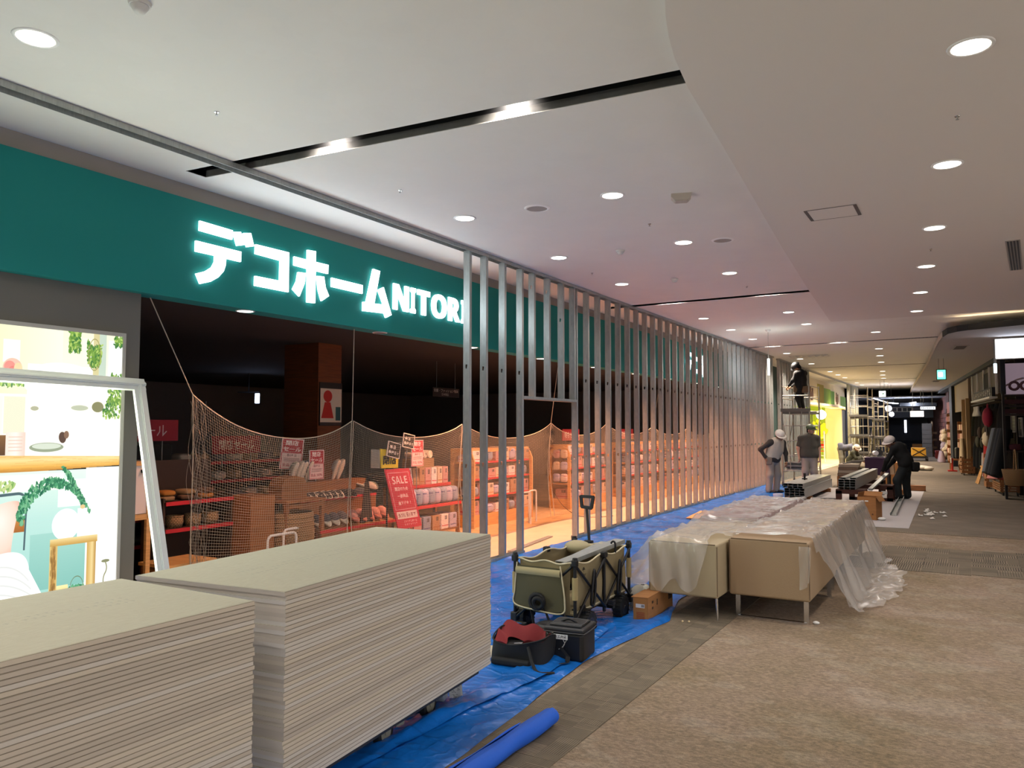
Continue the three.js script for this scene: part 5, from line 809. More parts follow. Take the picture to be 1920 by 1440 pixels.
{
  const mk = (label, x, z, h, w) => solo('tube_stand', label, 'stand', [pipe([[x, 0, z], [x, h - 0.05, z], [x + 0.005, h, z - 0.04], [x + 0.005, h, z - w + 0.04], [x, h - 0.05, z - w], [x, 0, z - w]], 0.014, 60, 8, false, 0.15)], MAT.white, 'white tube stands');
  mk('white bent tube stand left in the door opening', -6.55, -11.3, 0.55, 0.3); mk('white bent tube stand right in the door opening', -6.65, -11.72, 0.55, 0.26); mk('white tube rack end behind the rear board stack', -6.45, -5.75, 0.5, 0.4); mk('second white tube rack end behind the rear board stack', -6.7, -6.2, 0.5, 0.42);
  for (let i = 0; i < 3; i++) solo('steel_strip', 'thin steel strip lying on the shop floor by the door opening', 'metal strip', [bar([-5.28 - i * 0.03, 0.012, -8.85], [-5.5 - i * 0.03, 0.012, -10.4], 0.022, 0.012)], MAT.galv, 'steel strips on the shop floor');
  // wooden poster stand beside the column
  const st = thing('poster_stand', 'pinkish wooden poster stand just right of the grey column', 'stand', [-6.42, 0, -4.22], PI / 2 + 0.1);
  part('post', [box(0.045, 1.35, 0.03, 0.12, 0.675, 0)], MAT.paleWood, st); part('post', [box(0.045, 1.35, 0.03, -0.2, 0.675, 0)], MAT.paleWood, st); part('crossbar', [box(0.36, 0.05, 0.03, -0.04, 0.85, 0)], MAT.paleWood, st); part('crossbar', [box(0.36, 0.04, 0.03, -0.04, 1.33, 0)], MAT.paleWood, st); part('panel', [box(0.28, 0.44, 0.012, -0.04, 1.1, 0)], mat(0xe3cfc2, 0.7), st); part('clip', [box(0.06, 0.03, 0.02, 0.06, 1.26, 0.012)], MAT.black, st);
  const ct = thing('shallow_crate', 'shallow orange-brown crate by the poster stand', 'crate', [-6.62, 0, -4.8]); part('body', [box(0.4, 0.32, 0.5, 0, 0.17, 0)], MAT.wood, ct); part('lid', [box(0.44, 0.03, 0.54, 0, 0.36, 0)], MAT.paleWood, ct);
  // shop column with framed poster, hanging guide sign, small lit sign
  const c = thing('wooden_column', 'square wood-clad column inside the dark shop', 'column', [-8.55, 0, -8.44]); part('cladding', [box(0.7, 2.9, 0.48, 0, 1.45, 0)], mat(0xa07a58, 0.7, 0, { map: woodTex }), c);
  const pt = canvasTex(128, 160, (k) => { k.fillStyle = '#cfc4b2'; k.fillRect(0, 0, 128, 160); k.fillStyle = '#b32620'; k.beginPath(); k.arc(44, 34, 26, 0, 7); k.fill(); k.beginPath(); k.moveTo(26, 60); k.lineTo(60, 60); k.lineTo(80, 130); k.lineTo(6, 130); k.fill(); k.fillStyle = '#1f4a4e'; k.fillRect(92, 80, 30, 60); k.fillStyle = '#3a3230'; k.fillRect(0, 148, 128, 12); });
  const p = thing('framed_poster', 'poster with a red figure on the dark wooden column', 'poster', [-8.19, 2.0, -8.45], PI / 2); part('frame', [box(0.46, 0.64, 0.02, 0, 0, 0)], MAT.black, p); part('print', new THREE.PlaneGeometry(0.44, 0.54).translate(0, -0.04, 0.011), paper(pt), p);
  const g = thing('guide_sign', 'black hanging department guide sign in the dark shop', 'sign', [-8.6, 2.32, -11.95], PI / 2); part('panel', [box(0.86, 0.17, 0.02, 0, 0, 0)], MAT.black, g); part('print', new THREE.PlaneGeometry(0.84, 0.15).translate(0, 0, 0.011), paper(canvasTex(420, 80, (k) => { k.fillStyle = '#141414'; k.fillRect(0, 0, 420, 80); jp(k, '食器・ファッション雑貨', 10, 6, 34, 4, '#a8a49c'); jp(k, '日本商品', 130, 46, 28, 3, '#a8a49c'); })), g); part('hanger', [rod([-0.3, 0.08, 0], [-0.3, 0.58, 0], 0.004, 5), rod([0.3, 0.08, 0], [0.3, 0.58, 0], 0.004, 5)], MAT.steel, g);
  const e = thing('small_lit_sign', 'small bluish white lit sign deep in the dark shop', 'sign', [-14, 2.32, -12.1], 0.5); part('housing', [box(0.5, 0.02, 0.05, -0.2, 0.14, 0), rod([-0.2, 0.14, 0], [-0.2, 0.58, 0], 0.01, 6)], MAT.black, e); part('lit_panel', [box(0.1, 0.22, 0.02, 0, 0, 0)], glow(0xd8e6ff, 5), e); const pl = new THREE.PointLight(0xbcd0ff, 0.4); pl.position.set(-13.9, 2.3, -12); pl.castShadow = true; scene.add(pl);
}
// leaning white door frame in front of the light box
{
  const t = thing('door_frame', 'white steel door frame leaning against the grey column in front of the light box', 'door frame');
  const w = mat(0xdfe2da, 0.45), A = [-5.86, 2.0, -3.84], Bp = [-5.08, 0.01, -3.66], A2 = [-5.86, 2.04, -1.9];
  const leg = (a, b, up) => [bar(a, b, 0.1, 0.028, up), bar(a, b, 0.03, 0.05, up), bar([a[0], a[1], a[2]], [b[0], b[1], b[2]], 0.012, 0.062, up)];
  part('jamb', leg(A, Bp, [1, 0.4, 0]), w, t); part('jamb', leg(A2, [-5.08, 0.01, -1.85], [1, 0.4, 0]), w, t); part('head', leg([A[0], A[1], A[2] - 0.05], A2, [1, 0.4, 0]).map((g) => g.translate(0, 0, 0)), w, t);
}
// ---------------------------------------------------------------- the working area
solo('floor_sheet', 'white protective sheet spread on the carpet under the work benches', 'sheet', sheet((u, v) => { const z = -14.0 - v * 8.8 - (1 - v) * 0.2 * u, xl = -3.9, xr_ = -0.93 - v * 0.18; const x = xl + (xr_ - xl) * u; return [x, 0.007 + 0.012 * Math.max(0, fbm(u, v, 9, 14, 5, 3) - 0.45), z]; }, 50, 110), mat(0xa7a2a2, 0.7, 0, { side: 2 }));
const chanGeo = (L, w = 0.1, h = 0.045) => clean(join([box(w, 0.002, L, 0, h - 0.001, 0), box(0.002, h, L, -w / 2, h / 2, 0), box(0.002, h, L, w / 2, h / 2, 0), box(0.012, 0.002, L, -w / 2 + 0.006, 0.001, 0), box(0.012, 0.002, L, w / 2 - 0.006, 0.001, 0)]));
{
  const gA = chanGeo(3.9, 0.104, 0.052), gB = chanGeo(4.4, 0.108, 0.05), gT = chanGeo(4.3, 0.12, 0.03);
  for (let r = 0; r < 6; r++) for (let c = 0; c < 4; c++) solo('steel_stud', r === 5 ? 'steel stud in the top layer of the low pile by the workers' : 'steel stud inside the low pile by the workers', 'metal stud', gA, MAT.galv, 'steel studs in the low pile', [-3.6 + c * 0.106 + (r < 4 ? 0.03 : 0), 0.1 + r * 0.053, -19.85 + rr(-0.03, 0.03)]);
  for (let r = 0; r < 4; r++) for (let c = 0; c < 3; c++) solo('steel_stud', 'steel stud stacked on the brown benches', 'metal stud', gB, MAT.galv, 'steel studs on the brown benches', [-2.39 + c * 0.11, 0.365 + r * 0.051, -19.7 + rr(-0.02, 0.02)]);
  for (let c = 0; c < 2; c++) solo('steel_track', c ? 'right steel track lying on top of the bench stack' : 'left steel track lying on top of the bench stack', 'metal track', gT, MAT.galv, 'tracks on the bench stack', [-2.37 + c * 0.2, 0.572, -19.75]);
  for (const z of [-18.6, -21.2]) solo('timber_block', 'timber block under the low pile of studs', 'timber', [box(0.6, 0.095, 0.1, -3.45, 0.05, z)], MAT.wood, 'blocks under the low pile');
  solo('steel_track', 'single steel channel lying on the white sheet', 'metal track', chanGeo(4.2, 0.11, 0.05).clone().rotateZ(PI).translate(0, 0.05, 0), MAT.galv, undefined, [-1.38, 0.012, -18.2], 0.035);
  solo('steel_track', 'short steel channel held slanting by the worker in black', 'metal track', [bar([-1.95, 0.3, -18.6], [-1.72, 0.58, -19.95], 0.09, 0.04)], MAT.galv);
  const brown = mat(0x5a3524, 0.7, 0, { map: woodTex });
  const bench = (label, x, z, w, d, h) => { const t = thing('work_bench', label, 'bench', [x, 0.008, z], 0, 'brown work benches'); part('top_board', [box(w, 0.03, d, 0, h - 0.015, 0)], brown, t); for (const sx of [-1, 1]) { part('side_frame', [box(0.03, h - 0.03, 0.1, sx * (w / 2 - 0.015), (h - 0.03) / 2, d / 2 - 0.05), box(0.03, h - 0.03, 0.1, sx * (w / 2 - 0.015), (h - 0.03) / 2, -d / 2 + 0.05)], brown, t); } part('front_leg', [box(0.12, h - 0.03, 0.03, -w / 2 + 0.06, (h - 0.03) / 2, d / 2)], brown, t); part('front_leg', [box(0.12, h - 0.03, 0.03, w / 2 - 0.06, (h - 0.03) / 2, d / 2)], brown, t); part('front_rail', [box(w, 0.07, 0.03, 0, 0.035, d / 2), box(w, 0.06, 0.03, 0, h - 0.06, d / 2)], brown, t); };
  bench('dark brown open box bench under the near end of the studs', -2.22, -17.75, 0.56, 0.5, 0.35); bench('dark brown open box bench under the middle of the studs', -2.0, -19.4, 0.9, 0.5, 0.35); bench('dark brown open box bench under the far end of the studs', -2.2, -21.3, 0.6, 0.5, 0.35);
  for (const [x, z] of [[-1.72, -19.12], [-2.02, -19.12]]) solo('paper_label', 'white paper label on the brown bench front', 'label', [box(0.12, 0.07, 0.003, x, 0.2, z)], MAT.white, 'labels on the benches');
}
{
  const t = thing('cardboard_carton', 'upright open brown carton on the white sheet', 'box', [-1.62, 0.01, -15.3], -0.25);
  part('body', [box2(-0.16, 0.16, 0, 0.4, -0.14, -0.145), box2(-0.16, 0.16, 0, 0.4, 0.14, 0.145), box2(-0.16, -0.155, 0, 0.4, -0.14, 0.14), box2(0.155, 0.16, 0, 0.4, -0.14, 0.14), box2(-0.16, 0.16, 0, 0.006, -0.14, 0.14)], MAT.card, t);
  part('flap', [box(0.32, 0.005, 0.1, 0, 0.44, -0.17, 0.9, 0, 0)], MAT.card, t); part('flap', [box(0.1, 0.005, 0.28, 0.19, 0.37, 0, 0, 0, -1.0)], MAT.card, t); part('flap', [box(0.1, 0.005, 0.28, -0.15, 0.43, 0, 0, 0, 1.3)], MAT.card, t);
  part('printing', [box(0.06, 0.02, 0.002, 0.0, 0.33, 0.146)], MAT.white, t); part('printing', [box(0.07, 0.035, 0.002, -0.02, 0.09, 0.146)], mat(0x5d3c20, 0.85), t); part('printing', [box(0.14, 0.015, 0.002, 0.0, 0.04, 0.146)], mat(0x5d3c20, 0.85), t); part('printing', [cyl(0.015, 0.015, 0.002, 0.1, 0.1, 0.146, 12, PI / 2)], mat(0x5d3c20, 0.85), t);
  for (const [x, y, z, w, h, d, l] of [[-1.95, 0.01, -25.2, 0.62, 0.62, 0.5, 'large brown carton behind the worker in black'], [-1.62, 0.12, -20.9, 0.34, 0.14, 0.3, 'low brown carton by the bench legs']]) { const c = thing('cardboard_carton', l, 'box', [x, y - (y > 0.1 ? 0.11 : 0), z], 0.15); part('body', [box(w, h, d, 0, h / 2, 0)], MAT.card, c); part('top_flap', [box(w * 1.02, 0.006, d * 0.5, 0, h + 0.004, d * 0.25, 0.02), box(w * 1.02, 0.006, d * 0.5, 0, h + 0.004, -d * 0.25)], MAT.card, c); }
  const pt = thing('covered_table', 'low table under a dark purple cloth behind the studs', 'table', [-2.22, 0, -23.2]); part('cloth', [box(0.6, 0.46, 0.6, 0, 0.6, 0), box(0.62, 0.02, 0.62, 0, 0.83, 0)], mat(0x35203a, 0.9), pt); part('cloth_flap', [box(0.1, 0.4, 0.5, 0.34, 0.6, 0, 0, 0, 0.1)], mat(0xb49a7e, 0.8), pt); for (const sx of [-1, 1]) for (const sz of [-1, 1]) part('leg', [box(0.05, 0.4, 0.05, sx * 0.26, 0.2, sz * 0.26)], MAT.black, pt);
  for (let i = 0; i < 4; i++) solo('stacked_board', 'grey-brown slab in the short pile left of the bench studs', 'slab', [box(0.5, 0.075, 0.8, 0, 0, 0)], i % 2 ? mat(0x8f8376, 0.8) : mat(0x6b5848, 0.8), 'slabs in the short pile', [-3.0 + i * 0.012, 0.36 + i * 0.082, -23.4], 0.05);  // plain brown and pale building boards lying in a pile
  solo('timber_block', 'wooden crate base under the short pile of panels', 'timber', [box(0.5, 0.3, 0.7, -3.0, 0.16, -23.4)], MAT.card);
  for (let i = 0; i < 3; i++) solo('steel_offcut', 'short steel offcut on top of the panel pile', 'metal offcut', [bar([-3.1 + i * 0.09, 0.66 + i * 0.03, -23.2], [-2.7 + i * 0.08, 0.7 + i * 0.02, -23.7], 0.05, 0.03)], MAT.steel, 'offcuts on the panel pile');
  const sw = thing('cut_off_saw', 'grey and white cut-off saw on the cloth covered table', 'saw', [-2.25, 0.842, -23.2], 0.4); part('base', [box(0.3, 0.03, 0.2, 0, 0.015, 0)], MAT.steel, sw); part('motor', [cyl(0.06, 0.06, 0.16, -0.03, 0.12, 0, 14, PI / 2)], MAT.white, sw); part('blade', [cyl(0.1, 0.1, 0.006, 0.06, 0.12, 0.02, 20, PI / 2)], MAT.chrome, sw); part('handle', [pipe([[-0.05, 0.18, 0], [0.02, 0.24, 0], [0.1, 0.2, 0]], 0.012, 16, 6)], MAT.black, sw);
  solo('timber_beam', 'brown timber beam lying at the edge of the white sheet', 'timber', [rbox(0.42, 0.14, 0.16, 0.01, -1.28, 0.08, -22.75, 0, 0.05)], MAT.wood);
  solo('grinder', 'dark angle grinder lying on the white sheet by the low pile', 'power tool', [rbox(0.22, 0.07, 0.08, 0.02, -2.85, 0.05, -18.4, 0, 0.5), cyl(0.05, 0.05, 0.01, -2.74, 0.04, -18.47, 16)], mat(0x232b38, 0.5));
  solo('tool_case', 'dark tool case on the white sheet between pile and bench', 'case', [rbox(0.24, 0.12, 0.16, 0.015, -2.68, 0.07, -17.9, 0, 0.3)], mat(0x26262e, 0.6));
  solo('black_stand', 'black caulking gun standing on the low stud pile', 'tool', [cyl(0.02, 0.03, 0.16, -3.42, 0.5, -19.2, 10), box(0.12, 0.03, 0.03, -3.42, 0.45, -19.2)], MAT.black);
  solo('white_bucket', 'white plastic bucket at the foot of the low stud pile', 'bucket', [lathe([[0.001, 0], [0.09, 0], [0.11, 0.16], [0.1, 0.16], [0.08, 0.01]], 18, -3.78, 0.01, -18.0)], MAT.white);
  for (let i = 0; i < 14; i++) { const x = -0.72 + rr(-0.2, 0.24), z = -16.9 + rr(-0.9, 1.0); solo('packing_scrap', 'white packing scrap on the carpet beside the sheet', 'scrap', sheet((u, v) => [x + (u - 0.5) * rr(0.07, 0.08) + v * 0.03, 0.012 + 0.03 * Math.sin(u * 3 + i) ** 2 * Math.sin(v * 3), z + (v - 0.5) * 0.16 + u * 0.05 * Math.sin(i)], 4, 4), mat(0xc9c5bd, 0.7, 0, { side: 2 }), 'packing scraps'); }
  solo('crumpled_paper', 'crumpled white paper at the carton foot', 'paper', [new THREE.IcosahedronGeometry(0.05, 1).scale(1.4, 0.6, 1).translate(-1.42, 0.035, -15.2)], MAT.white);
  solo('small_scrap', 'tiny white scrap on the carpet by the sofa leg', 'scrap', [new THREE.IcosahedronGeometry(0.02, 1).scale(1.4, 0.7, 1).translate(-1.17, 0.014, -6.95)], MAT.white);
  for (let i = 0; i < 2; i++) solo('earplug', 'small pale crumb on the carpet under the cream sofa', 'scrap', [ball(0.009, -2.15 + i * 0.05, 0.014, -6.42 - i * 0.02)], mat(0xd8c29a, 0.8), 'pale crumbs');
  solo('plywood_offcut', 'pale plywood offcut on the blue tarp by the studs', 'plywood', [box(0.42, 0.012, 1.3, -4.3, 0.035, -14.2, 0, 0.1, 0)], MAT.paleWood);
}
// ---------------------------------------------------------------- scaffold towers
const tube = mat(0xb3aca0, 0.4, 0.7), deckM = mat(0x6e6c66, 0.6, 0.4);
function scaffold(label, x0, x1, z0, z1, decks, top, m = tube, group) {
  const t = thing('scaffold_tower', label, 'scaffold', [0, 0, 0], 0, group);
  for (const x of [x0, x1]) for (const z of [z0, z1]) { part('post', [rod([x, 0.14, z], [x, top, z], 0.021, 8)], m, t); const w = part('caster', [cyl(0.065, 0.065, 0.04, x, 0.065, z, 16, 0, 0, PI / 2)], MAT.black, t); part('fork', [box(0.05, 0.06, 0.05, x, 0.13, z)], m, w); }
  for (const z of [z0, z1]) { for (let y = 0.45; y < top - 0.1; y += 0.42) part('rung', [rod([x0, y, z], [x1, y, z], 0.015, 6)], m, t); part('inner_post', [rod([x0 + (x1 - x0) * 0.28, 0.45, z], [x0 + (x1 - x0) * 0.28, decks[0], z], 0.013, 6)], m, t); part('inner_post', [rod([x0 + (x1 - x0) * 0.72, 0.45, z], [x0 + (x1 - x0) * 0.72, decks[0], z], 0.013, 6)], m, t); }
  for (const x of [x0, x1]) { part('diagonal', [rod([x, 0.3, z0], [x, Math.min(1.9, decks[0]), z1], 0.011, 6)], m, t); part('diagonal', [rod([x, 0.3, z1], [x, Math.min(1.9, decks[0]), z0], 0.011, 6)], m, t); part('side_rail', [rod([x, 0.4, z0], [x, 0.4, z1], 0.014, 6)], m, t); for (const d of decks) if (d + 0.9 < top + 0.3) { part('guard_rail', [rod([x, d + 0.72, z0], [x, d + 0.72, z1], 0.014, 6)], m, t); part('guard_rail', [rod([x, d + 0.38, z0], [x, d + 0.38, z1], 0.014, 6)], m, t); } }
  for (const d of decks) { part('deck', [box2(x0 - 0.02, x1 + 0.02, d - 0.06, d, z0, z1)], deckM, t); part('toe_board', [box2(x0 - 0.03, x1 + 0.03, d, d + 0.09, z0 + 0.02, z0 + 0.035)], deckM, t); }
  return t;
}
scaffold('mobile scaffold tower carrying the worker in black in front of the studs', -4.6, -3.86, -22.6, -24.2, [2.1], 2.87);
scaffold('tall crowded scaffold tower in the distance left of the hanging exit sign', -4.3, -3.62, -34.4, -36.2, [2.1, 1.3, 0.6], 3.3, tube);
scaffold('narrower scaffold tower in the distance right of the crowded one', -3.5, -3.12, -35.5, -37.2, [1.95, 1.2, 0.55], 2.8, tube);
for (let i = 0; i < 7; i++) solo('spare_ladder', 'spare ladder frame leaning inside the far crowded tower', 'ladder', [pipe([[-4.24 + i * 0.02, 0.15 + i * 0.02, -34.3], [-4.24, 1.2, -34.34], [-3.7, 1.2, -34.34], [-3.68 - i * 0.02, 0.15, -34.3]], 0.016, 24, 6, false, 0.1), rod([-4.2, 0.45 + i * 0.09, -34.32], [-3.7, 0.5 + i * 0.08, -34.32], 0.012, 6)].map((g) => g.translate(0.02 * i, 0, -1.2 + 0.05 * i)), tube, 'folded scaffold frames');
for (let i = 0; i < 5; i++) solo('scaffold_plank', 'metal plank piled at the foot of the worker scaffold', 'plank', [box(0.7, 0.035, 0.3, 0, 0, 0)], [tube, deckM][i % 2], 'planks at the scaffold foot', [-4.23, 0.47 + i * 0.05, -23.1 + i * 0.03], 0.05 * i);
{
  const t = thing('folding_wagon', 'yellow folding wagon far down the passage', 'wagon', [-2.32, 0, -43.5], 0.1);
  part('body', [box(0.62, 0.4, 0.9, 0, 0.45, 0)], mat(0xc4922c, 0.8), t); part('cross_bar', [rod([-0.3, 0.27, 0.46], [0.3, 0.64, 0.46], 0.02, 6)], MAT.black, t); part('cross_bar', [rod([0.3, 0.27, 0.46], [-0.3, 0.64, 0.46], 0.02, 6)], MAT.black, t); part('chassis', [box(0.7, 0.1, 0.9, 0, 0.2, 0)], MAT.black, t);
  for (const sx of [-1, 1]) for (const sz of [-1, 1]) part('wheel', [cyl(0.11, 0.11, 0.08, sx * 0.36, 0.11, sz * 0.36, 16, 0, 0, PI / 2)], MAT.black, t);
  solo('white_sack', 'white sack lying on the floor before the yellow wagon', 'sack', [new THREE.IcosahedronGeometry(0.2, 2).scale(1.9, 0.5, 1.2).translate(-1.75, 0.1, -33.8), new THREE.IcosahedronGeometry(0.14, 1).scale(1.2, 0.6, 1).translate(-1.45, 0.09, -33.6)], mat(0xc9c2b4, 0.8));
  solo('cardboard_carton', 'small brown carton far away by the dark entrance', 'box', [box(0.62, 0.62, 0.5, -2.95, 0.32, -55)], MAT.card);
}
// ---------------------------------------------------------------- people
const cap = (a, b, ra, rb) => { const A = V(...a), D = V(...b).sub(A), L2 = Math.max(1e-9, D.lengthSq()); return { lo: [0, 1, 2].map((i) => Math.min(a[i], b[i]) - Math.max(ra, rb)), hi: [0, 1, 2].map((i) => Math.max(a[i], b[i]) + Math.max(ra, rb)), f: (x, y, z) => { const px = x - A.x, py = y - A.y, pz = z - A.z, t = Math.max(0, Math.min(1, (px * D.x + py * D.y + pz * D.z) / L2)); return Math.hypot(px - D.x * t, py - D.y * t, pz - D.z * t) - (ra + (rb - ra) * t); } }; };
const ell = (c, r, q) => { const inv = q ? q.clone().invert() : null, p = V(0, 0, 0), m = Math.min(...r), M = Math.max(...r); return { lo: c.map((v) => v - M), hi: c.map((v) => v + M), f: (x, y, z) => { p.set(x - c[0], y - c[1], z - c[2]); if (inv) p.applyQuaternion(inv); return (Math.hypot(p.x / r[0], p.y / r[1], p.z / r[2]) - 1) * m; } }; };
function surface(prims, cell, k = 0.03, cut) {
  const lo = [0, 1, 2].map((i) => Math.min(...prims.map((p) => p.lo[i])) - 2.2 * cell - k), hi = [0, 1, 2].map((i) => Math.max(...prims.map((p) => p.hi[i])) + 2.2 * cell + k), n = [0, 1, 2].map((i) => Math.ceil((hi[i] - lo[i]) / cell) + 1);
  const F = (x, y, z) => { let d = 1; for (const p of prims) { const e = p.f(x, y, z), h = Math.max(k - Math.abs(d - e), 0) / k; d = Math.min(d, e) - h * h * k * 0.25; } return cut ? Math.max(d, cut(x, y, z)) : d; };
  const f = new Float32Array(n[0] * n[1] * n[2]), id = (i, j, l) => (l * n[1] + j) * n[0] + i;
  for (let l = 0; l < n[2]; l++) for (let j = 0; j < n[1]; j++) for (let i = 0; i < n[0]; i++) f[id(i, j, l)] = F(lo[0] + i * cell, lo[1] + j * cell, lo[2] + l * cell);
  const vid = new Int32Array(f.length).fill(-1), pos = [], ix = [];
  for (let l = 0; l < n[2] - 1; l++) for (let j = 0; j < n[1] - 1; j++) for (let i = 0; i < n[0] - 1; i++) {
    let c = 0, sx = 0, sy = 0, sz = 0; const v = []; for (let q = 0; q < 8; q++) v.push(f[id(i + (q & 1), j + (q >> 1 & 1), l + (q >> 2))]);
    for (const [a, b] of [[0, 1], [2, 3], [4, 5], [6, 7], [0, 2], [1, 3], [4, 6], [5, 7], [0, 4], [1, 5], [2, 6], [3, 7]]) if ((v[a] < 0) !== (v[b] < 0)) { const t = v[a] / (v[a] - v[b]); sx += (a & 1) + ((b & 1) - (a & 1)) * t; sy += (a >> 1 & 1) + ((b >> 1 & 1) - (a >> 1 & 1)) * t; sz += (a >> 2) + ((b >> 2) - (a >> 2)) * t; c++; }
    if (c) { vid[id(i, j, l)] = pos.length / 3; pos.push(lo[0] + (i + sx / c) * cell, lo[1] + (j + sy / c) * cell, lo[2] + (l + sz / c) * cell); }
  }
  const quad = (a, b, c, d, flip) => { if (a < 0 || b < 0 || c < 0 || d < 0) return; flip ? ix.push(a, c, b, a, d, c) : ix.push(a, b, c, a, c, d); };
  for (let l = 1; l < n[2] - 1; l++) for (let j = 1; j < n[1] - 1; j++) for (let i = 1; i < n[0] - 1; i++) {
    const s = f[id(i, j, l)] < 0;
    if (s !== (f[id(i + 1, j, l)] < 0)) quad(vid[id(i, j - 1, l - 1)], vid[id(i, j, l - 1)], vid[id(i, j, l)], vid[id(i, j - 1, l)], !s);
    if (s !== (f[id(i, j + 1, l)] < 0)) quad(vid[id(i - 1, j, l - 1)], vid[id(i - 1, j, l)], vid[id(i, j, l)], vid[id(i, j, l - 1)], !s);
    if (s !== (f[id(i, j, l + 1)] < 0)) quad(vid[id(i - 1, j - 1, l)], vid[id(i, j - 1, l)], vid[id(i, j, l)], vid[id(i - 1, j, l)], !s);
  }
  const g = new THREE.BufferGeometry(); g.setAttribute('position', new THREE.Float32BufferAttribute(pos, 3)); g.setIndex(ix); g.computeVertexNormals();
  return g.toNonIndexed();
}
const mix3 = (a, b, t) => a.map((v, i) => v + (b[i] - v) * t), add3 = (a, b) => a.map((v, i) => v + b[i]);
function hand(w, e, side, curl, fwd) {                    // a hand at wrist w, the forearm coming from e: palm, four fingers and thumb
  const d = V(...w).sub(V(...e)).normalize(), f = V(...fwd), s = f.clone().cross(d).normalize(), nrm = d.clone().cross(s).normalize(), P = (a, b, c) => V(...w).addScaledVector(d, a).addScaledVector(s, b).addScaledVector(nrm, c).toArray(), out = [];
  out.push(cap(P(0.0, 0, 0), P(0.05, -0.02, 0), 0.026, 0.018), cap(P(0.02, 0, 0), P(0.08, 0.0, 0), 0.026, 0.017), cap(P(0.03, 0.015, 0), P(0.078, 0.025, 0), 0.02, 0.015));
  [[-0.03, 0.062, 0.0085], [-0.01, 0.072, 0.009], [0.011, 0.068, 0.009], [0.031, 0.052, 0.008]].forEach(([b, L, r]) => { const k0 = P(0.082, b, 0), k1 = P(0.082 + L * 0.5 * Math.cos(curl), b * 1.05, -L * 0.5 * Math.sin(curl)), k2 = P(0.082 + L * 0.5 * Math.cos(curl) + L * 0.5 * Math.cos(curl * 2.2), b * 1.05, -L * 0.5 * Math.sin(curl) - L * 0.5 * Math.sin(curl * 2.2)); out.push(cap(k0, k1, r * 1.08, r), cap(k1, k2, r, r * 0.85)); });
  const t0 = P(0.025, -0.024 * side, -0.005), t1 = P(0.055, -0.052 * side, -0.018), t2 = P(0.08, -0.058 * side, -0.035); out.push(cap(t0, t1, 0.012, 0.0105), cap(t1, t2, 0.0105, 0.009));
  return out;
}
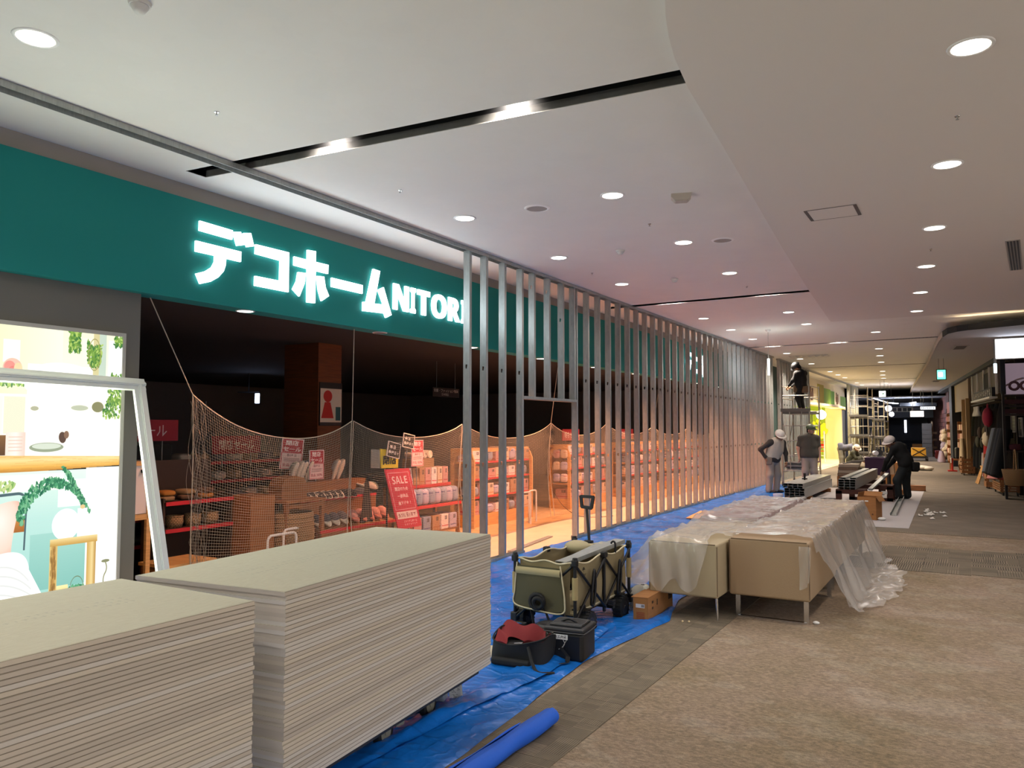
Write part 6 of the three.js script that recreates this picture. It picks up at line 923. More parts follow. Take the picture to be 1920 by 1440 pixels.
function human(label, base, J, C) {
  const t = thing('person', label, 'person', base), fwd = J.face, skin = mat(C.skin ?? 0xb98a6a, 0.65), H = J.head, q = new THREE.Quaternion().setFromUnitVectors(V(0, 0, 1), V(...fwd).normalize()), hp = (x, y, z) => V(x, y, z).applyQuaternion(q).add(V(...H)).toArray();
  const thick = C.build ?? 1, arms = [['L', J.shL, J.elL, J.wrL, 1], ['R', J.shR, J.elR, J.wrR, -1]], legs = [[J.hipL, J.knL, J.anL, J.toeL], [J.hipR, J.knR, J.anR, J.toeR]];
  const torso = (o) => [cap(mix3(J.hipL, J.hipR, 0.3), mix3(J.hipL, J.hipR, 0.7), 0.115 * thick + o, 0.115 * thick + o), cap(mix3(J.hipL, J.hipR, 0.5), mix3(J.shL, J.shR, 0.5), 0.115 * thick + o, 0.12 * thick + o), cap(mix3(mix3(J.hipL, J.hipR, 0.5), J.shL, 0.55), mix3(J.shL, J.shR, 0.2), 0.1 * thick + o, 0.07 + o), cap(mix3(mix3(J.hipL, J.hipR, 0.5), J.shR, 0.55), mix3(J.shL, J.shR, 0.8), 0.1 * thick + o, 0.07 + o), cap(J.shL, J.shR, 0.062 + o, 0.062 + o)];
  const hm0 = V(...mix3(J.hipL, J.hipR, 0.5)), spine = V(...mix3(J.shL, J.shR, 0.5)).sub(hm0).normalize(), hemCut = (k) => (x, y, z) => -((x - hm0.x) * spine.x + (y - hm0.y) * spine.y + (z - hm0.z) * spine.z + k) - Math.max(0, Math.hypot(x - hm0.x, z - hm0.z) - 0.26) * 9;
  const sleeve = C.sleeve ?? 1, wear = C.sleeveTo ?? 0;
  const head = [ell(H, [0.078, 0.112, 0.095], q), ell(hp(0, -0.05, 0.03), [0.056, 0.062, 0.062], q), ell(hp(0, -0.018, 0.098), [0.014, 0.02, 0.018], q), ell(hp(0.08, -0.012, -0.005), [0.012, 0.03, 0.02], q), ell(hp(-0.08, -0.012, -0.005), [0.012, 0.03, 0.02], q), ell(hp(0, -0.07, 0.086), [0.022, 0.009, 0.012], q)];
  const body = surface([...torso(0), cap(mix3(J.shL, J.shR, 0.5), H, 0.06, 0.052), ...arms.flatMap(([, s, e, w]) => [cap(s, e, 0.05, 0.04), cap(e, w, 0.039, 0.027)]), ...legs.flatMap(([h, k, a, o]) => [cap(h, k, 0.085 * thick, 0.056), cap(k, a, 0.054, 0.036), cap(a, o, 0.036, 0.028)])], 0.02, 0.05);
  const extra = [surface(head, 0.0065, 0.022), ...arms.map(([, s, e, w, sd]) => surface(hand(w, e, sd, C.curl ?? 0.5, fwd), 0.0055, 0.008))];
  part('body', [body, ...extra], skin, t);
  part('eyes', [ball(0.009, ...hp(0.03, 0.008, 0.086)), ball(0.009, ...hp(-0.03, 0.008, 0.086))], MAT.black, t);
  part('shirt', surface([...torso(0.016), cap(add3(J.hipL, [0, 0.04, 0]), add3(J.hipR, [0, 0.04, 0]), 0.135 * thick, 0.135 * thick), cap(add3(J.hipL, [0, 0.14, 0]), add3(J.hipR, [0, 0.14, 0]), 0.115 * thick, 0.115 * thick), ...arms.flatMap(([, s, e, w]) => [cap(s, sleeve < 1 ? mix3(s, e, sleeve) : e, 0.064, sleeve < 1 ? 0.062 : 0.052), ...(wear ? [cap(e, mix3(e, w, wear), 0.05, 0.04)] : [])])], 0.018, 0.05, C.loose ? undefined : hemCut(0.05)), mat(C.shirt, 0.9), t);
  part('trousers', surface([cap(mix3(J.hipL, J.hipR, 0.3), mix3(J.hipL, J.hipR, 0.7), 0.126 * thick, 0.126 * thick), ...legs.flatMap(([h, k, a]) => [cap(h, k, (C.slim ? 0.095 : 0.103) * thick, C.slim ? 0.066 : 0.09), cap(k, a, C.slim ? 0.064 : 0.088, C.slim ? 0.044 : 0.082)])], 0.018, 0.05), mat(C.trousers, 0.9), t);
  legs.forEach(([, , a, o]) => part('shoe', surface([cap(add3(a, [0, -0.03, 0]), add3(o, [0, 0, 0]), 0.05, 0.042)], 0.014, 0.02), mat(C.shoes ?? 0x1c1c1e, 0.7), t));
  part('hair', surface([ell(hp(0, 0.012, -0.022), [0.086, 0.112, 0.09], q), ell(hp(0, -0.06, -0.05), [0.07, 0.06, 0.05], q)], 0.009, 0.02), mat(0x16110e, 0.9), t);
  if (C.helmet) { const hm = mat(C.helmet, 0.4), cr = part('helmet', surface([ell(hp(0, 0.055, -0.008), [0.112, 0.105, 0.132], q)], 0.009, 0.01, (x, y, z) => { const v = V(x, y, z).sub(V(...H)).applyQuaternion(q.clone().invert()); return 0.032 - v.y; }), hm, t); part('brim', [tf(new THREE.SphereGeometry(1, 20, 8).scale(0.122, 0.014, 0.16), 0, 0.036, 0.028).applyQuaternion(q).translate(...H)], hm, cr); part('chin_strap', [pipe([hp(0.09, 0.03, 0.01), hp(0.075, -0.06, 0.03), hp(0, -0.115, 0.05), hp(-0.075, -0.06, 0.03), hp(-0.09, 0.03, 0.01)], 0.004, 24, 5)], MAT.black, cr); }
  if (C.vest) part('vest', surface([...torso(0.03).slice(1, 4), cap(add3(J.hipL, [0, 0.09, 0]), add3(J.hipR, [0, 0.09, 0]), 0.14 * thick, 0.14 * thick)], 0.018, 0.05, hemCut(0.03)), mat(C.vest, 0.85), t);
  const hc = mix3(J.hipL, J.hipR, 0.5);
  if (C.belt) { const b = part('tool_belt', surface([cap(add3(mix3(J.hipL, J.hipR, 0.2), [0, 0.06, 0]), add3(mix3(J.hipL, J.hipR, 0.8), [0, 0.06, 0]), 0.142 * thick, 0.142 * thick)], 0.018, 0.03, (x, y) => Math.abs(y - hc[1] - 0.06) - 0.03), mat(0x1b1a1a, 0.8), t); for (const p of C.belt) part('pouch', [rbox(0.16, 0.2, 0.12, 0.03, hc[0] + p[0], hc[1] + p[1], hc[2] + p[2], 0.1, p[3] ?? 0.4, 0)], mat(C.pouch ?? 0x1b1a1a, 0.85), b); }
  if (C.band) part('armband', [(() => { const [s, e] = [J.shR, J.elR], a = mix3(s, e, 0.5), b = mix3(s, e, 0.75); return rod(a, b, 0.06, 14); })()], MAT.white, t);
  return t;
}
// worker in a pale vest, hand on hip, looking down to the right
human('worker in white helmet, pale vest and beige trousers standing with a hand on the hip', [-4.35, 0.008, -20.1], { head: [0.21, 1.44, 0.06], face: [0.78, -0.55, 0.5], shL: [0.24, 1.26, -0.14], shR: [0.0, 1.27, 0.16], elL: [0.3, 1.0, -0.18], wrL: [0.34, 0.78, -0.02], elR: [-0.22, 1.1, 0.28], wrR: [-0.1, 0.88, 0.24], hipL: [0.06, 0.84, -0.1], hipR: [-0.03, 0.84, 0.09], knL: [0.1, 0.46, -0.12], knR: [-0.04, 0.46, 0.1], anL: [0.06, 0.08, -0.12], anR: [-0.07, 0.08, 0.1], toeL: [0.22, 0.04, -0.08], toeR: [0.1, 0.04, 0.16] }, { skin: 0x9b7258, shirt: 0x3a3634, sleeve: 1, sleeveTo: 0.9, vest: 0xbdb5a8, trousers: 0xa3978a, helmet: 0xe4dfd5, belt: [[-0.06, -0.02, 0.18, 0.3]], pouch: 0x8a7c6c });
human('worker in green cap, grey T-shirt and light trousers standing with arms down', [-3.78, 0.008, -22.0], { head: [0.05, 1.585, 0.02], face: [0.85, -0.22, 0.35], shL: [0.18, 1.37, -0.08], shR: [-0.2, 1.37, 0.08], elL: [0.24, 1.1, -0.08], wrL: [0.25, 0.84, -0.02], elR: [-0.27, 1.1, 0.12], wrR: [-0.24, 0.84, 0.14], hipL: [0.09, 0.88, -0.04], hipR: [-0.1, 0.88, 0.05], knL: [0.11, 0.48, -0.02], knR: [-0.1, 0.48, 0.06], anL: [0.11, 0.08, -0.04], anR: [-0.12, 0.08, 0.04], toeL: [0.22, 0.04, 0.04], toeR: [0.0, 0.04, 0.14] }, { skin: 0xc49a84, shirt: 0x4a463f, sleeve: 0.75, trousers: 0xa89c90, helmet: 0x4d5a41, build: 1.14 });
human('worker in black shirt, brown tool apron and black helmet on the scaffold deck', [-4.22, 2.105, -23.3], { head: [-0.08, 1.3, 0.04], face: [-0.72, -0.5, -0.2], shL: [-0.06, 1.1, 0.17], shR: [0.1, 1.12, -0.14], elL: [-0.16, 0.9, 0.2], wrL: [-0.29, 0.74, 0.16], elR: [-0.08, 0.88, -0.18], wrR: [-0.28, 0.74, -0.1], hipL: [0.0, 0.72, 0.09], hipR: [0.04, 0.72, -0.09], knL: [-0.06, 0.4, 0.1], knR: [0.0, 0.4, -0.09], anL: [0.01, 0.08, 0.09], anR: [0.07, 0.08, -0.09], toeL: [-0.14, 0.04, 0.1], toeR: [-0.08, 0.04, -0.1] }, { shirt: 0x101113, sleeve: 1, sleeveTo: 0.9, trousers: 0x141416, slim: true, helmet: 0x17181a, belt: [[-0.1, -0.06, 0.12, 0.3], [0.12, -0.08, 0.08, 0.6], [0.1, -0.06, -0.12, 0.2]], pouch: 0x6f5a45, band: true });
human('worker in white helmet and black jacket bending over the bench with a waist pouch', [-1.45, 0.008, -20], { head: [-0.2, 1.3, 0.08], face: [-0.7, -0.45, 0.55], shL: [-0.1, 1.16, 0.2], shR: [0.06, 1.2, -0.14], elL: [-0.26, 0.88, 0.24], wrL: [-0.36, 0.62, 0.16], elR: [-0.16, 0.86, -0.2], wrR: [-0.34, 0.62, -0.06], hipL: [0.1, 0.78, 0.1], hipR: [0.14, 0.78, -0.1], knL: [-0.06, 0.43, 0.14], knR: [0.1, 0.43, -0.08], anL: [-0.05, 0.08, 0.12], anR: [0.13, 0.08, -0.1], toeL: [-0.2, 0.04, 0.18], toeR: [-0.04, 0.04, -0.06] }, { skin: 0x8f6853, shirt: 0x0e0f11, sleeve: 1, sleeveTo: 0.9, trousers: 0x23272a, helmet: 0xd9d0cc, belt: [[0.2, -0.02, 0.06, 0.5], [0.17, -0.05, -0.12, 0.3]], pouch: 0x111214, build: 1.06 });
human('distant worker in grey-blue shirt bending over with straight legs', [-4.5, 0.008, -34], { head: [0.4, 0.76, 0.08], face: [0.6, -0.75, 0.2], shL: [0.28, 0.86, -0.14], shR: [0.24, 0.86, 0.18], elL: [0.36, 0.6, -0.14], wrL: [0.42, 0.4, -0.04], elR: [0.34, 0.6, 0.18], wrR: [0.42, 0.4, 0.1], hipL: [-0.12, 0.78, -0.09], hipR: [-0.14, 0.78, 0.1], knL: [-0.06, 0.43, -0.09], knR: [-0.1, 0.43, 0.11], anL: [-0.06, 0.08, -0.09], anR: [-0.1, 0.08, 0.11], toeL: [0.1, 0.04, -0.08], toeR: [0.06, 0.04, 0.13] }, { skin: 0xc79a7c, shirt: 0x5b5d68, sleeve: 1, trousers: 0x8d8a7c, helmet: 0xd8c7b2 });
human('distant worker in white helmet and olive jacket crouching beside the bent worker', [-4.0, 0.008, -33], { head: [0.1, 0.84, 0.06], face: [0.75, -0.5, 0.2], shL: [0.06, 0.66, -0.16], shR: [-0.04, 0.66, 0.18], elL: [0.2, 0.48, -0.18], wrL: [0.32, 0.36, -0.06], elR: [0.08, 0.46, 0.24], wrR: [0.28, 0.36, 0.14], hipL: [-0.14, 0.28, -0.09], hipR: [-0.17, 0.28, 0.1], knL: [0.2, 0.44, -0.12], knR: [0.17, 0.42, 0.16], anL: [0.08, 0.08, -0.1], anR: [0.04, 0.08, 0.13], toeL: [0.22, 0.04, -0.1], toeR: [0.18, 0.04, 0.14] }, { skin: 0xc79a7c, shirt: 0x3f4030, sleeve: 1, sleeveTo: 0.85, trousers: 0x4b4a3e, helmet: 0xe7d9c4 });
// ---------------------------------------------------------------- green shop on the left
{
  const cream = mat(0xe9dcbc, 0.8), greenW = mat(0x8fae3c, 0.8);
  struct('wall_green_near', [box2(-11, -5.9, 0, 3.86, -31, -31.15)], cream); struct('wall_green_side', [box2(-11, -10.9, 0, 3, -31, -45)], greenW);
  struct('wall_green_end', [box2(-11, -6.72, 0, 3, -44.02, -44.2)], greenW); struct('wall_green_end_pale', [box2(-6.72, -5.9, 0, 3, -44.0, -44.2)], cream);
  struct('ceiling_green', [box2(-11, -5.95, 2.95, 3.0, -31, -45)], cream); struct('floor_green', [slab([[-10.9, -31.1], [-5.3, -31.1], [-5.3, -44], [-10.9, -44]], 0, 0.01)], mat(0xe6d6ac, 0.5));
  struct('wall_left_end', [box2(-6.3, -5.9, 0, 3.86, -45.2, -62)], mat(0x2b2f3a, 0.9)); struct('wall_green_return', [box2(-6.3, -5.9, 0, 2.6, -44.2, -45.4)], mat(0x8d8c86, 0.8));
  struct('trim_green_fascia', [box2(-6.05, -5.9, 2.62, 3.8, -31.1, -46)], cream);
  const t = thing('shop_fascia', 'cream and green striped fascia panels of the far lit shop', 'sign', [-5.9, 0, 0], PI / 2);
  const P = (x0, x1, y0, y1, m, n = 'panel') => part(n, box2(x0, x1, y0, y1, 0, 0.03), m, t);
  P(36.4, 38.2, 2.72, 3.62, mat(0xb5a62c, 0.8)); P(38.2, 40.2, 2.7, 3.5, mat(0x7fa838, 0.8)); P(40.2, 41.4, 2.68, 3.45, mat(0x5f9440, 0.8)); P(43.4, 45.4, 2.62, 3.3, mat(0x86ad3e, 0.8)); P(33.2, 36.4, 2.74, 3.64, cream); P(41.4, 43.4, 2.66, 3.4, cream);
  const fig = mat(0x6a4a34, 0.8); for (const x of [35, 42.3]) part('brown_figure', [box2(x - 0.5, x + 0.3, 2.95, 3.2, 0.03, 0.05), box2(x - 0.4, x - 0.2, 3.2, 3.42, 0.03, 0.05), box2(x + 0.05, x + 0.28, 3.2, 3.36, 0.03, 0.05), box2(x - 0.3, x + 0.2, 2.84, 2.95, 0.03, 0.05)], fig, t);
  struct('trim_canopy', [sheet((u, v) => { const z = -31.2 - u * 14.4, o = 0.55 * Math.sin(Math.min(1, u * 1.02) * PI) ** 0.8; return [-5.9 + o * v, 2.62 - 0.02 * v, z]; }, 40, 3), sheet((u, v) => { const z = -31.2 - u * 14.4, o = 0.55 * Math.sin(Math.min(1, u * 1.02) * PI) ** 0.8; return [-5.9 + o, 2.6 + v * 0.1, z]; }, 40, 2)], mat(0xefe2c2, 0.7, 0, { side: 2 }));
  const l = thing('globe_lamp', 'bright round globe lamp inside the green shop', 'lamp', [-6.45, 2.3, -41]); part('globe', ball(0.24, 0, 0, 0, 1, 1, 1, 20), glow(0xfff6c8, 5), l); part('cord', [rod([0, 0.2, 0], [0, 0.66, 0], 0.006, 6)], MAT.white, l);
  const pl = new THREE.PointLight(0xffe690, 16); pl.position.set(-6.45, 2.3, -41); pl.castShadow = true; pl.shadow.radius = 10; scene.add(pl);
  const pl2 = new THREE.PointLight(0xffe690, 14); pl2.position.set(-7.6, 2.6, -36); pl2.castShadow = true; pl2.shadow.radius = 6; scene.add(pl2);
  const l2 = thing('globe_lamp', 'second globe lamp deeper in the green shop', 'lamp', [-7.6, 2.6, -36]); part('globe', ball(0.2, 0, 0, 0, 1, 1, 1, 16), glow(0xfff6c8, 4), l2); part('cord', [rod([0, 0.18, 0], [0, 0.36, 0], 0.006, 6)], MAT.white, l2);
  const tr = thing('wall_tree', 'yellow-green tree decoration on the green shop wall', 'decoration', [-6.98, 0, -43.98]); part('trunk', [box(0.08, 0.9, 0.04, 0, 0.6, 0.02), bar([0, 0.9, 0.02], [0.25, 1.4, 0.02], 0.04, 0.04), bar([0, 0.9, 0.02], [-0.2, 1.35, 0.02], 0.04, 0.04)], mat(0xb9c83a, 0.8), tr);
  for (let i = 0; i < 26; i++) part('leaf_cluster', [new THREE.CircleGeometry(0.09 + hash(i, 1, 1) * 0.06, 7).translate((hash(i, 2, 1) - 0.5) * 0.62, 1.15 + hash(i, 3, 1) * 0.85, 0.045 + hash(i, 4, 1) * 0.02)], mat(0xd8e23a, 0.8, 0, { side: 2 }), tr);
  const rs = thing('toy_shelf', 'small red and white shelf by the green shop entrance', 'shelf', [-6.35, 0, -39.8]); for (let i = 0; i < 5; i++) part('shelf_board', [box(0.42, 0.03, 0.4, 0, 0.3 + i * 0.22, 0)], i % 2 ? mat(0xd6402a, 0.7) : MAT.white, rs); for (const s of [-1, 1]) part('upright', [box(0.03, 1.5, 0.3, s * 0.2, 0.75, 0)], MAT.white, rs); part('red_bin', [box(0.4, 0.2, 0.38, 0, 0.78, 0)], mat(0xd8321e, 0.7), rs);
}
// ---------------------------------------------------------------- far end of the passage
{
  const navy = mat(0x6a707c, 0.9);
  struct('wall_end', [box2(-6.3, 6, 0, 3.86, -62, -62.1)], navy); struct('ceiling_end', [box2(-5.9, 6, 3.3, 3.34, -46, -62)], mat(0x6a6e78, 0.9));
  struct('wall_lintel', [box2(-5.9, -1.5, 2.3, 3.3, -56, -56.2)], mat(0x646a78, 0.9)); struct('wall_end_dark', [box2(-5.9, -4.95, 0, 2.3, -56, -56.2)], navy);
  const fr = (x, i) => { const t = thing('framed_picture', ['leftmost small framed picture on the far dark lintel', 'second small framed picture on the far dark lintel', 'third small framed picture on the far dark lintel', 'rightmost small framed picture on the far dark lintel'][i], 'picture', [x, 2.83, -55.99], 0, 'framed pictures on the lintel'); part('frame', [box(0.3, 0.3, 0.03, 0, 0, 0)], MAT.white, t); part('picture', [box(0.22, 0.22, 0.01, 0, 0, 0.02)], mat([0x6d6a72, 0x4c4650, 0x565a60, 0x40444c][i], 0.7), t); };
  [-4.3, -4.0, -3.7, -3.42].forEach(fr);
  const sg = (label, x, y, z, w, h, col, k, print) => { const t = thing('lit_sign', label, 'sign', [x, y, z]); part('housing', [box(w + 0.04, h + 0.04, 0.08, 0, 0, -0.045)], MAT.black, t); part('lit_face', [box(w, h, 0.01, 0, 0, 0)], glow(col, k), t); part('hanger', [rod([-w * 0.3, h / 2, -0.04], [-w * 0.3, Math.max(0.1, (z < -46 ? 3.3 : z > -30 && x > -1 ? 3.54 : 3.78) - y), -0.04], 0.008, 6), rod([w * 0.3, h / 2, -0.04], [w * 0.3, Math.max(0.1, (z < -46 ? 3.3 : z > -30 && x > -1 ? 3.54 : 3.78) - y), -0.04], 0.008, 6)], MAT.steel, t); if (print) print(t); return t; };
  sg('plain white lit sign box hanging far down the passage', -2.36, 2.35, -44, 0.6, 0.28, 0xfff6f2, 3); area(0xf4f0ff, 12, 0.6, 0.28, [-2.36, 2.35, -43.9], [-2.36, 2.35, 0]);
  sg('long bluish lit sign with dark lettering far right down the passage', -1.87, 2.64, -44, 0.66, 0.14, 0xe4efff, 1.6, (t) => { for (let i = 0; i < 9; i++) part('letter_stroke', [box(0.03, 0.07, 0.006, -0.26 + i * 0.065, 0, 0.008), box(0.045, 0.014, 0.006, -0.26 + i * 0.065, 0.02 - (i % 3) * 0.02, 0.008)], mat(0x5b6b78, 0.7), t); });
  const arrow = (t) => { part('green_arrow', [box(0.06, 0.03, 0.006, 0.04, 0.02, 0.008), prism([[-0.04, -0.06], [0.05, 0.03], [-0.04, 0.03]], 0.006).translate(0.04, 0, 0.005)], mat(0x12a05a, 0.6), t); };
  sg('small white exit sign with green mark hanging in the far passage', -3.39, 3.16, -38, 0.27, 0.26, 0xeafff2, 2.4, arrow);
  sg('green glowing exit sign hanging under the curved soffit', -0.67, 3.1, -24, 0.2, 0.25, 0x4cf0c0, 2.2, (t) => part('white_pictogram', [box(0.1, 0.12, 0.006, -0.02, 0, 0.008)], glow(0xffffff, 2.2), t));
  const gl = (l, x, y, z, r) => { const t = thing('globe_pendant', l, 'lamp', [x, y, z], 0, 'globe pendants'); part('globe', ball(r, 0, 0, 0, 1, 1, 1, 16), glow(0xf6f4ff, 4), t); part('cord', [rod([0, r, 0], [0, 3.8 - y, 0], 0.006, 5)], MAT.black, t); const p = new THREE.PointLight(0xf4f0ff, 2.5); p.position.set(x, y, z); p.castShadow = true; scene.add(p); };
  gl('round white globe lamp in front of the dark far entrance', -3.49, 2.6, -42, 0.15); gl('smaller white globe lamp below the round one far away', -3.4, 2.32, -42.5, 0.12);
  for (let i = 0; i < 6; i++) { const z = -45.3 - i * 1.5, t = thing('strip_light', 'short white strip light in the line on the far left ceiling', 'ceiling light', [-4.6, 3.26, z - 1.2], 0, 'far strip lights'); part('tube', [box(0.1, 0.03, 0.8, 0, 0, 0)], glow(0xffffff, 2.5), t); part('bracket', [box(0.12, 0.02, 0.82, 0, 0.025, 0)], MAT.white, t); if (i % 2) area(0xf2f4ff, 14, 0.1, 0.8, [-4.6, 3.22, z - 1.2], [-4.6, 0, z - 1.2]); }
  for (const [x0, z0, x1, z1, l] of [[-3.9, -47, -3.55, -48.6, 'slanted white tube light near the globe lamps'], [-2.55, -46.6, -2.95, -48.4, 'slanted white tube light near the lit signs']]) { const t = thing('tube_light', l, 'ceiling light'); part('tube', [bar([x0, 3.02, z0], [x1, 3.02, z1], 0.07, 0.05)], glow(0xffffff, 3), t); part('hanger', [rod([(x0 + x1) / 2, 3.04, (z0 + z1) / 2], [(x0 + x1) / 2, 3.3, (z0 + z1) / 2], 0.01, 5)], MAT.black, t); const pt = new THREE.PointLight(0xe6ecff, 10); pt.position.set((x0 + x1) / 2, 2.94, (z0 + z1) / 2); pt.castShadow = true; pt.shadow.radius = 4; scene.add(pt); }
  const dr = thing('lit_doorway', 'narrow bright doorway gap deep in the dark entrance', 'doorway', [-4.08, 0, -61.98]); part('bright_gap', [box2(-0.08, 0.08, 1.3, 2.2, 0, 0.01)], glow(0xeef2ff, 2), dr); part('jamb', [box2(-0.14, -0.08, 1.2, 2.25, 0, 0.02)], MAT.black, dr); part('jamb', [box2(0.08, 0.14, 1.2, 2.25, 0, 0.02)], MAT.black, dr);
  for (let i = 0; i < 4; i++) solo('dark_step', 'dark display step in the unlit far entrance', 'step', [box(1.6, 0.2, 0.5, -3.6, 0.1 + i * 0.2, -57.5 - i * 0.5)], mat(0x1d222b, 0.8), 'dark steps in the far entrance');
  solo('grey_rack', 'tall grey shuttered rack beside the brick shop far away', 'rack', [box(0.5, 1.9, 0.4, -2.2, 0.95, -50), ...Array.from({ length: 6 }, (_, i) => box(0.46, 0.16, 0.02, -2.2, 0.35 + i * 0.25, -49.79))], mat(0x5d5a58, 0.8));
  solo('dark_canopy', 'dark flat canopy with lit top panels far down the passage', 'canopy', [box2(-3.4, -1.6, 2.84, 3.02, -47.8, -50)], MAT.darkRim);
}
// ---------------------------------------------------------------- fittings on the ceiling
{
  const wh = mat(0xd8d6d0, 0.6), gr = mat(0x9c9791, 0.7);
  const sp = (x, z, l) => { const t = thing('ceiling_speaker', l, 'speaker', [x, 3.8, z]); part('rim', [lathe([[0.1, -0.001], [0.1, -0.012], [0.118, -0.01], [0.128, -0.001]], 28)], MAT.trim, t); part('grille', [cyl(0.1, 0.1, 0.006, 0, -0.004, 0, 28)], gr, t); };
  sp(-3.595, -6.504, 'round white ceiling speaker between the nearest downlights'); sp(-2.39, -8.72, 'faint round ceiling speaker near the step in the ceiling');
  const sm = (x, z, l, y = 3.8) => { const t = thing('smoke_detector', l, 'detector', [x, y, z]); part('base', [cyl(0.052, 0.056, 0.018, 0, -0.01, 0, 20)], wh, t); part('sensor_head', [lathe([[0.001, -0.055], [0.025, -0.053], [0.034, -0.04], [0.046, -0.02]], 18)], wh, t); };
  sm(-3.6, -8.6, 'round smoke detector near the start of the stud row'); sm(-3.557, -2.28, 'round smoke detector at the top edge left of centre'); sm(-3.63, -10.67, 'small flat detector past the third ceiling downlight');
  const bx = thing('motion_sensor', 'beige box sensor fixed to the ceiling near the step', 'sensor', [-2.244, 3.8, -6.807], 0.35); part('housing', [prism([[-0.09, 0], [0.09, 0], [0.09, -0.03], [0.06, -0.062], [-0.06, -0.062], [-0.09, -0.03]], 0.11).translate(0, 0, -0.055)], mat(0xb9aea2, 0.6), bx); part('cover', [rbox(0.11, 0.012, 0.09, 0.005, 0, -0.064, 0)], mat(0xb9aea2, 0.6), bx);
  const spr = (x, z, l, y = 3.8) => { const t = thing('sprinkler', l, 'sprinkler', [x, y, z]); part('rosette', [cyl(0.024, 0.028, 0.006, 0, -0.003, 0, 16)], MAT.chrome, t); part('head', [cyl(0.008, 0.006, 0.03, 0, -0.02, 0, 10), cyl(0.018, 0.018, 0.003, 0, -0.036, 0, 12)], MAT.steel, t); t.scale.setScalar(0.62); };
  [[-4.36, -3.374, 'small sprinkler nearest the top left downlight'], [-4.39, -5.376, 'small sprinkler over the first dark slot end'], [-2.861, -7.632, 'small sprinkler left of the beige sensor'], [-4.477, -9.676, 'small sprinkler above the stud row'], [-2.88, -11.8, 'small sprinkler before the second dark slot']].forEach((a) => spr(...a));
  spr(-0.022, -5.765, 'small sprinkler between the two largest right downlights', 3.7); spr(-0.346, -9.968, 'small sprinkler between right panel downlights', 3.7);
  const h = thing('access_hatch', 'thin outlined rectangular access hatch on the lower right ceiling', 'hatch', [-1.08, 3.7, -7.79]); const tl = mat(0x7a726c, 0.8); part('frame', [box(0.44, 0.004, 0.008, 0, -0.003, -0.2), box(0.44, 0.004, 0.008, 0, -0.003, 0.2)], tl, h); for (const q of [-0.215, 0.215]) part('frame_side', [box(0.03, 0.004, 0.4, q, -0.003, 0)], mat(0x5d5753, 0.8), h); part('panel', [box(0.4, 0.003, 0.39, 0, -0.002, 0)], MAT.ceilingLow, h);
  const df = thing('air_diffuser', 'dark slotted linear air diffuser at the right edge of the ceiling', 'vent', [0.5, 3.7, -10.9], -0.06); part('frame', [box(0.14, 0.006, 1.9, 0, -0.003, 0)], gr, df); for (let i = 0; i < 4; i++) part('slot', [box(0.018, 0.006, 1.86, -0.045 + i * 0.03, -0.006, 0)], MAT.black, df);
  for (const [x, z, l] of [[-0.18, -20.9, 'small dark air vent in the soffit near the lit white sign'], [-1.19, -35.6, 'small dark air vent far along the soffit']]) { const t = thing('air_vent', l, 'vent', [x, 3.54, z], 0.1); part('frame', [box(0.3, 0.008, 0.9, 0, -0.004, 0)], gr, t); part('grille', [box(0.22, 0.008, 0.38, 0, -0.008, 0.2)], mat(0x4a4340, 0.8), t); part('grille', [box(0.22, 0.008, 0.38, 0, -0.008, -0.22)], mat(0x4a4340, 0.8), t); }
  const lv = thing('air_diffuser', 'white louvred air outlet on the ceiling over the scaffold', 'vent', [-4.1, 3.8, -24.2]); part('frame', [box(1.1, 0.02, 0.5, 0, -0.01, 0)], wh, lv); for (let i = 0; i < 6; i++) part('louvre', [box(0.12, 0.05, 0.46, -0.45 + i * 0.18, -0.03, 0, 0, 0, 0.3)], wh, lv);
  const pd = thing('pendant_lamp', 'thin rod pendant with a glowing tube in front of the stud row', 'lamp', [-3.78, 0, -17.3]); part('canopy', [lathe([[0.001, 3.74], [0.03, 3.745], [0.06, 3.785], [0.06, 3.799]], 18)], MAT.trim, pd); part('rod', [rod([0, 3.15, 0], [0, 3.76, 0], 0.008, 8)], wh, pd); part('tube', [cyl(0.025, 0.025, 0.36, 0, 2.98, 0, 12)], glow(0xf4fff8, 4), pd);
  const p = new THREE.PointLight(0xf0fff6, 1.2); p.position.set(-3.78, 2.98, -17.3); p.castShadow = true; scene.add(p);
}
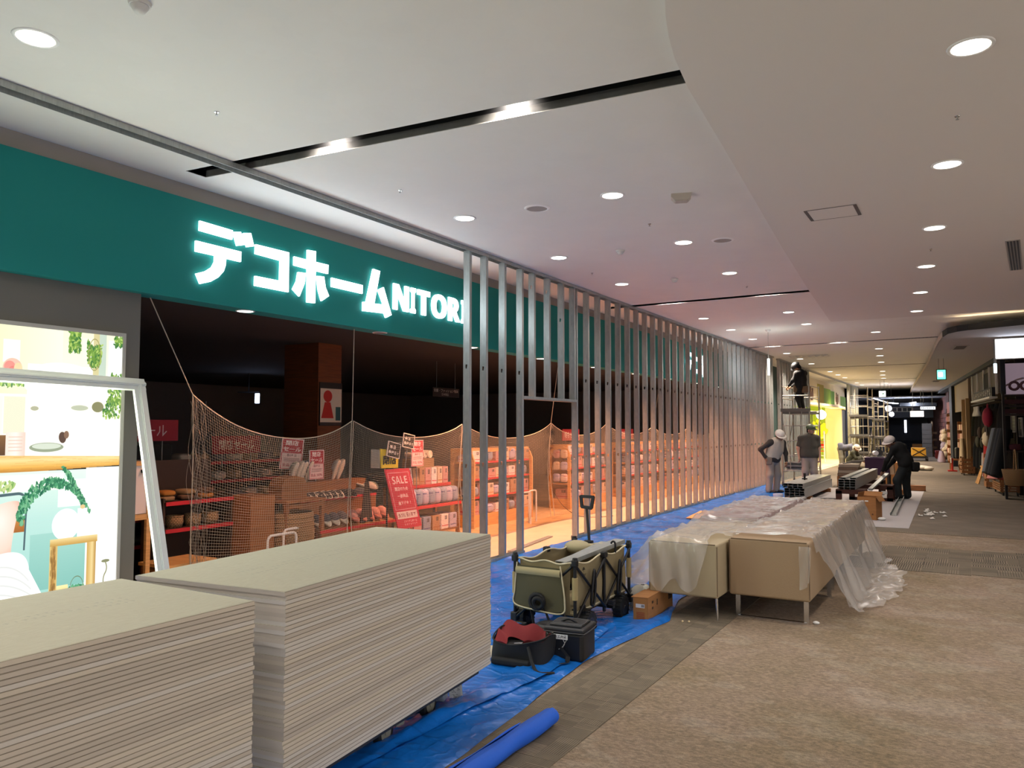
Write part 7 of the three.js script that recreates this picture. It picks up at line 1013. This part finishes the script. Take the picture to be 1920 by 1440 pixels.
// ---------------------------------------------------------------- shops along the right side
{
  const D = [-0.09614, -0.99537], N = [0.99537, -0.09614], TH = -1.4745;
  const rp = (s, y, o = 0) => [0.945 + D[0] * s + N[0] * o, y, -20.53 + D[1] * s + N[1] * o];
  const place = (m, s, y, o, turn = 0) => { m.position.set(...rp(s, y, o)); m.rotation.y = TH + turn; return m; };
  const G = (name, label, cat, s, y, o, group, turn = 0) => { const t = thing(name, label, cat, rp(s, y, o), TH + turn, group); return t; };   // local x toward the viewer, z out to the passage
  const S = (name, label, cat, s, y, o, gs, m, group, turn = 0) => place(solo(name, label, cat, gs, m, group), s, y, o, turn);
  const face = (name, s0, s1, y0, y1, o0, o1, m) => { const g = box2(-s1, -s0, y0, y1, -o1, -o0); g.rotateY(TH).translate(0.945, 0, -20.53); return struct(name, g, m); };
  const greyP = mat(0x6f6a66, 0.8), paleP = mat(0x9a8a76, 0.8), navy = mat(0x151a22, 0.7), brick = mat(0x4f2a24, 0.9), darkC = mat(0x0f0f11, 0.9);
  face('trim_shop_top', 3.4, 40, 3.42, 3.54, 0, 0.3, navy);
  face('wall_shop_a', 1.2, 11, 0, 3.42, 1.2, 1.4, mat(0x1d1614, 0.9)); face('wall_shop_b', 11.6, 12.0, 0, 3.42, 0.1, 1.4, paleP); face('wall_shop_c', 12, 24, 0, 3.42, 1.0, 1.2, mat(0x3c2c24, 0.9)); face('wall_shop_d', 24, 42, 0, 3.54, 0.4, 0.6, brick);
  face('wall_upper_a', 4.4, 10.8, 2.62, 3.42, 0.14, 0.2, greyP); face('wall_upper_b', 12, 17.4, 2.3, 3.42, 0.14, 0.2, paleP); face('wall_post_dark', 17.4, 18.6, 0, 3.42, 0.02, 0.4, navy);
  for (let i = 0; i < 46; i++) { const r = i % 8, c = i / 8 | 0; part('brick', box(0.98, 0.2, 0.03, 0, 0, 0), [mat(0x5b3029, 0.9), brick, mat(0x6a3a30, 0.9)][i % 3], scene.getObjectByName('wall_shop_d')).position.set(...(() => { const q = rp(25 + c * 1.06 + (r % 2) * 0.5, 0.9 + r * 0.23, 0.38); return q; })()); }
  scene.getObjectByName('wall_shop_d').children.forEach((b) => { b.rotation.y = TH; });
  // upper shop window bars, dark opening and letter strip
  const w = G('shop_window', 'grey upper shop front with white bars and a dark opening', 'shop front', 7.6, 0, 0.12); for (const x of [-2.9, -1.4, 0.3, 1.6, 3]) part('bar', [box(0.07, 0.84, 0.05, x, 3.0, 0)], MAT.white, w); part('dark_opening', [box(1.1, 0.6, 0.03, 0.95, 2.98, 0)], darkC, w); part('letter_strip', [box(4.4, 0.26, 0.08, 0.5, 2.66, 0.04)], mat(0x24242a, 0.7), w); for (let i = 0; i < 10; i++) part('letter_stroke', [box(0.1, 0.18, 0.02, -1.5 + i * 0.42, 2.66, 0.09), box(0.24, 0.04, 0.02, -1.45 + i * 0.42, 2.62 + (i % 3) * 0.04, 0.09)], mat(0xc9c5bd, 0.7), w); part('lower_ledge', [box(4.6, 0.05, 0.2, 0.5, 2.5, 0.06)], MAT.white, w);
  for (const s of [12.95, 11.5]) { const t = G('wooden_post', s > 12 ? 'far pale wooden post between the right shops' : 'near pale wooden post between the right shops', 'post', s, 0, 0.05); part('shaft', [box(0.14, 2.7, 0.12, 0, 1.35, 0)], mat(0xb0936c, 0.75), t); part('foot', [box(0.18, 0.1, 0.16, 0, 0.05, 0)], mat(0xb0936c, 0.75), t); }
  // shelves of pink boxes and sweets
  const rackR = (label, s0, s1, top, n, tag) => { const t = G('goods_rack', label, 'rack', (s0 + s1) / 2, 0, 0.35), L = Math.abs(s1 - s0); for (let i = 0; i < n; i++) part('shelf_board', [box(L, 0.03, 0.5, 0, 0.12 + i * (top - 0.1) / n, 0)], MAT.wood, t); part('back_panel', [box(L, top, 0.03, 0, top / 2, -0.26)], MAT.wood, t); for (const x of [-L / 2, L / 2]) part('upright', [box(0.04, top, 0.5, x, top / 2, 0)], MAT.wood, t); for (let i = 0; i < n; i++) { const c = Math.round(L / 0.42); for (let k = 0; k < c; k++) S('gift_box', 'small pink or cream box on the ' + tag, 'box', s0 + (s1 - s0) * (k + 0.5) / c, 0.235 + i * (top - 0.1) / n, 0.22, box(0.3, 0.2, 0.26, 0, 0, 0), [mat(0xa8594f, 0.8), mat(0xc9a688, 0.8), mat(0x8c4e48, 0.8), mat(0xd6bfa0, 0.8)][(i * 3 + k) % 4], 'boxes on the ' + tag, rr(-0.1, 0.1)); } };
  rackR('shelf of pink boxes beside the pale wooden posts', 13.6, 16.2, 1.9, 5, 'shelf by the wooden posts'); rackR('taller shelf of pink boxes further along the right side', 18.9, 21.4, 2.3, 6, 'taller far shelf');
  S('pink_crate', 'large pink crate on top of the taller far shelf', 'crate', 19.6, 2.555, 0.3, box(1.6, 0.5, 0.5, 0, 0, 0), mat(0x8f4f48, 0.8));
  // plush toys, cat tree, small things far along
  for (let i = 0; i < 9; i++) S('plush_toy', 'pale plush toy piled beside the far pink shelf', 'toy', 21.9 + (i % 3) * 0.5, 0.35 + (i / 3 | 0) * 0.42, 0.05 + (i % 2) * 0.15, [ball(0.2, 0, 0, 0, 1, 1.1, 0.9), ball(0.13, 0, 0.25, 0.02), ball(0.05, 0.09, 0.36, 0), ball(0.05, -0.09, 0.36, 0), ball(0.08, 0.16, -0.12, 0.1), ball(0.08, -0.16, -0.12, 0.1)], [mat(0xcbbba6, 0.95), mat(0x9a8ea0, 0.95), mat(0xb49a94, 0.95)][i % 3], 'plush toys');
  const ctree = G('cat_tree', 'cream carpeted cat tree far down the right side', 'cat tree', 30.4, 0, 0); part('base', [box(0.7, 0.08, 0.6, 0, 0.04, 0)], mat(0xd2b795, 0.95), ctree); part('pole', [rod([0, 0.08, 0], [0, 1.6, 0], 0.06, 10)], mat(0xc9ad88, 0.95), ctree); [0.5, 0.95, 1.35].forEach((y, i) => part('perch', [cyl(0.26, 0.26, 0.12, (i - 1) * 0.15, y, 0, 14)], mat(0xe0cfb4, 0.95), ctree)); part('top_frame', [torus(0.25, 0.04, 0, 1.75, 0)], mat(0xd2b795, 0.95), ctree);
  S('red_bench', 'small red bench near the cat tree', 'bench', 26.5, 0.2, 0.1, [box(1.0, 0.1, 0.4, 0, 0.18, 0), box(0.08, 0.36, 0.4, 0.4, 0, 0), box(0.08, 0.36, 0.4, -0.4, 0, 0)], mat(0x7d2a2c, 0.8));
  for (let i = 0; i < 4; i++) S('skirt_display', 'hanging lilac skirt below the plush toys', 'clothing', 22.4 - i * 0.3, 0.28, -0.12, lathe([[0.16, -0.26], [0.07, 0.2], [0.05, 0.26]], 10), [mat(0x7d7890, 0.9), mat(0x9a8a9c, 0.9)][i % 2], 'lilac skirts');
  const chairR = G('display_chair', 'small wooden chair with a black cushion by the pink shelf', 'chair', 13.9, 0, -0.2); part('seat', [box(0.45, 0.05, 0.4, 0, 0.42, 0)], MAT.wood, chairR); part('cushion', [rbox(0.5, 0.42, 0.14, 0.05, 0, 0.68, -0.08)], MAT.black, chairR); for (const a of [-1, 1]) for (const b of [-1, 1]) part('leg', [rod([a * 0.19, 0, b * 0.16], [a * 0.18, 0.4, b * 0.15], 0.02, 8)], MAT.wood, chairR);
  const cone = G('red_stand', 'small red and white floor stand at the foot of the wooden post', 'stand', 13.2, 0, -0.35); part('base', [box(0.36, 0.05, 0.3, 0, 0.025, 0)], mat(0xb02a1e, 0.7), cone); part('post', [rod([0, 0.05, 0], [0, 0.5, 0], 0.035, 8)], mat(0xb02a1e, 0.7), cone); part('white_tag', [box(0.14, 0.2, 0.02, 0, 0.42, 0.04)], MAT.white, cone);
  // clothes rail with dark garments and bags
  const rail = G('clothes_rail', 'dark clothes rail along the front of the near right shop', 'rail', 7.6, 0, 0.35); for (const x of [-3.2, 0, 2.6]) part('post', [rod([x, 0, 0], [x, 2.34, 0], 0.025, 8)], MAT.black, rail); part('rail_bar', [rod([-3.3, 2.3, 0], [2.7, 2.3, 0], 0.02, 8)], MAT.black, rail); part('rail_bar', [rod([-3.3, 1.25, 0], [2.7, 1.25, 0], 0.02, 8)], MAT.black, rail); part('top_shelf', [box(6, 0.04, 0.5, -0.3, 2.42, 0)], mat(0x2a1c16, 0.8), rail);
  const garment = (w, h) => sheet((u, v) => { const sp = w * (0.55 + 0.45 * Math.min(1, v * 3)) * (1 + 0.1 * v); const a = u * PI * 2; return [Math.cos(a) * sp / 2, h * (1 - v), Math.sin(a) * (0.07 + 0.03 * v) + 0.02 * Math.sin(a * 5) * v]; }, 22, 8);
  const gA = garment(0.42, 0.85), gB = garment(0.36, 1.0), dk = [0x15161a, 0x22211f, 0x1a2024, 0x2d2a26, 0x101214, 0x262a22].map((c) => mat(c, 0.95, 0, { side: 2 }));
  for (let i = 0; i < 12; i++) S('garment', 'dark garment hanging from the upper rail of the near right shop', 'clothing', 5.0 + i * 0.48, 1.36, 0.33 - (i % 2) * 0.08, i % 2 ? gA : gB, dk[i % 6], 'dark garments on the upper rail', 1.2);
  for (let i = 0; i < 12; i++) S('garment', 'dark garment hanging from the lower rail of the near right shop', 'clothing', 5.0 + i * 0.48, 0.32, 0.3 - (i % 2) * 0.06, i % 2 ? gB : gA, dk[(i + 3) % 6], 'dark garments on the lower rail', 1.2);
  S('garment', 'bright red cloth hanging low on the near right rail', 'clothing', 6.3, 0.22, 0.02, garment(0.44, 0.95), mat(0x9c161c, 0.9, 0, { side: 2 })); S('garment', 'cream garment hanging by the wooden post', 'clothing', 12.7, 0.3, -0.05, garment(0.4, 0.95), mat(0xb7a488, 0.95, 0, { side: 2 })); S('garment', 'white narrow cloth beside the red cloth', 'clothing', 6.65, 0.2, 0.0, garment(0.12, 0.7), mat(0xb9b0a4, 0.9, 0, { side: 2 }));
  S('crimson_bag', 'crimson pouch hanging at the top of the near right shop', 'bag', 5.6, 1.95, 0.0, [ball(0.24, 0, 0, 0, 1, 1.2, 0.6), torus(0.08, 0.015, 0, 0.3, 0)], mat(0x8e1438, 0.8));
  for (let i = 0; i < 3; i++) S('white_bottle', 'small white bottle hanging in a row under the grey shop front', 'bottle', 8.9 - i * 0.4, 2.02, 0.02, lathe([[0.001, 0], [0.09, 0], [0.08, 0.06], [0.04, 0.2], [0.045, 0.3], [0.001, 0.31]], 12), MAT.white, 'white bottles');
  const cb = G('shoulder_bag', 'cream round shoulder bag hanging on the dark garments', 'bag', 5.7, 1.32, -0.05); part('body', [ball(0.26, 0, 0, 0, 1.15, 0.8, 0.4, 18)], mat(0xcfc0a4, 0.8), cb); part('strap', [pipe([[-0.25, 0.1, 0], [-0.05, 0.72, 0], [0.05, 0.72, 0], [0.25, 0.1, 0]], 0.022, 30, 6)], mat(0x6a6058, 0.8), cb); part('clasp', [ball(0.025, 0, 0, 0.11)], MAT.black, cb);
  for (let i = 0; i < 4; i++) S('small_pouch', 'small patterned pouch hanging behind the cream bag', 'bag', 6.6 + i * 0.6, 1.5 - (i % 2) * 0.3, 0.02, [ball(0.18, 0, 0, 0, 1, 1, 0.4)], mat([0x5a4c2c, 0x2a2c22, 0x3a2c26, 0x4a4a3c][i], 0.9), 'patterned pouches');
  // crates on casters, stools
  const crate = (label, s, o, h, w) => { const t = G('slatted_crate', label, 'crate', s, 0, o, 'slatted crates'); for (let i = 0; i < 4; i++) part('slat', [box(w, h / 6, 0.025, 0, 0.12 + i * h / 4, 0.2)], MAT.wood, t); for (const x of [-w / 2 + 0.03, w / 2 - 0.03]) { part('corner_post', [box(0.05, h, 0.05, x, 0.08 + h / 2, 0.17)], MAT.wood, t); part('corner_post', [box(0.05, h, 0.05, x, 0.08 + h / 2, -0.17)], MAT.wood, t); part('caster', [cyl(0.04, 0.04, 0.03, x, 0.04, 0.15, 12, PI / 2)], MAT.black, t); part('caster', [cyl(0.04, 0.04, 0.03, x, 0.04, -0.15, 12, PI / 2)], MAT.black, t); } for (let i = 0; i < 4; i++) part('slat', [box(0.025, h / 6, 0.36, w / 2, 0.12 + i * h / 4, 0)], MAT.wood, t); };
  crate('slatted wooden crate on casters under the dark trousers', 11.0, -0.05, 0.55, 0.8); crate('tall slatted wooden crate in front of the near right shop', 4.3, -0.05, 0.85, 0.5); crate('low slatted wooden crate under the denim rolls', 2.4, -0.02, 0.22, 1.4);
  const st = G('wooden_trestle', 'pale wooden A trestle on the floor below the red cloth', 'trestle', 6.2, 0, -0.1); for (const x of [-0.25, 0, 0.25]) part('leg', [rod([x, 0, 0.16], [x * 0.6, 0.5, 0], 0.025, 6)], MAT.paleWood, st); part('top_bar', [box(0.6, 0.05, 0.08, 0, 0.5, 0)], MAT.paleWood, st);
  const rb = G('price_card', 'open red and pink price card leaning on the low crate', 'sign', 2.9, 0.32, -0.05, undefined, 0.5); part('card_face', [box(0.4, 0.36, 0.02, -0.1, 0.18, 0.1, -0.5)], mat(0xb2706a, 0.8), rb); part('card_side', [box(0.34, 0.3, 0.02, 0.26, 0.16, 0.05, -0.4, 0.6)], mat(0x8a2f2c, 0.8), rb);
  const dn = [[2.75, 0x5c636c, 'grey rolled denim leaning at the near right shop'], [2.2, 0x15181e, 'black rolled cloth beside the grey denim'], [1.7, 0x1d222c, 'dark navy rolled cloth right of the black one'], [1.2, 0x12151a, 'black rolled cloth at the right edge of the rolls']];
  dn.forEach(([s, c, l]) => S('cloth_roll', l, 'fabric roll', s, 0.5, -0.2, [rod([0.1, 0, 0.18], [-0.22, 1.1, -0.1], 0.13, 14), torus(0.07, 0.012, 0.1, 0, 0.18, 1.1, 0, 0)], mat(c, 0.95)));
  const bk = G('basket_bag', 'pale woven basket bag hanging at the right edge', 'bag', 0.3, 0.35, -0.1); part('body', [lathe([[0.001, 0], [0.2, 0], [0.27, 0.36], [0.25, 0.36], [0.18, 0.02]], 18)], MAT.wicker, bk); part('handle', [pipe([[-0.18, 0.34, 0], [-0.1, 0.75, 0], [0.1, 0.75, 0], [0.18, 0.34, 0]], 0.016, 24, 6)], MAT.wicker, bk);
  for (const [s, y, wd, h, l] of [[1.75, 1.55, 0.62, 0.5, 'larger dark framed notice on the rail at the right edge'], [0.75, 1.45, 0.44, 0.42, 'smaller dark framed notice at the right edge']]) { const t = G('framed_notice', l, 'notice', s, y, 0.1); part('frame', [box(wd, 0.03, 0.03, 0, h, 0), box(wd, 0.03, 0.03, 0, 0, 0), box(0.03, h, 0.03, -wd / 2, h / 2, 0), box(0.03, h, 0.03, wd / 2, h / 2, 0)], mat(0x7a7672, 0.6), t); part('board', [box(wd, h, 0.01, 0, h / 2, -0.01)], mat(0x191a1a, 0.6), t); for (let i = 0; i < 4; i++) part('written_line', [box(wd * 0.6, 0.02, 0.004, 0, h * 0.25 + i * 0.08, -0.003)], mat(0x5d605a, 0.8), t); part('stand_post', [rod([0, -y + 0.01, -0.02], [0, 0, -0.02], 0.012, 6)], MAT.black, t); }
  // near shop front facing the viewer: posts, glowing picture, dark red shelves
  struct('wall_near_shop', [box2(0.95, 6, 0, 3.54, -22.5, -22.7)], mat(0x1a1213, 0.9));
  const ns = thing('dark_post', 'dark square post under the big lit white sign', 'post', [0.66, 0, -21.3]); part('shaft', [box(0.1, 1.06, 0.1, 0, 2.96, 0)], navy, ns); part('cap', [box(0.14, 0.06, 0.14, 0, 3.51, 0)], navy, ns);
  const pic = thing('lit_picture', 'pinkish glowing picture panel with two round shapes at the right edge', 'picture', [1.3, 2.83, -21.5]); part('panel', [box(1.26, 0.74, 0.04, 0, -0.04, 0)], glow(0xa48f9c, 0.42, 0x8a7882), pic); part('arch', [pipe([[-0.6, -0.2, 0.03], [-0.3, -0.04, 0.03], [0.1, -0.02, 0.03], [0.5, -0.2, 0.03]], 0.02, 24, 5)], mat(0xb8a4a8, 0.8), pic); part('round_shape', [torus(0.09, 0.03, -0.42, -0.2, 0.03)], mat(0x7d5560, 0.8), pic); part('round_shape', [torus(0.09, 0.03, -0.2, -0.2, 0.03)], mat(0x7d5560, 0.8), pic);
  const sh = thing('display_shelf', 'dark red shelving with cloths under the glowing picture', 'shelf', [1.35, 0, -21.35]); for (const y of [2.4, 2.15, 1.95, 1.1, 0.5]) part('shelf_board', [box(1.4, 0.04, 0.4, 0, y, 0)], mat(0x2a1c1a, 0.8), sh); for (const y of [2.25, 2.03]) part('cloth_drape', [box(1.36, 0.1, 0.38, 0, y, 0.02)], mat(0x3a1a20, 0.9), sh); for (const x of [-0.7, 0.7]) part('upright', [box(0.05, 2.5, 0.4, x, 1.25, 0)], mat(0x1a1416, 0.8), sh);
  for (let i = 0; i < 4; i++) solo('folded_cloth', 'dark red folded cloth on the lower shelves at the right edge', 'textile', geoPillow, mat(0x4a1c26, 0.9), 'folded dark cloths', [0.85 + i * 0.3, 1.2, -21.32]).scale.set(0.28, 0.16, 0.3);
  const big = thing('lit_sign', 'big white lit sign hanging at the right edge under the soffit', 'sign', [0.99, 3.29, -18.9]); part('housing', [rbox(1.06, 0.43, 0.1, 0.01, 0, 0, -0.055)], MAT.white, big); part('lit_face', [box(1.03, 0.4, 0.012, 0, 0, 0)], glow(0xf4f8ff, 2.6), big); part('hanger', [rod([-0.4, 0.2, -0.05], [-0.4, 0.25, -0.05], 0.01, 6), rod([0.4, 0.2, -0.05], [0.4, 0.25, -0.05], 0.01, 6)], MAT.steel, big);
  for (const [x, hh] of [[-0.4, 0.1], [-0.3, 0.06], [-0.22, 0.1], [-0.14, 0.07]]) part('letter_stroke', [box(0.018, hh, 0.004, x, -0.02 + hh / 4, 0.008)], glow(0xd9e0da, 1.6), big);
  area(0xdfe9ff, 5, 1.0, 0.4, [0.99, 3.29, -18.85], [0.99, 3.29, 0]);
  const vs = thing('lit_strip', 'narrow glowing vertical strip below the big lit sign', 'sign', [0.47, 2.92, -19.4]); part('lit_tube', [box(0.06, 0.2, 0.04, 0, 0, 0)], glow(0xd6f6ff, 3), vs); part('holder', [box(0.05, 0.62, 0.02, 0, 0.4, -0.03)], MAT.steel, vs);
}
renderer.render(scene, camera);
